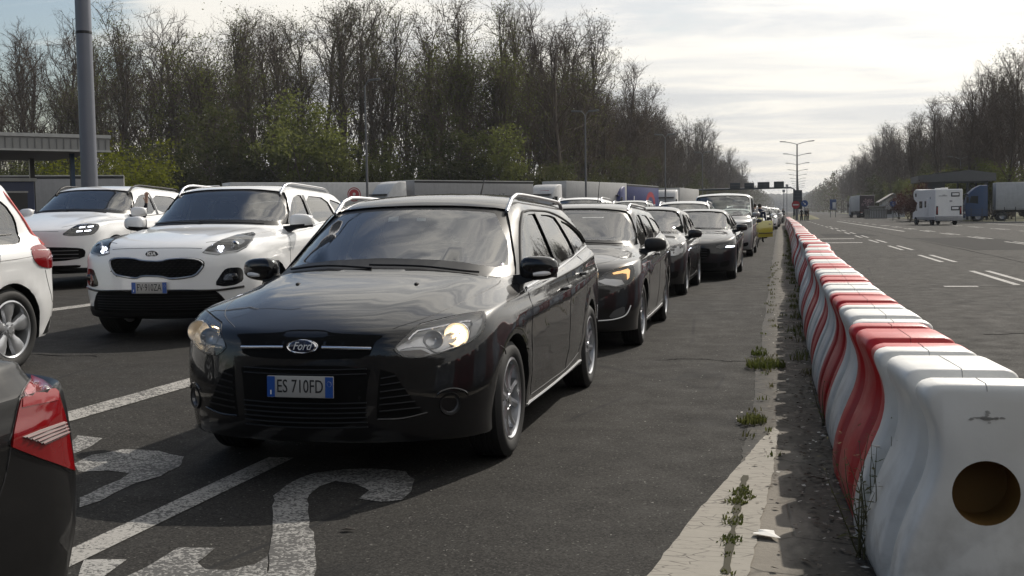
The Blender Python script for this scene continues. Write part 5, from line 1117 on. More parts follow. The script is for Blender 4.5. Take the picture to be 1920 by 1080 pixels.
def build_weeds():
    gm = leaf_mat('weed_green', (.065, .085, .020), (.12, .125, .042)); dm = leaf_mat('weed_dry', (.12, .11, .05), (.07, .075, .03))
    g = lambda px, py: at_z(px, py, 0)
    for px, py, n, r, h, lb in ((1436, 690, 300, .17, .085, 'broad grass clump in the gutter edge beside the dark grey estate car'), (1424, 668, 90, .08, .065, 'small grass tuft just beyond the broad clump at the gutter edge'), (1410, 795, 170, .09, .06, 'round green grass tuft at the tip of the white edge paint')):
        p = g(px, py); grass_tuft('grass_tuft', lb, p.x, p.y, n, r, h, gm, 'grass tufts along the gutter')
    for i, (px, py) in enumerate(((1395, 937), (1381, 948), (1372, 985), (1366, 1025), (1390, 930))):
        p = g(px, py); grass_tuft('low_weed', 'low creeping weed in the crack of the white edge paint', p.x, p.y, 46 if i < 2 else 26, .055, .03, gm, 'weeds in the painted crack')
    for i in range(120):
        y = 10+i*.62+rng.uniform(-.6, .6); x = barrier_x(y)-.27-abs(rng.normal(0, .07)); grass_tuft('verge_weed', 'scrubby weed at the foot of the barriers along the gutter', x, y, 24, .09, .085, gm if i % 3 else dm, 'scrubby weeds along the barriers')
    for i in range(46):
        y = 6.2+i*.55+rng.uniform(-.3, .3); x = -.30+DR(y-8)*.8+abs(rng.normal(0, .10)); grass_tuft('verge_sprig', 'tiny sprig in the broken gutter edge beside the queue', x, y, int(rng.integers(5, 14)), .05, .045, dm if i % 2 else gm, 'tiny sprigs along the gutter edge')
    sm = mat('crack_soil', (.040, .036, .020), .95); P = [g(*q) for q in ((1399, 898), (1391, 925), (1384, 955), (1377, 990), (1370, 1030), (1361, 1085))]; P = spline([Vector((q.x, q.y)) for q in P], 6); mb = MB(); mb.loft([[Vector((q.x-w_, q.y, .0195)), Vector((q.x+w_*.8, q.y, .0195))] for q, w_ in ((q, rng.uniform(.008, .024)) for q in P)], False); o = mb.build('soil_crack', sm, None, 0, False); tag(o, kind='structure')
    if o.data.polygons[0].normal.z < 0: o.data.flip_normals()
    for i in range(16): q = P[int(rng.integers(3, len(P)))]; grass_tuft('low_weed', 'low creeping weed in the crack of the white edge paint', q.x+rng.normal(0, .008), q.y, 12, .03, .022, gm, 'weeds in the painted crack')
    p = g(1555, 800); stem_weed('wispy stemmed weed by the second barrier from the near end', p.x-.03, p.y, 9, .33, gm, .3)
    p = g(1634, 1052); stem_weed('tall dry branching weed at the foot of the nearest white barrier', p.x-.02, p.y, 16, .50, dm, .5)
    p = g(1668, 1062); stem_weed('thin upright weed with pale flower against the nearest white barrier', p.x-.03, p.y+.08, 3, .50, gm, .06, True)
    # litter
    q = g(1437, 1012); pm = MB(); base = [(-.055, -.03), (.06, -.055), (.035, .0), (.03, .035), (-.005, .05), (-.035, .052), (-.03, .02), (-.05, .01)]
    pm.add([(x, y, .006+.014*abs(math.sin(9*x+14*y))) for x, y in base]+[(0, 0, .02)], [(i, (i+1) % 8, 8) for i in range(8)]); o = pm.build('paper_scrap', mat('paper', (.66, .65, .62), .8), None, 0, False); o.location = (q.x, q.y, .016); tag(o, 'crumpled white paper scrap on the concrete gutter', 'litter')
    q = g(652, 996); lm = MB(); lm.add([(-.035, -.01, .004), (0, -.02, .014), (.04, 0, .006), (.0, .018, .012)], [(0, 1, 2, 3)]); o = lm.build('dead_leaf', mat('dead_leaf', (.03, .025, .02), .8), None, 0, False); o.location = (q.x, q.y, .004); tag(o, 'small dark dead leaf on the asphalt in front of the black car', 'litter')
    mb = MB()
    for i in range(2600):
        y = 4.2+abs(rng.normal(0, 1))*7 if i < 1900 else rng.uniform(4, 40); bx = barrier_x(y); x = bx-.22-abs(rng.normal(0, .19)); 
        if x < -.5: continue
        s = rng.uniform(.004, .022); a = rng.uniform(0, 6.28); c, sn = math.cos(a)*s, math.sin(a)*s; z = .017+rng.uniform(0, .006)
        mb.cur = 1 if rng.random() < .10 else (2 if rng.random() < .4 else 0)
        mb.add([(x-c, y-sn, z), (x+sn*.5, y-c*.5, z+s*.5*rng.random()), (x+c, y+sn, z+.002), (x-sn*.5, y+c*.5, z)], [(0, 1, 2, 3)])
    o = mb.build('leaf_litter', [mat('dead_leaves', (.055, .04, .028), .9), mat('pale_litter', (.42, .40, .36), .8), mat('grit', (.14, .12, .10), .9)], None, 0, False); tag(o, kind='stuff')
    mb = MB()
    for i in range(420):
        y = rng.uniform(3.6, 16); x = rng.uniform(-3.2, -.4); s = rng.uniform(.003, .009); a = rng.uniform(0, 6.28); mb.add([(x+s*math.cos(a+k*2.1)*rng.uniform(.6, 1.3), y+s*math.sin(a+k*2.1), .003+.003*(k == 1)) for k in range(3)], [(0, 1, 2)])
    o = mb.build('grit_specks', mat('pale_grit', (.17, .165, .15), .9), None, 0, False); tag(o, kind='stuff')
# ------------------------------------------------------------------ lorries, camper, booth, posts, signs, people
def flat(name, c, r=.6, m=0., nz=.12, sc=3.):
    """painted surface with slight grime"""
    if name in MATS: return MATS[name]
    q = mat(name, c, r, m); t = NT(q); v = t.co('Object'); n = t.noise(v, sc, 5, .6); st = t.noise(t.co('Object', (2, 2, .25)), 2.5, 4, .6)
    t.color(t.mix(t.m('MULTIPLY', t.rng(t.m('ADD', n, st), .85, 1.25), nz*3), (*c, 1), tuple(x*.55+.02 for x in c)+(1,))); return q
def rig_wheel(root, x, y, r=.5, w=.3, nm='wheel'):
    e = adopt(empty(nm, (x, y, r)), root); t = MB().lathe([(r*.58, -w/2), (r*.95, -w/2), (r, -w*.4), (r, w*.4), (r*.95, w/2), (r*.58, w/2)], 28, 'X').build('tyre', M_TYRE, e)
    MB().lathe([(0, -w*.2), (r*.30, -w*.3), (r*.36, w*.25), (r*.58, w*.45), (r*.6, -w*.45)], 20, 'X').build('rim', M_SATIN if False else flat('truck_rim', (.25, .25, .26), .4, .6), e)
    MB().lathe([(0, w*.2), (r*.30, w*.3), (r*.36, -w*.25)], 20, 'X').build('hub', flat('truck_rim', (.25, .25, .26), .4, .6), e)
def lorry(name, label, p_cab, heading, m_cab, m_box, box_len=13.4, H=4.0, gap=.75, cabh=3.75, deco=None, roofrail=True, cab=True, rear=None, z0=None):
    """local frame: cab nose at y=0, trailer runs to +y; heading rotates local +y"""
    z = gz(p_cab[0]) if z0 is None else z0
    r = thing(name, label, 'lorry', (p_cab[0], p_cab[1], z), heading, 'lorries parked beyond the queue'); w = 1.25; y1 = 0
    dark = flat('lorry_chassis', (.02, .02, .022), .7)
    if cab:
        prof = [(0.10, .55), (.02, 1.0), (.0, 1.6), (.10, 2.0), (.28, 2.75), (.45, 3.05), (.95, cabh-.25), (1.45, cabh), (2.15, cabh), (2.2, 2.9), (2.2, .55)]
        mb = MB(); rings = []
        for x, k in ((-w, .10), (-w+.03, .04), (-w+.10, 0), (0, -.04), (w-.10, 0), (w-.03, .04), (w, .10)): rings.append([Vector((x, y+k*(1 if y < 1 else -1)*.8, zz-k*(.7 if zz > 2.9 else 0))) for y, zz in prof])
        mb.loft(rings, True, True, True); c = mb.build('cab', m_cab, r, 40)
        MB().loft([[Vector((x, y-k, zz)) for y, zz in ((.085, 1.98), (.26, 2.72))] for x, k in ((-w+.13, -.03), (-.5, .0), (0, .012), (.5, .0), (w-.13, -.03))], False).build('windscreen', flat('lorry_glass', (.015, .02, .022), .08), c, 40)
        for s in (-1, 1):
            MB().add([(s*(w+.004), .38, 1.95), (s*(w+.004), 1.25, 1.85), (s*(w+.004), 1.25, 2.65), (s*(w+.004), .55, 2.65)], [(0, 1, 2, 3)]).build('side_window', flat('lorry_glass', (.015, .02, .022), .08), c, 0)
            MB().rbox((s*(w+.16), .20, 2.25), (.16, .24, .62), .05).build('door_mirror', dark, c)
            MB().rbox((s*.92, -.015, .92), (.46, .06, .22), .03).build('headlight', M_REFL, c)
        g = MB()
        for i in range(6): g.box((0, -.03, .85+i*.16), (1.5, .03, .09))
        g.build('grille', dark, c, 0); MB().rbox((0, -.03, .55), (2.4, .14, .35), .06).build('bumper', m_cab, c)
        MB().rbox((0, .14, 2.84), (2.25, .30, .10), .03).build('sun_visor', dark, c)
        for x in (-1.05, 1.05): rig_wheel(r, x, 1.25)
        y1 = 2.2+gap
    b = MB(); b.rbox((0, y1+box_len/2, (1.15+H)/2), (2.55, box_len, H-1.15), .035, 2); bx = b.build('trailer', m_box, r, 30)
    if roofrail:
        q = MB(); q.box((0, y1+box_len/2, H+.012), (2.56, box_len+.02, .05)); q.build('roof_edge', flat('pale_rail', (.5, .5, .47), .5), bx, 0)
        q = MB()
        for s in (-1, 1): q.box((s*1.278, y1+box_len/2, H-.12), (.012, box_len, .16))
        q.build('top_rail', dark, bx, 0)
    q = MB(); q.box((0, y1+box_len/2, 1.02), (.95, box_len-.3, .22))
    for s in (-1, 1):
        q.box((s*1.15, y1+box_len*.42, .75), (.05, box_len*.42, .45))
    q.build('chassis', dark, r, 0)
    for yy in ((3.6,) if cab else ())+(y1+box_len-3.9, y1+box_len-2.6, y1+box_len-1.3):
        for x in (-1.08, 1.08): rig_wheel(r, x, yy)
    q = MB()
    for s in (-1, 1): q.box((s*.95, y1+box_len+.012, .95), (.45, .03, .14))
    q.build('rear_lights', M_REDLENS, r, 0); MB().box((0, y1+box_len-.15, .62), (2.4, .12, .14)).build('rear_bumper', dark, r, 0)
    if deco: deco(bx, y1, box_len, H)
    return r
def head(ax, ay, bx, by): return math.atan2(by-ay, bx-ax)-math.pi/2
def side_text(bx, txt, size, y, z, m, side=1, x=1.279, fit=None):
    M = Matrix.Translation((side*x, y, z)) @ Matrix.Rotation(R(90 if side > 0 else -90), 4, 'Z') @ Matrix.Rotation(R(90), 4, 'X'); return add_text('lettering', txt, size, M, m, bx, .002, fit=fit)
def build_lorries():
    white, grey, blue = flat('lorry_white', (.50, .50, .50), .5, 0, .1), flat('curtain_grey', (.26, .26, .265), .7, 0, .12), flat('lorry_blue', (.014, .022, .115), .5, 0, .1)
    ink = flat('livery_ink', (.03, .03, .04), .6); red = flat('livery_red', (.33, .02, .035), .6)
    def d1(bx, y1, L, H):   # round red mark
        for i, (ro, ri, m) in enumerate(((.60, .52, red), (.45, .0, red))):
            y = y1+L*.79; z = H-1.02; mb = MB(); mb.lathe([(ri, 1.279), (ro, 1.279), (ro, 1.283), (ri, 1.283)], 36, 'X', (0, y, z)); mb.build('round_mark', m, bx, 0)
        mb = MB(); mb.lathe([(0, 1.285), (.13, 1.285), (.13, 1.288), (0, 1.288)], 20, 'X', (0, y1+L*.79, H-1.0)); mb.build('mark_centre', white, bx, 0)
    lorry('lorry', 'long white trailer with a round red mark, behind the white SUV', (-47.4, 84.0), head(-45, 87, -34, 97), white, white, deco=d1, roofrail=False, z0=.37)
    def d2(bx, y1, L, H): side_text(bx, 'PWI Industries & Transporten B.', .62, y1+L*.70, H-1.32, ink, fit=6.4)
    lorry('lorry', 'grey curtain trailer with dark lettering and a white sloping cab', (-33.2, 88.6), head(-30.2, 92.2, -22.0, 104.3), white, grey, deco=d2, z0=.37, cabh=3.9)
    def d3(bx, y1, L, H): pass
    t = lorry('lorry', 'white cab and plain white box trailer left of the blue lorry', (-22.6, 102.0), head(-20.4, 100.6, -16.6, 113.6), white, flat('box_grey', (.36, .36, .36), .5), roofrail=False, z0=.37, H=4.1)
    c = [o for o in KIDS[t.name] if o.name.startswith('cab')][0]
    for i, m in enumerate((red, blue)):
        MB().add([(-.2+i*.05, .55, 3.18-i*.07), (.75, .56, 3.16-i*.05), (.70, .58, 3.22-i*.05), (-.1, .57, 3.23-i*.06)], [(0, 1, 2, 3)]).build('cab_emblem', m, c, 0)
    def d4(bx, y1, L, H):
        mb = MB(); n = 20; pts = [(1.281, y1+L*.72+2.1*math.cos(a), H-2.0+1.35*math.sin(a)) for a in [math.pi*i/n for i in range(n+1)]]+[(1.281, y1+L*.72+1.3*math.cos(a), H-2.0+.8*math.sin(a)) for a in [math.pi*(n-i)/n for i in range(n+1)]]
        mb.add(pts, [(i, i+1, 2*n+1-i-1, 2*n+1-i) for i in range(n)]); mb.build('red_arc', red, bx, 0)
        side_text(bx, 'POLZug', 1.35, y1+L*.64, H-2.2, flat('livery_white', (.55, .55, .58), .6), fit=6.3)
        mb = MB(); mb.add([(1.281, y1+2.2, H-2.1), (1.281, y1+2.7, H-1.75), (1.281, y1+2.9, H-1.2), (1.281, y1+2.55, H-1.15), (1.281, y1+2.5, H-1.6)], [(0, 1, 2, 3, 4)]); mb.build('pale_figure', flat('livery_white', (.55, .55, .58), .6), bx, 0)
    lorry('lorry', 'navy blue lorry with a red arc and pale lettering on its trailer', (-18.4, 114.8), head(-16.6, 117.5, -14.6, 133.5), blue, blue, deco=d4, z0=.37)
    lorry('lorry', 'white-cabbed grey lorry behind the navy one, mostly hidden by the van', (-15.1, 136.5), head(-14.9, 139, -13.0, 160), white, flat('box_grey', (.36, .36, .36), .5), roofrail=False, z0=.37)
    p = lorry('lorry', 'grey trailer with pale roof rail behind the blue booth and big lamp pole', (-52, 63.0), head(-64, 58, -43.5, 70.5), white, grey, 19.0, H=4.0, cab=False, z0=.37)
    p.location = (-59.8, 58.8, .37)
    # right-hand side
    dkred = flat('rear_door_dark', (.035, .018, .022), .6); silver = flat('silver_box', (.62, .62, .62), .45, 0.)
    def d5(bx, y1, L, H):
        MB().box((0, y1+L+.02, (H+1.1)/2), (2.5, .03, H-1.15)).build('rear_doors', dkred, bx, 0)
        mb = MB()
        for cx, cz, s in ((.15, 2.9, .48), (-.55, 2.95, .40), (.75, 2.35, .25), (-.1, 2.2, .3)):
            for k in range(5):
                a = k*1.2566+.5*cx; mb.add([(cx, y1+L+.042, cz), (cx+s*math.cos(a-.35), y1+L+.042, cz+s*math.sin(a-.35)), (cx+1.1*s*math.cos(a), y1+L+.042, cz+1.1*s*math.sin(a)), (cx+s*math.cos(a+.35), y1+L+.042, cz+s*math.sin(a+.35))], [(0, 1, 2, 3)])
        mb.build('flower_print', flat('flower_pale', (.22, .15, .16), .7), bx, 0)
        q = MB()
        for i in range(8): q.box((-1.283, y1+L/2, 1.3+i*.34), (.02, L, .05)); q.box((1.283, y1+L/2, 1.3+i*.34), (.02, L, .05))
        q.build('side_ribs', flat('rib_silver', (.55, .55, .56), .4), bx, 0)
    lorry('lorry', 'silver box lorry with pale flowers on its dark rear doors', (11.1, 231.4), head(11.1, 231.4, 12.3, 215), white, silver, deco=d5, z0=0, roofrail=False)
    lorry('lorry', 'blue-cabbed lorry with a white trailer, at the right edge beyond the camper', (17.2, 129.5), head(17.2, 129.5, 34, 129), flat('cab_blue', (.014, .042, .11), .5), flat('trailer_white', (.40, .40, .41), .5), z0=0, roofrail=False)
def build_camper():
    w = flat('camper_white', (.70, .70, .70), .35, 0, .05); dk = flat('camper_glass', (.02, .022, .025), .15); gy = flat('camper_grey', (.28, .28, .29), .5)
    # local: nose at -y .. here rear wall at y=0, body runs to +y (driving away)
    r = thing('camper', 'white alcove motorhome seen from behind, on the far carriageway', 'motorhome', (at_y(1779, 400, 103).x, 103, 0), R(12))
    prof = [(0, .45), (0, 2.95), (.05, 3.02), (4.0, 3.05), (5.2, 3.10), (5.75, 2.95), (5.85, 2.6), (5.65, 2.25), (5.05, 2.0), (4.75, 1.95), (4.75, .45)]
    MB().loft([[Vector((x, y+(k if y < 1 else -k), z-k*(z > 2.8))) for y, z in prof] for x, k in ((-1.15, .05), (-1.11, 0), (1.11, 0), (1.15, .05))], True, True, True).build('living_box', w, r, 25)
    MB().loft([[Vector((x*q, y, z)) for x in (-1, 1)] for q, y, z in ((1.0, 4.75, .45),)]+[], False) if False else None
    mb = MB(); cp = [(4.7, .5), (4.7, 1.95), (5.1, 1.98), (5.6, 1.25), (6.35, 1.05), (6.45, .8), (6.45, .5)]
    mb.loft([[Vector((x, y, z)) for y, z in cp] for x in (-1.0, 1.0)], True, True, True).build('cab', w, r, 25)
    for s in (-1, 1): MB().add([(s*1.003, 4.85, 1.2), (s*1.003, 5.5, 1.22), (s*1.003, 5.12, 1.85), (s*1.003, 4.85, 1.85)], [(0, 1, 2, 3)]).build('cab_window', dk, r, 0); rig_wheel(r, s*.95, 5.5, .34, .22); rig_wheel(r, s*.95, 1.3, .34, .22)
    def panel(nm, x0, x1, z0, z1, m, side=None, y=-.012, th=.02, par=r):
        if side: return MB().rbox((side*1.158, (x0+x1)/2, (z0+z1)/2), (.02, x1-x0, z1-z0), .008, 2).build(nm, m, par)
        return MB().rbox(((x0+x1)/2, y, (z0+z1)/2), (x1-x0, th, z1-z0), .008, 2).build(nm, m, par)
    for z0 in (2.38, 1.22):
        f = panel('rear_window', .18, .88, z0, z0+.36, dk); panel('window_frame', .26, .80, z0+.09, z0+.27, w, par=f, y=-.026)
    for s in (-1, 1): panel('tail_lamp', s*.98-.09, s*.98+.09, .85, 1.6, dk); panel('tail_lens', s*.98-.06, s*.98+.06, .95, 1.5, M_REDLENS, y=-.026)
    MB().rbox((0, -.05, .55), (2.3, .16, .42), .05).build('rear_bumper', gy, r); panel('number_plate', -.25, .27, .58, .68, M_PLATE, y=-.14)
    panel('maker_script', -.85, -.15, 2.42, 2.48, gy); panel('maker_script', -.55, -.3, 2.50, 2.55, gy); panel('badge', .05, .28, 1.95, 2.07, gy)
    panel('side_window', 3.3, 4.1, 1.45, 2.05, dk, -1); panel('side_window', 2.3, 2.7, 1.5, 2.05, dk, -1); panel('alcove_window', 4.9, 5.25, 2.45, 2.75, dk, -1); panel('service_hatch', 1.1, 1.35, 2.2, 2.4, gy, -1); panel('side_skirt', .1, 4.7, .42, .68, gy, -1); panel('side_skirt', .1, 4.7, .42, .68, gy, 1); panel('door_panel', 1.5, 2.15, .75, 2.3, w, -1)
    for y in (1.2, 2.6): MB().rbox((0, y, 3.09), (.5, .5, .1), .03).build('roof_vent', w, r)
def pole_lamp(label, x, y, H, r0, r1, head_='single', z=0., arm=1.8, group='street lamps', m=None, lean=0.):
    m = m or flat('galvanised', (.13, .13, .135), .6, 0, .08); r = thing('street_lamp', label, 'street lamp', (x, y, z), 0, group); r.rotation_euler = (0, lean, 0)
    MB().lathe([(r0, 0), (r0+(r1-r0)*.5, H*.5), (r1, H)], 20, 'Z').build('pole', m, r, 60)
    for s in ((-1, 1) if head_ == 'double' else ((1,) if head_ == 'single' else ())):
        a = MB().tube([(0, 0, H-.05), (s*arm*.35, 0, H+.22), (s*arm*.7, 0, H+.38)], r1*.6, 6).build('arm', m, r, 60)
        MB().loft([[Vector((s*(arm*.62+q*.9), w_*yy, H+.36+.06*q+zz)) for yy, zz in ((-1, 0), (-.7, .07), (.7, .07), (1, 0), (.7, -.06), (-.7, -.06))] for q, w_ in ((0, .06), (.3, .13), (.8, .14), (1, .05))], True, True, True).build('lamp_head', m, r, 40)
    return r
def build_posts():
    p = at_y(168, 345, 22.0); gm = flat('pole_grey', (.16, .17, .20), .45, .4, .08)
    r = pole_lamp('thick grey lamp pole rising out of the picture behind the white luxury SUV', p.x, 22.0, 13.5, .178, .138, 'double', .37, 2.2, None, gm, 0)
    MB().lathe([(.166, 5.0), (.168, 5.01), (.168, 5.05), (.166, 5.06)], 20, 'Z').build('pole_joint', M_INK, r, 0)
    for x, y, Y, yb, lb in ((684, 150, 78, 345, 'slim lamp post before the trees, above the long white trailer'), (1097, 208, 96, 345, 'slim lamp post above the white box trailer'), (1247, 252, 126, 345, 'slim lamp post above the navy blue lorry'), (1317, 285, 170, 345, 'slim lamp post above the grey van')):
        t = at_y(x, y, Y); pole_lamp(lb, t.x, Y, t.z-.37-.4, .10, .06, 'single' if x < 1000 else 'double', .37, .45, 'slim lamp posts before the left wood')
    t = at_y(1801, 293, 190); pole_lamp('twin-headed lamp post behind the dark shelter roof', t.x, 190, t.z-.4, .10, .06, 'double', 0, 1.9, None)
    for i, (y, Z) in enumerate(((265, 178), (288, 218), (305.5, 259), (318, 302), (327, 343), (334, 384), (339.5, 425), (344, 466), (348, 507), (351, 548))):
        t = at_y(1494.5+.35*i, y, Z); pole_lamp(('tallest-looking twin-arm median lamp behind the dark panel sign' if i == 0 else 'twin-arm lamp in the receding median row behind the tallest one'), t.x, Z, t.z-.4, .16, .09, 'double', 0, 2.6, 'twin-arm lamps along the median')
    for x, y, Z in ((1475.5, 348, 420), (1469.5, 358, 420)):
        t = at_y(x, y, Z); m = flat('mast_grey', (.2, .2, .22), .6); r = thing('mast', 'thin distant mast just left of the dark panel sign' if x > 1472 else 'shorter distant mast, left of the other one', 'mast', (t.x, Z, 0), 0, 'distant masts'); MB().lathe([(.14, 0), (.11, t.z)], 8).build('pole', m, r); MB().rbox((0, 0, t.z), (.9, .6, .9), .1).build('mast_head', m, r)
def build_signs():
    dk = flat('sign_dark', (.018, .026, .034), .6); st = flat('gantry_steel', (.05, .06, .075), .55, .4)
    Y = 214; a = at_y(1350, 354.5, Y); b = at_y(1489, 351.5, Y); r = thing('sign_gantry', 'overhead gantry with four dark signs across the queue', 'sign gantry', (0, Y, 0))
    MB().tube([(a.x-8, 0, a.z-.1), (b.x-.6, 0, b.z), (b.x, 0, b.z-.3), (b.x, 0, 0)], .17, 8).build('gantry_beam', st, r, 60)
    MB().tube([(a.x-8, 0, 0), (a.x-8, 0, a.z)], .17, 8).build('gantry_leg', st, r, 60)
    for x0, x1, y0, y1 in ((1369, 1388, 343, 355), (1396, 1414, 343, 354), (1420.5, 1443, 341.5, 353.5), (1451, 1470, 340.5, 352.5)):
        p, q = at_y(x0, y0, Y), at_y(x1, y1, Y); s = MB().rbox(((p.x+q.x)/2, -.28, (p.z+q.z)/2), (q.x-p.x, .12, p.z-q.z), .03).build('direction_sign', dk, r)
        MB().box(((p.x+q.x)/2, -.345, (p.z+q.z)/2+.1), (q.x-p.x-.1, .008, .05)).build('sign_line', flat('sign_line', (.09, .10, .11), .6), s, 0)
    Y = 171; p, q = at_y(1487, 356.5, Y), at_y(1504, 392, Y); r = thing('panel_sign', 'tall dark panel sign on the median, behind the two round signs', 'road sign', ((p.x+q.x)/2, Y, 0))
    MB().rbox((0, 0, (p.z+q.z)/2), (q.x-p.x, .14, p.z-q.z), .03).build('sign_board', dk, r)
    s = MB()
    for i in range(5): s.box((0, -.075, q.z+(p.z-q.z)*(i+1)/6), (q.x-p.x-.15, .008, .03))
    s.build('board_lines', flat('sign_line', (.09, .10, .11), .6), r, 0)
    for x in (-.5, .5): MB().tube([(x, 0, 0), (x, 0, q.z)], .06, 8).build('sign_post', st, r)
    def disc(lb, px, py, Y, rad, col, deco):
        c = at_y(px, py, Y); r = thing('traffic_sign', lb, 'road sign', (c.x, Y, 0)); MB().tube([(0, .04, 0), (0, .04, c.z+rad*.8)], .04, 8).build('sign_post', st, r)
        d = MB().lathe([(0, -.02), (rad, -.02), (rad, .02), (0, .02)], 32, 'Y', (0, 0, c.z)).build('sign_disc', col, r); deco(d, c.z, rad)
    redm = flat('sign_red', (.36, .012, .02), .45); blm = flat('sign_blue', (.012, .06, .22), .45); wm = flat('sign_white', (.62, .62, .62), .45)
    disc('red no-entry sign on the median before the dark panel sign', 1492, 384, 168, .56, redm, lambda d, z, r: MB().box((0, -.024, z), (r*1.35, .008, r*.28)).build('white_bar', wm, d, 0))
    def arrow(d, z, r):
        M = Matrix.Translation((0, -.024, z)) @ Matrix.Rotation(R(-45+90-90), 4, 'Y'); mb = MB(); P = [(-.6, .09), (.1, .09), (.1, .28), (.62, 0), (.1, -.28), (.1, -.09), (-.6, -.09)]
        mb.add([M @ Vector((x*r, 0, y*r)) if False else Vector((r*(x*.707+y*.707), -.024, z+r*(-x*.707+y*.707))) for x, y in P], [tuple(range(7))]); mb.build('white_arrow', wm, d, 0)
    disc('blue keep-right sign on the median, right of the no-entry sign', 1508.5, 381.5, 168, .47, blm, arrow)
    disc('blue round arrow sign before the white house', 1674.5, 382, 150, .36, blm, lambda d, z, r: (MB().box((0, -.024, z), (r*.2, .008, r*1.1)).build('white_arrow', wm, d, 0)))
    # blue board beyond the silver lorry
    p, q = at_y(1556, 374, 240), at_y(1568, 393, 240); r = thing('blue_board', 'blue and white notice board left of the silver box lorry', 'notice board', ((p.x+q.x)/2, 240, 0)); MB().rbox((0, 0, (p.z+q.z)/2), (q.x-p.x, .15, p.z-q.z), .03).build('board', flat('board_blue', (.015, .05, .16), .5), r); MB().rbox((.2, -.09, (p.z+q.z)/2-.2), ((q.x-p.x)*.5, .02, (p.z-q.z)*.6), .01).build('board_sheet', wm, r)
    for x in (-.5, .5): MB().tube([(x, 0, 0), (x, 0, q.z)], .06, 6).build('board_post', st, r)
    # grass mound with kerb at the nose of the median
    g = MB(); n = 20; rings = []
    for k, h in ((1, 0), (.92, .18), (.6, .55), (.2, .8)): rings.append([Vector((k*2.6*math.cos(2*math.pi*i/n), k*9*math.sin(2*math.pi*i/n), h*(1+.12*math.sin(3*i)))) for i in range(n)])
    g.loft(rings, True, False, True); o = g.build('grass_mound', MATS['grassland'], None, 60); o.location = (1.2, 196, 0); tag(o, kind='structure')
def build_buildings():
    gy = flat('fascia_grey', (.27, .27, .265), .6, 0, .1); wt = flat('fascia_edge', (.42, .42, .41), .5); bl = flat('booth_blue', (.010, .022, .075), .4); dk = flat('booth_dark', (.02, .02, .022), .3)
    c0 = at_y(205, 255, 30.5); zt = c0.z; X1 = c0.x; zb = at_y(205, 286, 30.5).z; rz = R(51)
    r = thing('toll_canopy', 'flat grey canopy on blue posts over a dark blue kiosk, at the left edge', 'canopy', (X1, 30.5, 0), rz); M_ = Matrix.Translation((X1, 30.5, 0)) @ Matrix.Rotation(rz, 4, 'Z'); Mi = M_.inverted()
    def lx(px, ly):      # local x of the spot on the line y = ly seen at photo column px
        o, d = Mi @ CAM, Mi.to_3x3() @ pray(px, 330); return (o+d*((ly-o.y)/d.y)).x
    def lz(px, py, ly): o, d = Mi @ CAM, Mi.to_3x3() @ pray(px, py); return (o+d*((ly-o.y)/d.y)).z
    roof = MB(); roof.box((-9, 3, (zt+zb)/2), (18, 6, zt-zb-.06)); roof = roof.build('canopy_roof', gy, r, 0)
    q = MB()
    for i in range(90): q.box((-.12-i*.2, -.012, (zt+zb)/2-.02), (.025, .02, zt-zb-.20))
    q.build('fascia_ribs', flat('fascia_rib', (.17, .17, .17), .6), roof, 0)
    q = MB(); q.box((-9, -.01, zt-.03), (18.06, .08, .10)); q.box((-9, -.01, zb+.03), (18.06, .06, .05)); q.build('fascia_trim', wt, roof, 0)
    gzv = .37
    for x, y, m, w in ((lx(136, .8), .8, flat('post_blue', (.02, .05, .10), .5), .12), (lx(60, 4), 4, dk, .14), (-14, .8, flat('post_blue', (.02, .05, .10), .5), .12)): MB().box((x, y, (zb+gzv)/2), (w, w, zb-gzv)).build('post', m, r, 0)
    kx1 = lx(64, 1.4); kz = lz(64, 336, 1.4); k = MB().rbox((kx1-2.2, 3.2, (kz+gzv)/2), (4.4, 3.6, kz-gzv), .04).build('kiosk', bl, r)
    MB().box((kx1-2.2, 1.38, kz-.02), (4.5, .12, .10)).build('kiosk_cornice', wt, k, 0)
    for i in range(3):
        x = kx1-.80-i*1.3; f = MB().box((x, 1.395, kz-1.05), (1.16, .05, 1.35)).build('window', dk, k, 0); fr = MB()
        fr.box((x, 1.37, kz-.38), (1.2, .05, .05)); fr.box((x-.59, 1.37, kz-1.05), (.05, .05, 1.35)); fr.build('window_frame', flat('alu', (.3, .3, .3), .4, .6), f, 0)
    # shelter on the right
    st = flat('shelter_steel', (.018, .021, .024), .6); fa = flat('shelter_fascia', (.085, .086, .088), .55, 0, .1); Y = 138
    a, b = at_y(1722, 330, Y), at_y(1868, 324, Y); zb = at_y(1800, 340, Y).z; r = thing('roofed_shelter', 'dark steel shelter with low pitched roof, beyond the motorhome', 'shelter', ((a.x+b.x)/2, Y, 0)); hw = (b.x-a.x)/2
    MB().loft([[Vector((x, y, z)) for x, z in ((-hw, zb), (-hw, zb+.75), (hw*.35, zb+1.25), (hw, zb+.85), (hw, zb))] for y in (0, 9)], True, True, True).build('roof', fa, r, 20)
    MB().add([(-hw*.55, -.05, zb+.98), (hw*.35, -.05, zb+1.27), (hw*.35, 9, zb+1.27), (-hw*.55, 9, zb+.98)], [(0, 1, 2, 3)]).build('roof_sheet', flat('roof_bright', (.5, .5, .5), .3, .3), r, 0)
    cols = [at_y(x, 380, Y).x-r.location.x for x in (1737, 1770, 1814.5, 1851)]
    for x in cols:
        for y in (.3, 8.5): MB().box((x, y, zb/2), (.22, .22, zb)).build('column', st, r, 0)
    q = MB()
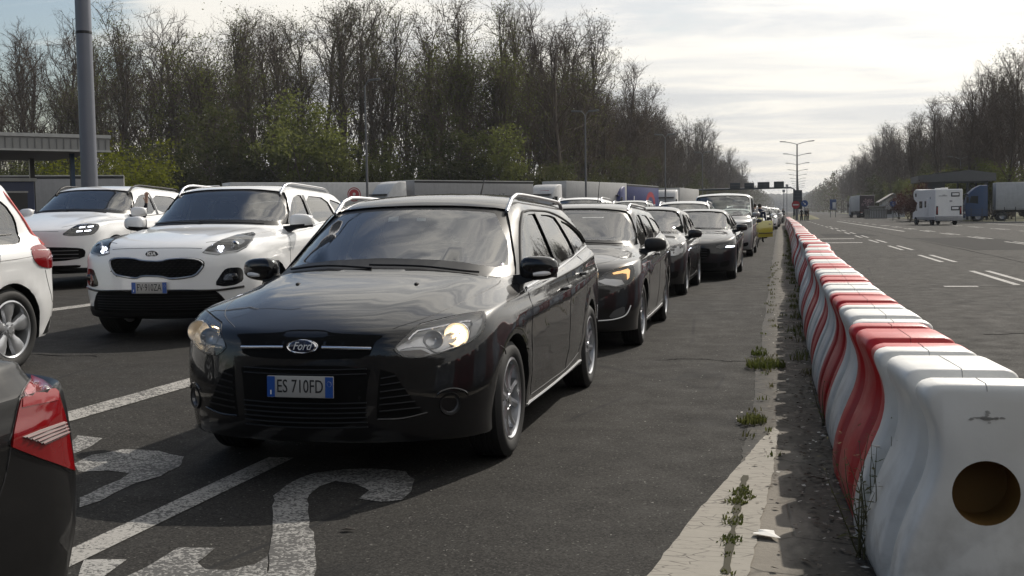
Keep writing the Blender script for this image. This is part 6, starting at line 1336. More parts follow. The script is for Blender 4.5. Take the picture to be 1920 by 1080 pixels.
    for y in (.3,): q.tube([(cols[2], y, 1.6), (cols[3], y, zb-.1)], .08, 6); q.tube([(cols[2], y, zb-.1), (cols[3], y, 1.6)], .05, 6); q.box(((cols[0]+cols[1])/2, y, zb-.9), (cols[1]-cols[0], .08, 1.5)); q.box(((cols[0]+cols[3])/2, y, zb-.1), (cols[3]-cols[0], .16, .2))
    q.build('bracing', st, r, 0)
    q = MB(); q.box((0, 5.5, 1.2), (hw*1.2, 1.6, 2.4)); q.build('inner_hut', flat('hut_pale', (.35, .35, .35), .6), r, 0)
    # house
    Y = 205; a, b = at_y(1641, 372, Y), at_y(1697, 397, Y); wl = flat('house_white', (.62, .62, .63), .7); rf = flat('house_roof', (.26, .25, .235), .7); r = thing('house', 'small white house with pitched roofs behind a pale fence, by the red tree', 'house', (a.x, Y, 0)); W2 = b.x-a.x
    e = at_y(1650, 378, Y).z; rg = at_y(1680, 364, Y).z
    MB().loft([[Vector((x, y, z)) for x, z in ((1.2, 0), (1.2, e), (W2*.62, rg), (W2, e-.2), (W2, 0))] for y in (0, 8)], True, True, True).build('wall', wl, r, 0)
    MB().loft([[Vector((x, y, z)) for x, z in ((.6, e-.05), (W2*.62, rg+.18), (W2+.5, e-.3), (W2+.5, e-.45), (W2*.62, rg+.02), (.6, e-.2))] for y in (-.6, 8.5)], True, True, True).build('roof', rf, r, 0)
    MB().box((.4, 2, e*.34), (2.2, 4, e*.68)).build('annex', wl, r, 0); MB().box((.3, 1.8, e*.70), (2.8, 5, .2)).build('annex_roof', rf, r, 0)
    for x, z in ((2.2, e*.36), (3.8, e*.6)): w = MB().box((x, -.02, z), (1.0, .06, .8)).build('window', dk, r, 0); MB().box((x, -.04, z-.45), (1.2, .12, .08)).build('window_sill', wl, w, 0)
    # pale fence before it, rail fence by the shelter
    r = thing('wall_fence', 'low pale slatted fence before the white house', 'fence', (at_y(1622, 405, 185).x, 185, 0)); q = MB(); L = at_y(1662, 405, 185).x-r.location.x
    for i in range(14): q.box((L*i/13, 0, .75), (L/13*.8, .06, 1.5))
    q.build('fence_boards', flat('fence_pale', (.20, .195, .18), .8), r, 0); MB().box((L/2, .08, 1.3), (L, .05, .1)).build('fence_rail', st, r, 0)
    r = thing('rail_fence', 'thin dark wire fence on posts before the blue-cabbed lorry', 'fence', (at_y(1800, 412, 112).x, 112, 0)); L = at_y(1925, 412, 112).x-r.location.x
    for k in range(7): MB().tube([(L*k/6, 0, 0), (L*k/6, 0, 1.45)], .035, 6).build('fence_post', st, r)
    q = MB()
    for z in (.35, .8, 1.25): q.tube([(0, 0, z), (L, 0, z)], .012, 4)
    q.build('fence_wire', st, r)
    # kerbs of the right-hand islands
    k = MB(); k.box((0, 0, .07), (26, .25, .14)); o = k.build('kerb', flat('kerb_stone', (.26, .25, .235), .8), None, 0); o.location = (26.5, 109.5, 0); o.rotation_euler = (0, 0, R(-8)); tag(o, kind='structure')
# ---- people: one skinned body, clothing by height
def person(label, x, y, z, rz, top, legs, hair=(.02, .015, .012), skin=(.36, .22, .16), pose='stand', H=1.75, coat=False, group=None):
    s = H/1.75
    J = {'pel': (0, 0, .93), 'sp': (0, .0, 1.12), 'ch': (0, -.01, 1.34), 'nk': (0, 0, 1.49), 'hd': (0, -.02, 1.57), 'top': (0, -.01, 1.72)}
    lx = .10
    J.update({'hL': (lx, 0, .88), 'kL': (lx+.01, -.02, .48), 'aL': (lx+.01, .02, .08), 'tL': (lx+.03, -.16, .035), 'hR': (-lx, 0, .88), 'kR': (-lx-.02, -.03, .48), 'aR': (-lx-.03, .03, .08), 'tR': (-lx-.05, -.15, .035),
              'sL': (.19, 0, 1.40), 'eL': (.25, .03, 1.12), 'wL': (.24, -.06, .88), 'gL': (.235, -.09, .78), 'sR': (-.19, 0, 1.40), 'eR': (-.25, .03, 1.12), 'wR': (-.24, -.06, .88), 'gR': (-.235, -.09, .78)})
    if pose == 'walk': J.update({'kL': (lx, -.20, .50), 'aL': (lx, -.20, .10), 'tL': (lx, -.36, .05), 'kR': (-lx, .05, .47), 'aR': (-lx, .28, .14), 'tR': (-lx, .16, .03)})
    if pose == 'lean': J.update({'eL': (.30, -.10, 1.16), 'wL': (.22, -.32, 1.12), 'gL': (.19, -.40, 1.12), 'ch': (.02, -.05, 1.34), 'nk': (.02, -.08, 1.48), 'hd': (.02, -.12, 1.57), 'top': (.02, -.11, 1.72)})
    if pose == 'raise': J.update({'sL': (.19, -.02, 1.40), 'eL': (.42, -.12, 1.36), 'wL': (.47, -.11, 1.61), 'gL': (.47, -.105, 1.70)})
    rad = {'pel': (.15, .11), 'sp': (.135, .10), 'ch': (.165, .115), 'nk': (.055, .058), 'hd': (.072, .088), 'top': (.058, .07), 'hL': (.092, .095), 'kL': (.058, .06), 'aL': (.042, .048), 'tL': (.035, .03), 'sL': (.062, .062), 'eL': (.044, .044), 'wL': (.030, .032), 'gL': (.036, .02)}
    if coat: rad.update({'hL': (.115, .12), 'kL': (.10, .10), 'pel': (.17, .14)})
    E = [('pel', 'sp'), ('sp', 'ch'), ('ch', 'nk'), ('nk', 'hd'), ('hd', 'top')]
    for q in 'LR': E += [('pel', 'h'+q), ('h'+q, 'k'+q), ('k'+q, 'a'+q), ('a'+q, 't'+q), ('ch', 's'+q), ('s'+q, 'e'+q), ('e'+q, 'w'+q), ('w'+q, 'g'+q)]
    if pose == 'raise': E = [e for e in E if e[1][0] not in 'kat'] ; [J.pop(k) for k in list(J) if k[0] in 'kat' and len(k) == 2]
    names = list(J); idx = {n: i for i, n in enumerate(names)}; V = [tuple(c*s for c in J[n]) for n in names]; ED = [(idx[a], idx[b]) for a, b in E]; RD = [rad.get(n, rad.get(n[0]+'L')) for n in names]
    for q, sg in (('L', 1), ('R', -1)):                        # fingers and thumb rooted in the palm
        g, w = Vector(V[idx['g'+q]]), Vector(V[idx['w'+q]]); d = (g-w).normalized(); sd = d.cross(Vector((0, 1, 0) if abs(d.y) < .9 else (0, 0, 1))).normalized()
        for k in range(4):
            b0 = g+sd*(k-1.5)*.019*s; b1 = b0+(d+Vector((0, -.25, 0))*.3).normalized()*(.055, .065, .06, .045)[k]*s; V += [tuple(b0+d*.03*s), tuple(b1+d*.025*s)]; ED += [(idx['g'+q], len(V)-2), (len(V)-2, len(V)-1)]; RD += [(.010, .010), (.008, .008)]
        t0 = w.lerp(g, .55)+sd*sg*.034*s; V += [tuple(t0), tuple(t0+(d*.8+sd*sg*.5)*.045*s)]; ED += [(idx['w'+q], len(V)-2), (len(V)-2, len(V)-1)]; RD += [(.013, .012), (.010, .010)]
    me = bpy.data.meshes.new('skin'); me.from_pydata(V, ED, []); o = bpy.data.objects.new('skin', me); COL.objects.link(o)
    md = o.modifiers.new('s', 'SKIN'); md.use_smooth_shade = True; md.branch_smoothing = .6
    for i, rr in enumerate(RD): me.skin_vertices[0].data[i].radius = (rr[0]*s, rr[1]*s)
    me.skin_vertices[0].data[0].use_root = True
    sb = o.modifiers.new('b', 'SUBSURF'); sb.levels = 1; bpy.context.view_layer.update()
    bm_ = bpy.data.meshes.new_from_object(o.evaluated_get(bpy.context.evaluated_depsgraph_get())); bpy.data.objects.remove(o)
    bm_.materials.clear(); ct = lambda c: '_'.join(str(int(v*99)) for v in c)
    for m in (mat('skin_tone', skin, .55), mat('cloth_'+ct(top), top, .9), mat('trousers_'+ct(legs), legs, .9), mat('shoe', (.02, .02, .02), .6)): bm_.materials.append(m)
    wz = .62*s if coat else .90*s; gL, gR = Vector(V[idx['wL']]), Vector(V[idx['wR']]); hdv, gl_, gr_ = V[idx['hd']], Vector(V[idx['gL']]), Vector(V[idx['gR']])
    for p in bm_.polygons:
        c = p.center; a = Vector(c); hand = min((a-gl_).length, (a-gr_).length) < .115*s
        p.material_index = 0 if (c.z > 1.475*s and abs(c.x) < .14 and not (pose == 'raise' and c.x > .25)) or hand else (3 if c.z < .075*s else (1 if c.z > wz or abs(c.x) > .185 else 2)); p.use_smooth = True
    b = bpy.data.objects.new('person', bm_); COL.objects.link(b); b.location = (x, y, z); b.rotation_euler = (0, 0, rz); tag(b, label, 'person', group)
    h0 = Vector(J['hd'])*s; hm = ellipsoid_mb(h0+Vector((0, .012, .055))*s, (.086*s, .104*s, .098*s), 16, 10, 2.1)
    hm2 = MB(); hm2.v = hm.v; hm2.f = [f for f in hm.f if (lambda c: c.z > h0.z+.055*s or c.y > h0.y+.03*s)(sum((Vector(hm.v[i]) for i in f), Vector())/len(f))]; hm2.mi = [0]*len(hm2.f); hm2.build('hair', mat('hair_'+ct(hair), hair, .8), b, 60)
    f = MB(); f.loft([[h0+Vector((x*.013, -.086+dy, zz))*s for x, dy in ((-1, .012), (0, -.012), (1, .012))] for zz in (.045, .02, .0)], False); f.build('nose', mat('skin_tone', skin, .55), b)
    for q in (-1, 1):
        e = ellipsoid_mb(h0+Vector((q*.030, -.080, .045))*s, (.011*s, .006*s, .008*s), 8, 6, 2); e.build('eye', M_INK, b); e = ellipsoid_mb(h0+Vector((q*.078, 0, .03))*s, (.010*s, .02*s, .032*s), 8, 6, 2); e.build('ear', mat('skin_tone', skin, .55), b)
    MB().box(h0+Vector((0, -.082, -.028))*s, (.042*s, .008, .008*s)).build('mouth', mat('lip', (.22, .09, .08), .6), b, 0)
    return b
def build_people():
    y = 150; p = at_y(1468, 400, y); person('person in dark clothes walking by the far end of the barriers', p.x, y, 0, R(10), (.012, .013, .02), (.015, .016, .02), pose='walk')
    p = at_y(1503, 400, 160); person('person in a long black coat before the blue keep-right sign', p.x, 160, 0, R(-20), (.008, .008, .009), (.01, .01, .012), coat=True)
    p = at_y(1511, 400, 162); person('person in black standing close beside the one in a brown jacket', p.x, 162, 0, R(40), (.01, .01, .012), (.012, .012, .014))
    p = at_y(1515, 400, 164); person('person in a brown jacket, rightmost of the group on the median', p.x, 164, 0, R(60), (.045, .03, .022), (.014, .014, .016))
    p = at_y(1413, 400, 50.5); person('person in a pale grey shirt between the silver van and the yellow door', p.x, 50.5, gz(p.x), R(150), (.26, .25, .25), (.03, .03, .035), pose='lean')
    p = at_y(1424.5, 400, 52.0); person('person in a navy top behind the open yellow car door', p.x, 52.0, 0, R(170), (.02, .025, .06), (.03, .03, .035))
# ------------------------------------------------------------------ the rest of the queue
def build_queue():
    blk = paint('black_pearl', (.008, .008, .010), .35); gry = paint('grey_metal', (.16, .165, .17), .3, .5); slv = paint('silver_metal', (.30, .305, .31), .3, .5); wht = M_WHITEP(); navy = paint('navy_paint', (.012, .016, .04), .35); redp = paint('red_paint', (.24, .022, .020), .35)
    HB = spec(name='hatchback', L=4.05, w=.868, lead=.76, yc=.92, zc=1.0, bA=.93, bB=1.03, yh=1.72, zh=1.42, wr=.635, zr=1.49, yrf=3.2, rg=(3.95, 1.02), rt=3.55, cA=1.375, cB=1.34, r=.30, wb=2.50, yA=.80, bp=2.22, cp=3.05, dlo=3.55, sh=.82)
    lp = [(.46, .70), (.56, .66), (.72, .67), (.82, .72), (.83, .83), (.76, .86), (.60, .80)]
    h = simple_car(HB, paint('dark_bronze', (.018, .017, .018), .3, .3), 'small dark hatchback with a round clear headlight, third by the barriers', (-2.60, 19.3-.80, 0), 0, lp, [('lamp_lens', [(.68, .73), (.73, .69), (.80, .72), (.81, .79), (.74, .81), (.69, .79)], M_REFL, .004)], 'five', mirror=blk, lampm=M_SATIN, mz=1.0)
    AU = spec(name='saloon_car', L=4.50, w=.91, lead=.72, yc=1.12, zc=.985, bA=.92, bB=1.0, yh=1.90, zh=1.385, wr=.63, zr=1.445, yrf=3.4, rg=(4.30, 1.0), rt=3.75, cA=1.345, cB=1.31, r=.335, wb=2.68, yA=.87, bp=2.48, cp=3.4, dlo=3.95, sh=.80, gc=.17, crease=[(.9, .78, 4.2, .84, .012, .04)])
    lp = [(.50, .665), (.60, .635), (.80, .64), (.875, .66), (.88, .73), (.80, .745), (.60, .715)]
    simple_car(AU, blk, 'low black saloon with a bright white headlight strip and wide black grille', (-2.07, 24.0-.87, 0), 0, lp, [('lamp_element', [(.70, .655), (.86, .665), (.865, .69), (.72, .685)], M_COOL, .006)], 'five', mirror=M_GLOSSBLK, mz=1.03)
    SV = spec(name='suv', L=4.60, w=.92, lead=.93, yc=1.15, zc=1.12, bA=1.05, bB=1.15, yh=1.90, zh=1.60, wr=.69, zr=1.69, yrf=3.8, rg=(4.5, 1.18), rt=4.15, cA=1.555, cB=1.53, r=.36, wb=2.70, yA=.92, gc=.23, bp=2.55, cp=3.5, dlo=4.2, sh=.93)
    sv = simple_car(SV, slv, 'pale grey SUV with roof rails, its roof showing behind the low black saloon', (-2.95, 29.2, .0), 0, lampP(.92, .84, .93), rails=True)
    VN = spec(name='van', cat='van', L=4.99, w=.975, lead=1.03, yc=.78, zc=1.22, bA=1.16, bB=1.18, yh=1.55, zh=1.87, wr=.835, zr=1.965, yrf=4.5, rg=(4.93, 1.2), rt=4.80, cA=1.83, cB=1.84, r=.335, wb=3.1, yA=.93, gc=.22, bp=2.1, cp=3.2, dlo=4.6, noq=True, sh=1.0, yl=.08, ba=.925, wdf=.30, df=.45)
    simple_car(VN, slv, 'tall silver passenger van with a big dark windscreen, behind the low black saloon', (-2.22, 35.0, 0), 0, lampP(.975, .86, 1.02), mz=1.28)
    # white car between the lanes and the red one beside the SUV
    w2 = simple_car(dict(SV), wht, 'white SUV half hidden behind the nearest black estate car', (-6.2, 31.5, .19), 0, lampP(.92, .84, .93), rails=True)
    simple_car(dict(HB), redp, 'red hatchback, its roof and rear pillar showing behind the white minivan', (-11.62, 10.35, .36), 0, lampP(.868, .66, .78))
    # yellow-green car with its driver's door open
    simple_car(dict(HB), paint('dark_grey_paint', (.03, .03, .032), .3, .3), 'dark grey hatchback directly behind the tall silver van, ahead of the yellow door', (-2.25, 41.6, 0), 0, lampP(.868, .66, .78), mirror=blk)
    yel = paint('yellow_paint', (.33, .30, .02), .4); sc = simple_car(dict(HB), yel, 'yellow-green car with its door standing open, behind the silver van', (-2.38, 47.4, 0), 0, lampP(.868, .66, .78))
    d = adopt(empty('open_door', (.86, 1.32, 0), R(56)), sc.root)
    MB().loft([[Vector((t, y, z)) for y, z in ((0, .30), (0, .92), (.02, .98), (.07, .98), (.09, .6), (.07, .30))] for t in (0, .05, .95, 1.02)], True, True, True).build('door_skin', yel, d, 40)
    q = MB(); q.tube([(.04, .05, .97), (.32, .09, 1.36), (.92, .10, 1.38), (.99, .05, .97)], .02, 6); q.build('window_frame', M_TRIM, d, 60); MB().tube([(.06, -.012, .47), (.5, -.016, .46), (.98, -.012, .47)], .02, 6).build('door_moulding', M_TRIM, d)
    MB().rbox((.82, -.015, .84), (.17, .035, .03), .01).build('door_handle', M_TRIM, d)
    # copies farther back: each a car with its parts
    def dup(src, loc, m, label, rz=0):
        n0 = copy_tree(src.root); n0.location = loc; n0.rotation_euler = (0, 0, rz); n0['label'] = label; n0['group'] = 'cars farther back in the queue'
        for ch in KIDS[n0.name]:
            if ch.type == 'MESH' and (ch.name.startswith('body') or ch.name.startswith('door_handle')):
                for i, sl_ in enumerate(ch.material_slots):
                    if sl_.material in (src.paint,): sl_.link = 'OBJECT'; sl_.material = m
        return n0
    protos = [h, sv, w2]; cols = [('white', wht), ('black', blk), ('silver', slv), ('grey', gry), ('navy', navy), ('white', wht)]
    y = 53.5; k = 0; far = [o for o in ()]
    names = {}
    while y < 138:
        src = protos[(k*2+1) % 3]; cn, m = cols[k % 6]; x = -2.40+rng.uniform(-.15, .15)
        lb = {0: 'white car carrying a black roof box, behind the open yellow door', 1: 'black car two behind the open yellow door', 2: 'silver car third behind the open yellow door', 3: 'grey car fourth behind the open yellow door'}.get(k, f'small distant {cn} car in the queue running towards the gantry')
        c = dup(src, (x, y, 0), m, lb)
        if k == 0:
            rb = MB(); rb.loft([[Vector((xx*w_, y0, z0+zz*h_)) for xx, zz in ((-.38, 0), (-.40, .10), (-.34, .26), (0, .32), (.34, .26), (.40, .10), (.38, 0))] for y0, w_, h_, z0 in ((-.95, .55, .35, 0), (-.8, .85, .7, 0), (-.3, 1, 1, 0), (.6, 1, 1, 0), (.95, .8, .7, 0))], True, True, True)
            o = rb.build('roof_box', mat('roof_box_black', (.02, .02, .022), .35, coat=.4), None, 40); o.location = (x, y+2.2, 1.76 if src is not h else 1.56); tag(o, 'black streamlined roof box on the white car behind the yellow door', 'roof box')
            for yy in (1.75, 2.65):
                b = MB(); b.tube([(-.62, 0, -.10), (-.55, 0, .0), (.55, 0, 0), (.62, 0, -.10)], .018, 6); b = b.build('roof_bar', M_TRIM, None); b.location = (x, y+yy, 1.735 if src is not h else 1.53); tag(b, f'black roof bar under the {"front" if yy < 2 else "rear"} of the black roof box', 'roof bar')
        y += (5.6 if y < 90 else 7.2)+rng.uniform(-.3, .6); k += 1
    y = 42
    for i in range(5):
        src = protos[(i+2) % 3]; cn, m = cols[(i+3) % 6]; dup(src, (-6.2-.1*i, y, .19), m, f'{cn} car of the second lane, hidden among the roofs {["first", "second", "third", "fourth", "fifth"][i]} behind the half-hidden white SUV'); y += 9.5
# ------------------------------------------------------------------ trees
def tree_mesh(seed, H, spread=.32, base=.30, dens=1., lean=0., fork=False):
    """bare deciduous tree: returns (trunk MB, crown MB, twig tips)"""
    g = np.random.default_rng(seed); T, Cn, tips = MB(), MB(), []
    def rv(s): return Vector(g.normal(0, s, 3))
    def limb(mb, p, d, L, r0, r1, n, sides, wob, up):
        P, Rr = [p.copy()], [r0]
        for i in range(n):
            d = (d+rv(wob)+Vector((0, 0, up))).normalized(); p = p+d*L/n; P.append(p.copy()); Rr.append(r0+(r1-r0)*(i+1)/n)
        mb.tube(P, Rr, sides, cap=False); return P, d
    def twig(p, d, L, w):
        s = d.cross(Vector(g.normal(0, 1, 3))).normalized()*w; m = p+d*L*.5+rv(L*.06); e = p+d*L+rv(L*.12)+Vector((0, 0, L*.12)); Cn.add([p-s, p+s, m+s*.6, m-s*.6, e], [(0, 1, 2, 3), (3, 2, 4)]); tips.append(e)
    r = H*.011+.05
    tp, td = limb(T, Vector((0, 0, -.2)), Vector((lean, 0, 1)), H*(.86 if not fork else .60), r, r*.36, 9, 6, .045, .06)
    if fork:
        for a in (0, 2.2, 4.2): limb(T, tp[-1], Vector((math.cos(a)*.45, math.sin(a)*.45, 1)).normalized(), H*.15, r*.34, .03, 5, 5, .10, .05)
    nb = int(19*dens)
    for i in range(nb):
        t = base+(1-base)*(i+g.random())/nb; k = t*(len(tp)-1); j = min(int(k), len(tp)-2); p = tp[j].lerp(tp[j+1], k-j); a = i*2.4+g.random()*.8
        el = .78+.55*t+g.normal(0, .12); d = Vector((math.cos(a)*math.cos(el), math.sin(a)*math.cos(el), math.sin(el))); L = H*spread*(1.05-.55*abs(t-.55))*g.uniform(.7, 1.2)
        bp, bd = limb(T if i % 3 == 0 else Cn, p, d, L, r*(.36-.16*t), .028, 6, 4, .13, .07)
        for q in range(int(7*dens)):
            u = .25+.75*(q+g.random())/7; kk = u*6; jj = min(int(kk), 5); pp = bp[jj].lerp(bp[jj+1], kk-jj); dd = (bd+rv(.75)+Vector((0, 0, .25))).normalized(); l2 = L*.42*g.uniform(.6, 1.2)
            sp, sd = limb(Cn, pp, dd, l2, .034, .016, 4, 3, .16, .08)
            for w in range(5):
                v = .2+.8*(w+g.random())/5; k3 = v*4; j3 = min(int(k3), 3); p3 = sp[j3].lerp(sp[j3+1], k3-j3); d3 = (sd+rv(.7)+Vector((0, 0, .25))).normalized(); l3 = l2*.5*g.uniform(.6, 1.2)
                e3 = p3+d3*l3; s3 = d3.cross(rv(1)).normalized()*.018; Cn.add([p3-s3, p3+s3, e3+s3*.5, e3-s3*.5], [(0, 1, 2, 3)])
                for z in range(4): m3 = p3.lerp(e3, g.uniform(.3, 1)); twig(m3, (d3+rv(.6)).normalized(), l3*g.uniform(.4, .9), .013)
    return T, Cn, tips
def leaf_mb(pts, g, n, size, spread):
    mb = MB(); k = len(pts)
    for i in range(n):
        p = pts[int(g.integers(k))]+Vector(g.normal(0, spread, 3)); a = Vector(g.normal(0, 1, 3)).normalized(); b = a.cross(Vector(g.normal(0, 1, 3))).normalized(); s = size*g.uniform(.5, 1.3); a, b = a*s, b*s*.6
        mb.add([p-a, p+b, p+a, p-b], [(0, 1, 2, 3)])
    return mb
def shrub_mesh(seed, H, Wd, n, size):
    g = np.random.default_rng(seed); st = MB(); pts = []
    for i in range(11):
        a = g.uniform(0, 6.28); q = Vector((g.normal(0, .2), g.normal(0, .2), 0)); d = Vector((math.cos(a)*.35*Wd/H, math.sin(a)*.35*Wd/H, 1)).normalized(); P = [q.copy()]; L = H*g.uniform(.55, 1)
        for k in range(6): d = (d+Vector(g.normal(0, .14, 3))).normalized(); q = q+d*L/6; P.append(q.copy()); pts += [q.copy()]*(k)
        st.tube(P, [.05-.006*k for k in range(7)], 4, cap=False)
    cl = []
    for i in range(60): c = pts[int(g.integers(len(pts)))]+Vector(g.normal(0, 1, 3))*Wd*.11; cl.append(c)
    return st, leaf_mb(cl, g, n, size, Wd*.06)
def build_trees():
    bark = mat('bark', (.035, .030, .026), .95); t = NT(bark); v = t.pos((3, 3, .8)); t.color(t.mix(t.rng(t.noise(v, 2, 4, .6), .35, .65), (.050, .039, .031, 1), (.098, .078, .062, 1)))
    twg = mat('twigs', (.082, .061, .047), .95)
    lf1 = leaf_mat('young_leaves', (.085, .100, .026), (.135, .145, .048), .5); lf2 = leaf_mat('dull_leaves', (.045, .054, .018), (.080, .080, .032), .4); lf3 = leaf_mat('bright_leaves', (.090, .105, .010), (.13, .135, .018), .45); lf4 = leaf_mat('red_leaves', (.045, .020, .018), (.075, .030, .022), .3); lf5 = leaf_mat('russet_buds', (.085, .055, .025), (.06, .06, .02), .35)
    PR = []
    for i, (H, sp, ba, fk) in enumerate(((22, .27, .34, False), (24, .25, .42, False), (20, .31, .30, True), (23, .24, .38, True), (21, .28, .45, False), (24, .30, .32, True))):
        T, Cn, tips = tree_mesh(100+i, H, sp, ba, 1., 0, fk); a = T.build('trunk', bark, None, 0, False); b = Cn.build('crown', twg, None, 0, False); PR.append((a.data, b.data, tips, H))
        for o in (a, b): bpy.data.objects.remove(o)
    def foliage(i, n, size, spr, m, keep=1.):
        g = np.random.default_rng(500+i); tips = PR[i][2]; tt = [p for p in tips if g.random() < keep]; o = leaf_mb(tt, g, n, size, spr).build('foliage', m, None, 0, False); d = o.data; bpy.data.objects.remove(o); return d
    FG = {('y', 5): foliage(5, 6000, .10, .30, lf1), ('y', 2): foliage(2, 4600, .10, .30, lf1), ('d', 0): foliage(0, 4000, .09, .35, lf2), ('b', 3): foliage(3, 2600, .09, .35, lf5), ('b', 1): foliage(1, 2200, .09, .4, lf2)}
    FG.update({('h', k): foliage(k, 2500, .085, .4, lf5 if k % 3 == 0 else lf1) for k in range(6)})
    def tree(x, y, i, label, cat='tree', name='bare_tree', group=None, s=1., leaf=None, z=.3):
        r = thing(name, label, cat, (x, y, z), rng.uniform(0, 6.28), group); r.scale = (s*rng.uniform(.95, 1.1), s*rng.uniform(.95, 1.1), s)
        for nm, me in (('trunk', PR[i][0]), ('crown', PR[i][1])): o = bpy.data.objects.new(nm, me); COL.objects.link(o); adopt(o, r)
        if leaf: o = bpy.data.objects.new('foliage', FG[leaf]); COL.objects.link(o); adopt(o, r)
        return r
    cnt = 0
    # skyline profile of the left wood: photo x -> top y at the wood's front edge
    SK = [(-60, 70), (0, 76), (80, 72), (150, 70), (230, 52), (330, 42), (440, 45), (500, 62), (560, 45), (600, 16), (720, 18), (800, 45), (830, 10), (950, 22), (1000, 40), (1060, 52), (1130, 95)]
    def top(px):
        for (a, ya), (b, yb) in zip(SK, SK[1:]):
            if px <= b: return ya+(yb-ya)*max(0, (px-a)/(b-a))
        return SK[-1][1]
    NB = 'bare-branched tree in the wood behind the lorries'; GB = 'bare trees of the left wood'
    for row, (Y, st) in enumerate(((126, 5.0), (133, 4.8), (141, 5.2), (150, 6.2))):
        px = -60+row*17
        while px < 1085:
            yy = Y+rng.uniform(-3, 3)+(max(0, 300-px)*.02); p = at_y(px, 300, yy); i = int(rng.integers(6)); zt = at_y(px, top(px)+rng.uniform(0, 26) if row else top(px)+rng.uniform(2, 60), yy).z; s = (zt-.3)/PR[i][3]*1.02
            lf = ('b', 1) if (i == 1 and rng.random() < .5) else ('b', 3) if (i == 3 and rng.random() < .45) else ('h', i) if rng.random() < .7 else None
            tree(p.x, yy, i, NB if not lf else 'budding tree with faint olive leaf haze in the left wood', group=GB if not lf else 'budding trees of the left wood', s=min(1.35, max(.6, s)), leaf=lf); cnt += 1
            px += st*2156/yy*rng.uniform(.7, 1.25)
    # the wood along the road, receding
    y = 150.
    while y < 640:
        for k in range(3 if y < 330 else 2):
            x = -25.5-k*4.6-rng.uniform(0, 3); i = int(rng.integers(6)); tree(x, y+rng.uniform(-2, 2), i, 'bare-branched tree in the receding left roadside wood', group='trees along the left of the road', s=rng.uniform(.92, 1.12), leaf=('b', i) if i in (1, 3) and rng.random() < .7 else None); cnt += 1
        y += 7.0 if y < 260 else (10 if y < 400 else 17)
    y = 158.
    while y < 640:
        for k in range(3 if y < 330 else 2):
            x = 22.5+k*5.0+rng.uniform(0, 3)+(6 if 170 < y < 240 and k == 0 else 0); i = int(rng.integers(6)); tree(x, y+rng.uniform(-2, 2), i, 'bare-branched tree in the right roadside wood', group='trees along the right of the road', s=rng.uniform(.74, .95) if y < 300 else rng.uniform(.9, 1.08), leaf=('b', i) if i in (1, 3) and rng.random() < .6 else None); cnt += 1
        y += 7.2 if y < 260 else (10.5 if y < 400 else 18)
    for px, Y, ty, i, lb in ((1812, 150, 92, 5, 'tall spreading bare tree on the right, above the shelter'), (1886, 146, 98, 2, 'tall bare tree at the right edge beside the spreading one'), (1850, 156, 130, 3, 'slender bare tree between the two tallest on the right'), (1762, 168, 190, 0, 'medium bare tree left of the tallest ones on the right'), (1715, 180, 232, 1, 'shorter bare tree above the motorhome'), (1925, 142, 105, 4, 'bare tree cut by the right edge')):
        p = at_y(px, 300, Y); zt = at_y(px, ty, Y).z; tree(p.x, Y, i, lb, s=zt/PR[i][3]*.98)
    # leafing trees that stand out
    for px, Y, ty, i, lf, lb in ((868, 122, 8, 5, ('y', 5), 'tall tree in fresh green leaf, highest of the left wood'), (958, 124, 45, 2, ('y', 2), 'green leafing tree just right of the tallest one'), (405, 122, 40, 2, ('y', 2), 'leafy green tree standing out of the wood above the white SUVs'), (372, 124, 95, 0, ('d', 0), 'dull green tree left of the leafy one, above the SUVs')):
        p = at_y(px, 300, Y); zt = at_y(px, ty, Y).z; tree(p.x, Y, i, lb, name='leafing_tree', s=(zt-.3)/PR[i][3]*1.02, leaf=lf)
    # rounded understorey trees and bushes along the wood's foot
    SH = []
    for i, (H, Wd, n, sz, m) in enumerate(((7, 5, 5200, .10, lf1), (6, 6, 5200, .10, lf2), (5, 5.5, 5000, .09, lf3), (9, 5.2, 6500, .11, lf2), (8, 5, 6000, .10, lf1))):
        s_, l_ = shrub_mesh(700+i, H, Wd, n, sz); a = s_.build('stems', bark, None, 0, False); b = l_.build('foliage', m, None, 0, False); SH.append((a.data, b.data, H))
        for o in (a, b): bpy.data.objects.remove(o)
    l4 = SH[1][1].copy(); l4.materials[0] = lf4; SH.append((SH[1][0], l4, 6))
    def shrub(px, Y, ty, i, label, w=1., name='bush', cat='bush', group=None, z=.3):
        p = at_y(px, 340, Y); zt = at_y(px, ty, Y).z; s = (zt-z)/SH[i][2]; r = thing(name, label, cat, (p.x, Y, z), rng.uniform(0, 6), group); r.scale = (s*w, s*w, s)
        for nm, me in (('stems', SH[i][0]), ('foliage', SH[i][1])): o = bpy.data.objects.new(nm, me); COL.objects.link(o); adopt(o, r)
    shrub(222, 72, 268, 2, 'bright yellow-green bush right of the grey canopy', 1.25); shrub(110, 74, 292, 2, 'yellow-green bush seen under the grey canopy', 1.5)
    shrub(300, 105, 256, 1, 'dull green bush between the canopy and the white SUVs', 1.2); shrub(355, 108, 250, 1, 'rounded olive bush above the white luxury SUV', 1.2); shrub(440, 112, 185, 3, 'tall olive-green young tree above the white SUV', .95, 'young_tree', 'tree'); shrub(560, 110, 160, 4, 'tall rounded green young tree above the white SUV roof rail', 1.15, 'young_tree', 'tree'); shrub(610, 112, 232, 0, 'green bush right of the tall rounded young tree', 1.3)
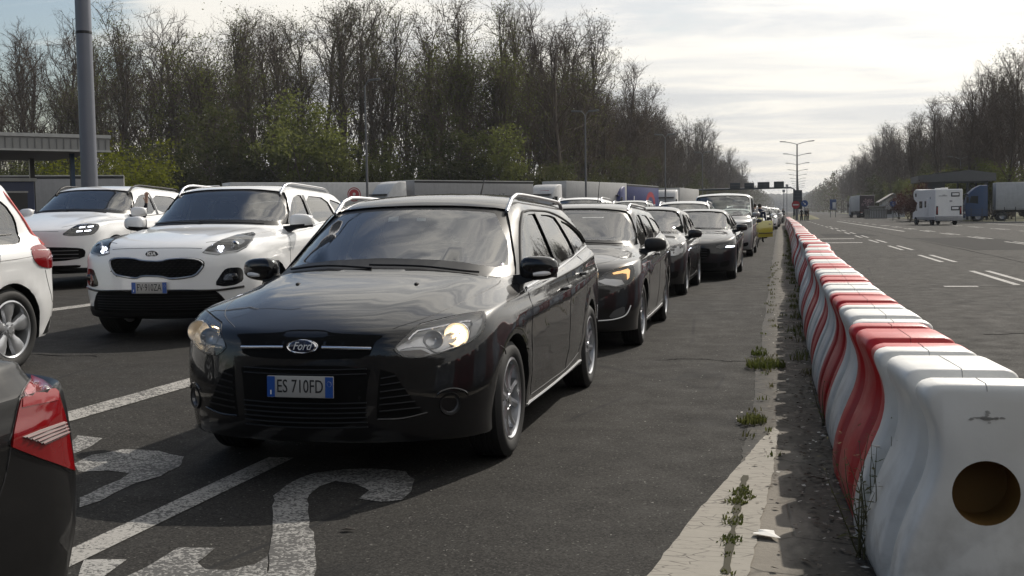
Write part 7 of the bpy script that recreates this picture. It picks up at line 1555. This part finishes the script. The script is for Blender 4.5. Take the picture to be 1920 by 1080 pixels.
    shrub(500, 114, 250, 3, 'dark olive bush between two young trees', 1.1); shrub(850, 116, 235, 3, 'broad olive bush below the tallest green tree', 1.3); shrub(930, 117, 225, 4, 'green understorey tree right of the broad olive bush', 1.1, 'young_tree', 'tree'); shrub(740, 117, 285, 0, 'dark green bush above the nearest black car', 1.6); shrub(690, 118, 262, 3, 'olive bush behind the slim lamp post', 1.2)
    for px in range(-40, 1090, 42):
        q = px+rng.uniform(-14, 14); shrub(q, rng.uniform(117, 123), rng.uniform(288, 322), int(rng.choice([1, 3, 1, 0])), 'dark undergrowth bush at the foot of the left wood', rng.uniform(1.1, 1.6), group='undergrowth bushes of the left wood')
    for y in range(140, 420, 14): x = -22.5-rng.uniform(0, 2.5); r = thing('bush', 'dark roadside bush under the receding left wood', 'bush', (x, y, .2), rng.uniform(0, 6), 'bushes along the left of the road'); i = int(rng.choice([1, 3, 1])); r.scale = (rng.uniform(.9, 1.3),)*3; [(lambda o: (COL.objects.link(o), adopt(o, r)))(bpy.data.objects.new(nm, me)) for nm, me in (('stems', SH[i][0]), ('foliage', SH[i][1]))]
    for y in range(165, 430, 13): x = 20.5+rng.uniform(0, 3); r = thing('bush', 'dark roadside bush under the right wood', 'bush', (x, y, 0), rng.uniform(0, 6), 'bushes along the right of the road'); i = int(rng.choice([1, 3, 1, 0])); r.scale = (rng.uniform(.8, 1.2),)*3; [(lambda o: (COL.objects.link(o), adopt(o, r)))(bpy.data.objects.new(nm, me)) for nm, me in (('stems', SH[i][0]), ('foliage', SH[i][1]))]
    shrub(1708, 132, 340, 5, 'dark red-leaved tree between the house and the motorhome', 1.0, 'red_tree', 'tree', z=0); shrub(1686, 170, 362, 5, 'smaller red-leaved tree before the white house', .8, 'red_tree', 'tree', z=0)
    for px, Y, ty in ((1828, 150, 296), (1890, 148, 305), (1780, 158, 318), (1860, 150, 320)): shrub(px, Y, ty, 0, 'light green bush behind the dark shelter', 1.3, group='light bushes behind the shelter', z=0)
    # far mass of the wood and the wooded ridge closing the road
    mb = MB(); g = np.random.default_rng(9)
    for i in range(42000):
        u = g.random()
        if u < .45: p = Vector((-g.uniform(28, 130), g.uniform(152, 178), 0)); h = 15*g.random()**1.1
        elif u < .72: p = Vector((-g.uniform(38, 60), g.uniform(165, 640), 0)); h = 16*g.random()**1.2
        else: p = Vector((g.uniform(36, 62), g.uniform(165, 640), 0)); h = 14*g.random()**1.2
        a = g.uniform(0, 6.28); s = g.uniform(.7, 2.6); w = g.uniform(.03, .13); d = Vector((math.cos(a)*.4, math.sin(a)*.4, 1)).normalized()*s; q = Vector((-math.sin(a), math.cos(a), 0))*w
        mb.add([p+Vector((0, 0, h))-q, p+Vector((0, 0, h))+q, p+Vector((0, 0, h))+d+q*.5, p+Vector((0, 0, h))+d-q*.5], [(0, 1, 2, 3)])
    for i in range(15000):          # unseen wood added behind the viewpoint to darken reflections in paint and glass
        p = Vector((g.uniform(-140, 140), -g.uniform(70, 90), 20*g.random()**1.1)); a = g.uniform(0, 6.28); s = g.uniform(.8, 2.6); w = g.uniform(.4, 1.2); q = Vector((w, 0, 0)); mb.add([p-q, p+q, p+q*.5+Vector((math.cos(a)*.4, 0, 1))*s, p-q*.5+Vector((math.cos(a)*.4, 0, 1))*s], [(0, 1, 2, 3)])
    o = mb.build('woodland', mat('wood_depth', (.042, .037, .031), .95), None, 0, False); tag(o, kind='stuff')
    mb = MB(); lm = [lf2, twg, lf5]
    for i in range(52000):
        sd = 1 if g.random() < .5 else -1; y = 640+g.random()**1.5*1500; x = sd*(24+g.random()**2*60)+DR(y)*.4; h = (21*g.random()**.7)*(1+.10*math.sin(y*.05+x*.3)); a = g.uniform(0, 6.28); s = g.uniform(.35, .9)*(y/900); b = Vector(g.normal(0, 1, 3)).normalized()*s; c = b.cross(Vector(g.normal(0, 1, 3))).normalized()*s*.5; p = Vector((x, y, h)); mb.cur = int(g.integers(3)); mb.add([p-b, p+c, p+b, p-c], [(0, 1, 2, 3)])
    o = mb.build('far_woods', lm, None, 0, False); tag(o, kind='stuff')
    hm = mat('far_forest', (.030, .034, .022), .95); t = NT(hm); v = t.pos(); t.color(t.mix(t.rng(t.noise(v, .06, 6, .7), .35, .65), (.018, .022, .014, 1), (.050, .048, .030, 1))); t.bump(t.noise(v, .09, 6, .75), 1., 6.)
    rg_ = []; g = np.random.default_rng(4); xs = np.linspace(-420, 520, 320); ph = g.uniform(0, 6, 8)
    for y, h in ((2300, 0), (2310, .55), (2330, .85), (2380, 1.), (2600, .9)):
        rg_.append([Vector((x, y+15*math.sin(x*.03), h*(34+5*math.sin(x*.005+1.1)+2*math.sin(x*.03+ph[0])+.8*math.sin(x*.16+ph[1])+g.normal(0, .8)) if h else -1)) for x in xs])
    o = MB().loft(rg_, False).build('hills', hm, None, 60, False); tag(o, kind='structure')
    return cnt
# ------------------------------------------------------------------ assemble
build_ground(); build_markings(); build_barriers(); build_weeds()
make_focus((-2.4333, 6.2776-.92, 0), .0059)
make_kia((-6.03, 9.88, .19), .085); cay = make_cayenne((-11.18, 14.9, .36), .09); make_astra((-2.40, 11.88-.94, 0), .02)
make_scenic((-6.93, 8.68-4.344, .19), 0); make_dark((-2.90, 3.2-4.62, .0), 0)
build_queue(); build_lorries(); build_camper(); build_posts(); build_signs(); build_buildings(); build_people()
person('person in black driving the white luxury SUV, arm raised from its window', -11.18+.27, 14.9+2.30, .06, 0, (.012, .012, .014), (.02, .02, .025), pose='raise')
n_trees = build_trees(); print('trees', n_trees)

# ------------------------------------------------------------------ the air: far things fade a little
hz = bpy.data.materials.new('haze_air'); hz.use_nodes = True; ht = hz.node_tree; ht.nodes.clear()
ho = ht.nodes.new('ShaderNodeOutputMaterial'); hv = ht.nodes.new('ShaderNodeVolumePrincipled'); hv.inputs['Color'].default_value = (.88, .92, 1, 1); hv.inputs['Density'].default_value = .00018; ht.links.new(hv.outputs[0], ho.inputs['Volume'])
o = MB().box((0, 1150, 24.5), (1500, 3400, 53)).build('haze', hz, None, 0); tag(o, kind='stuff')
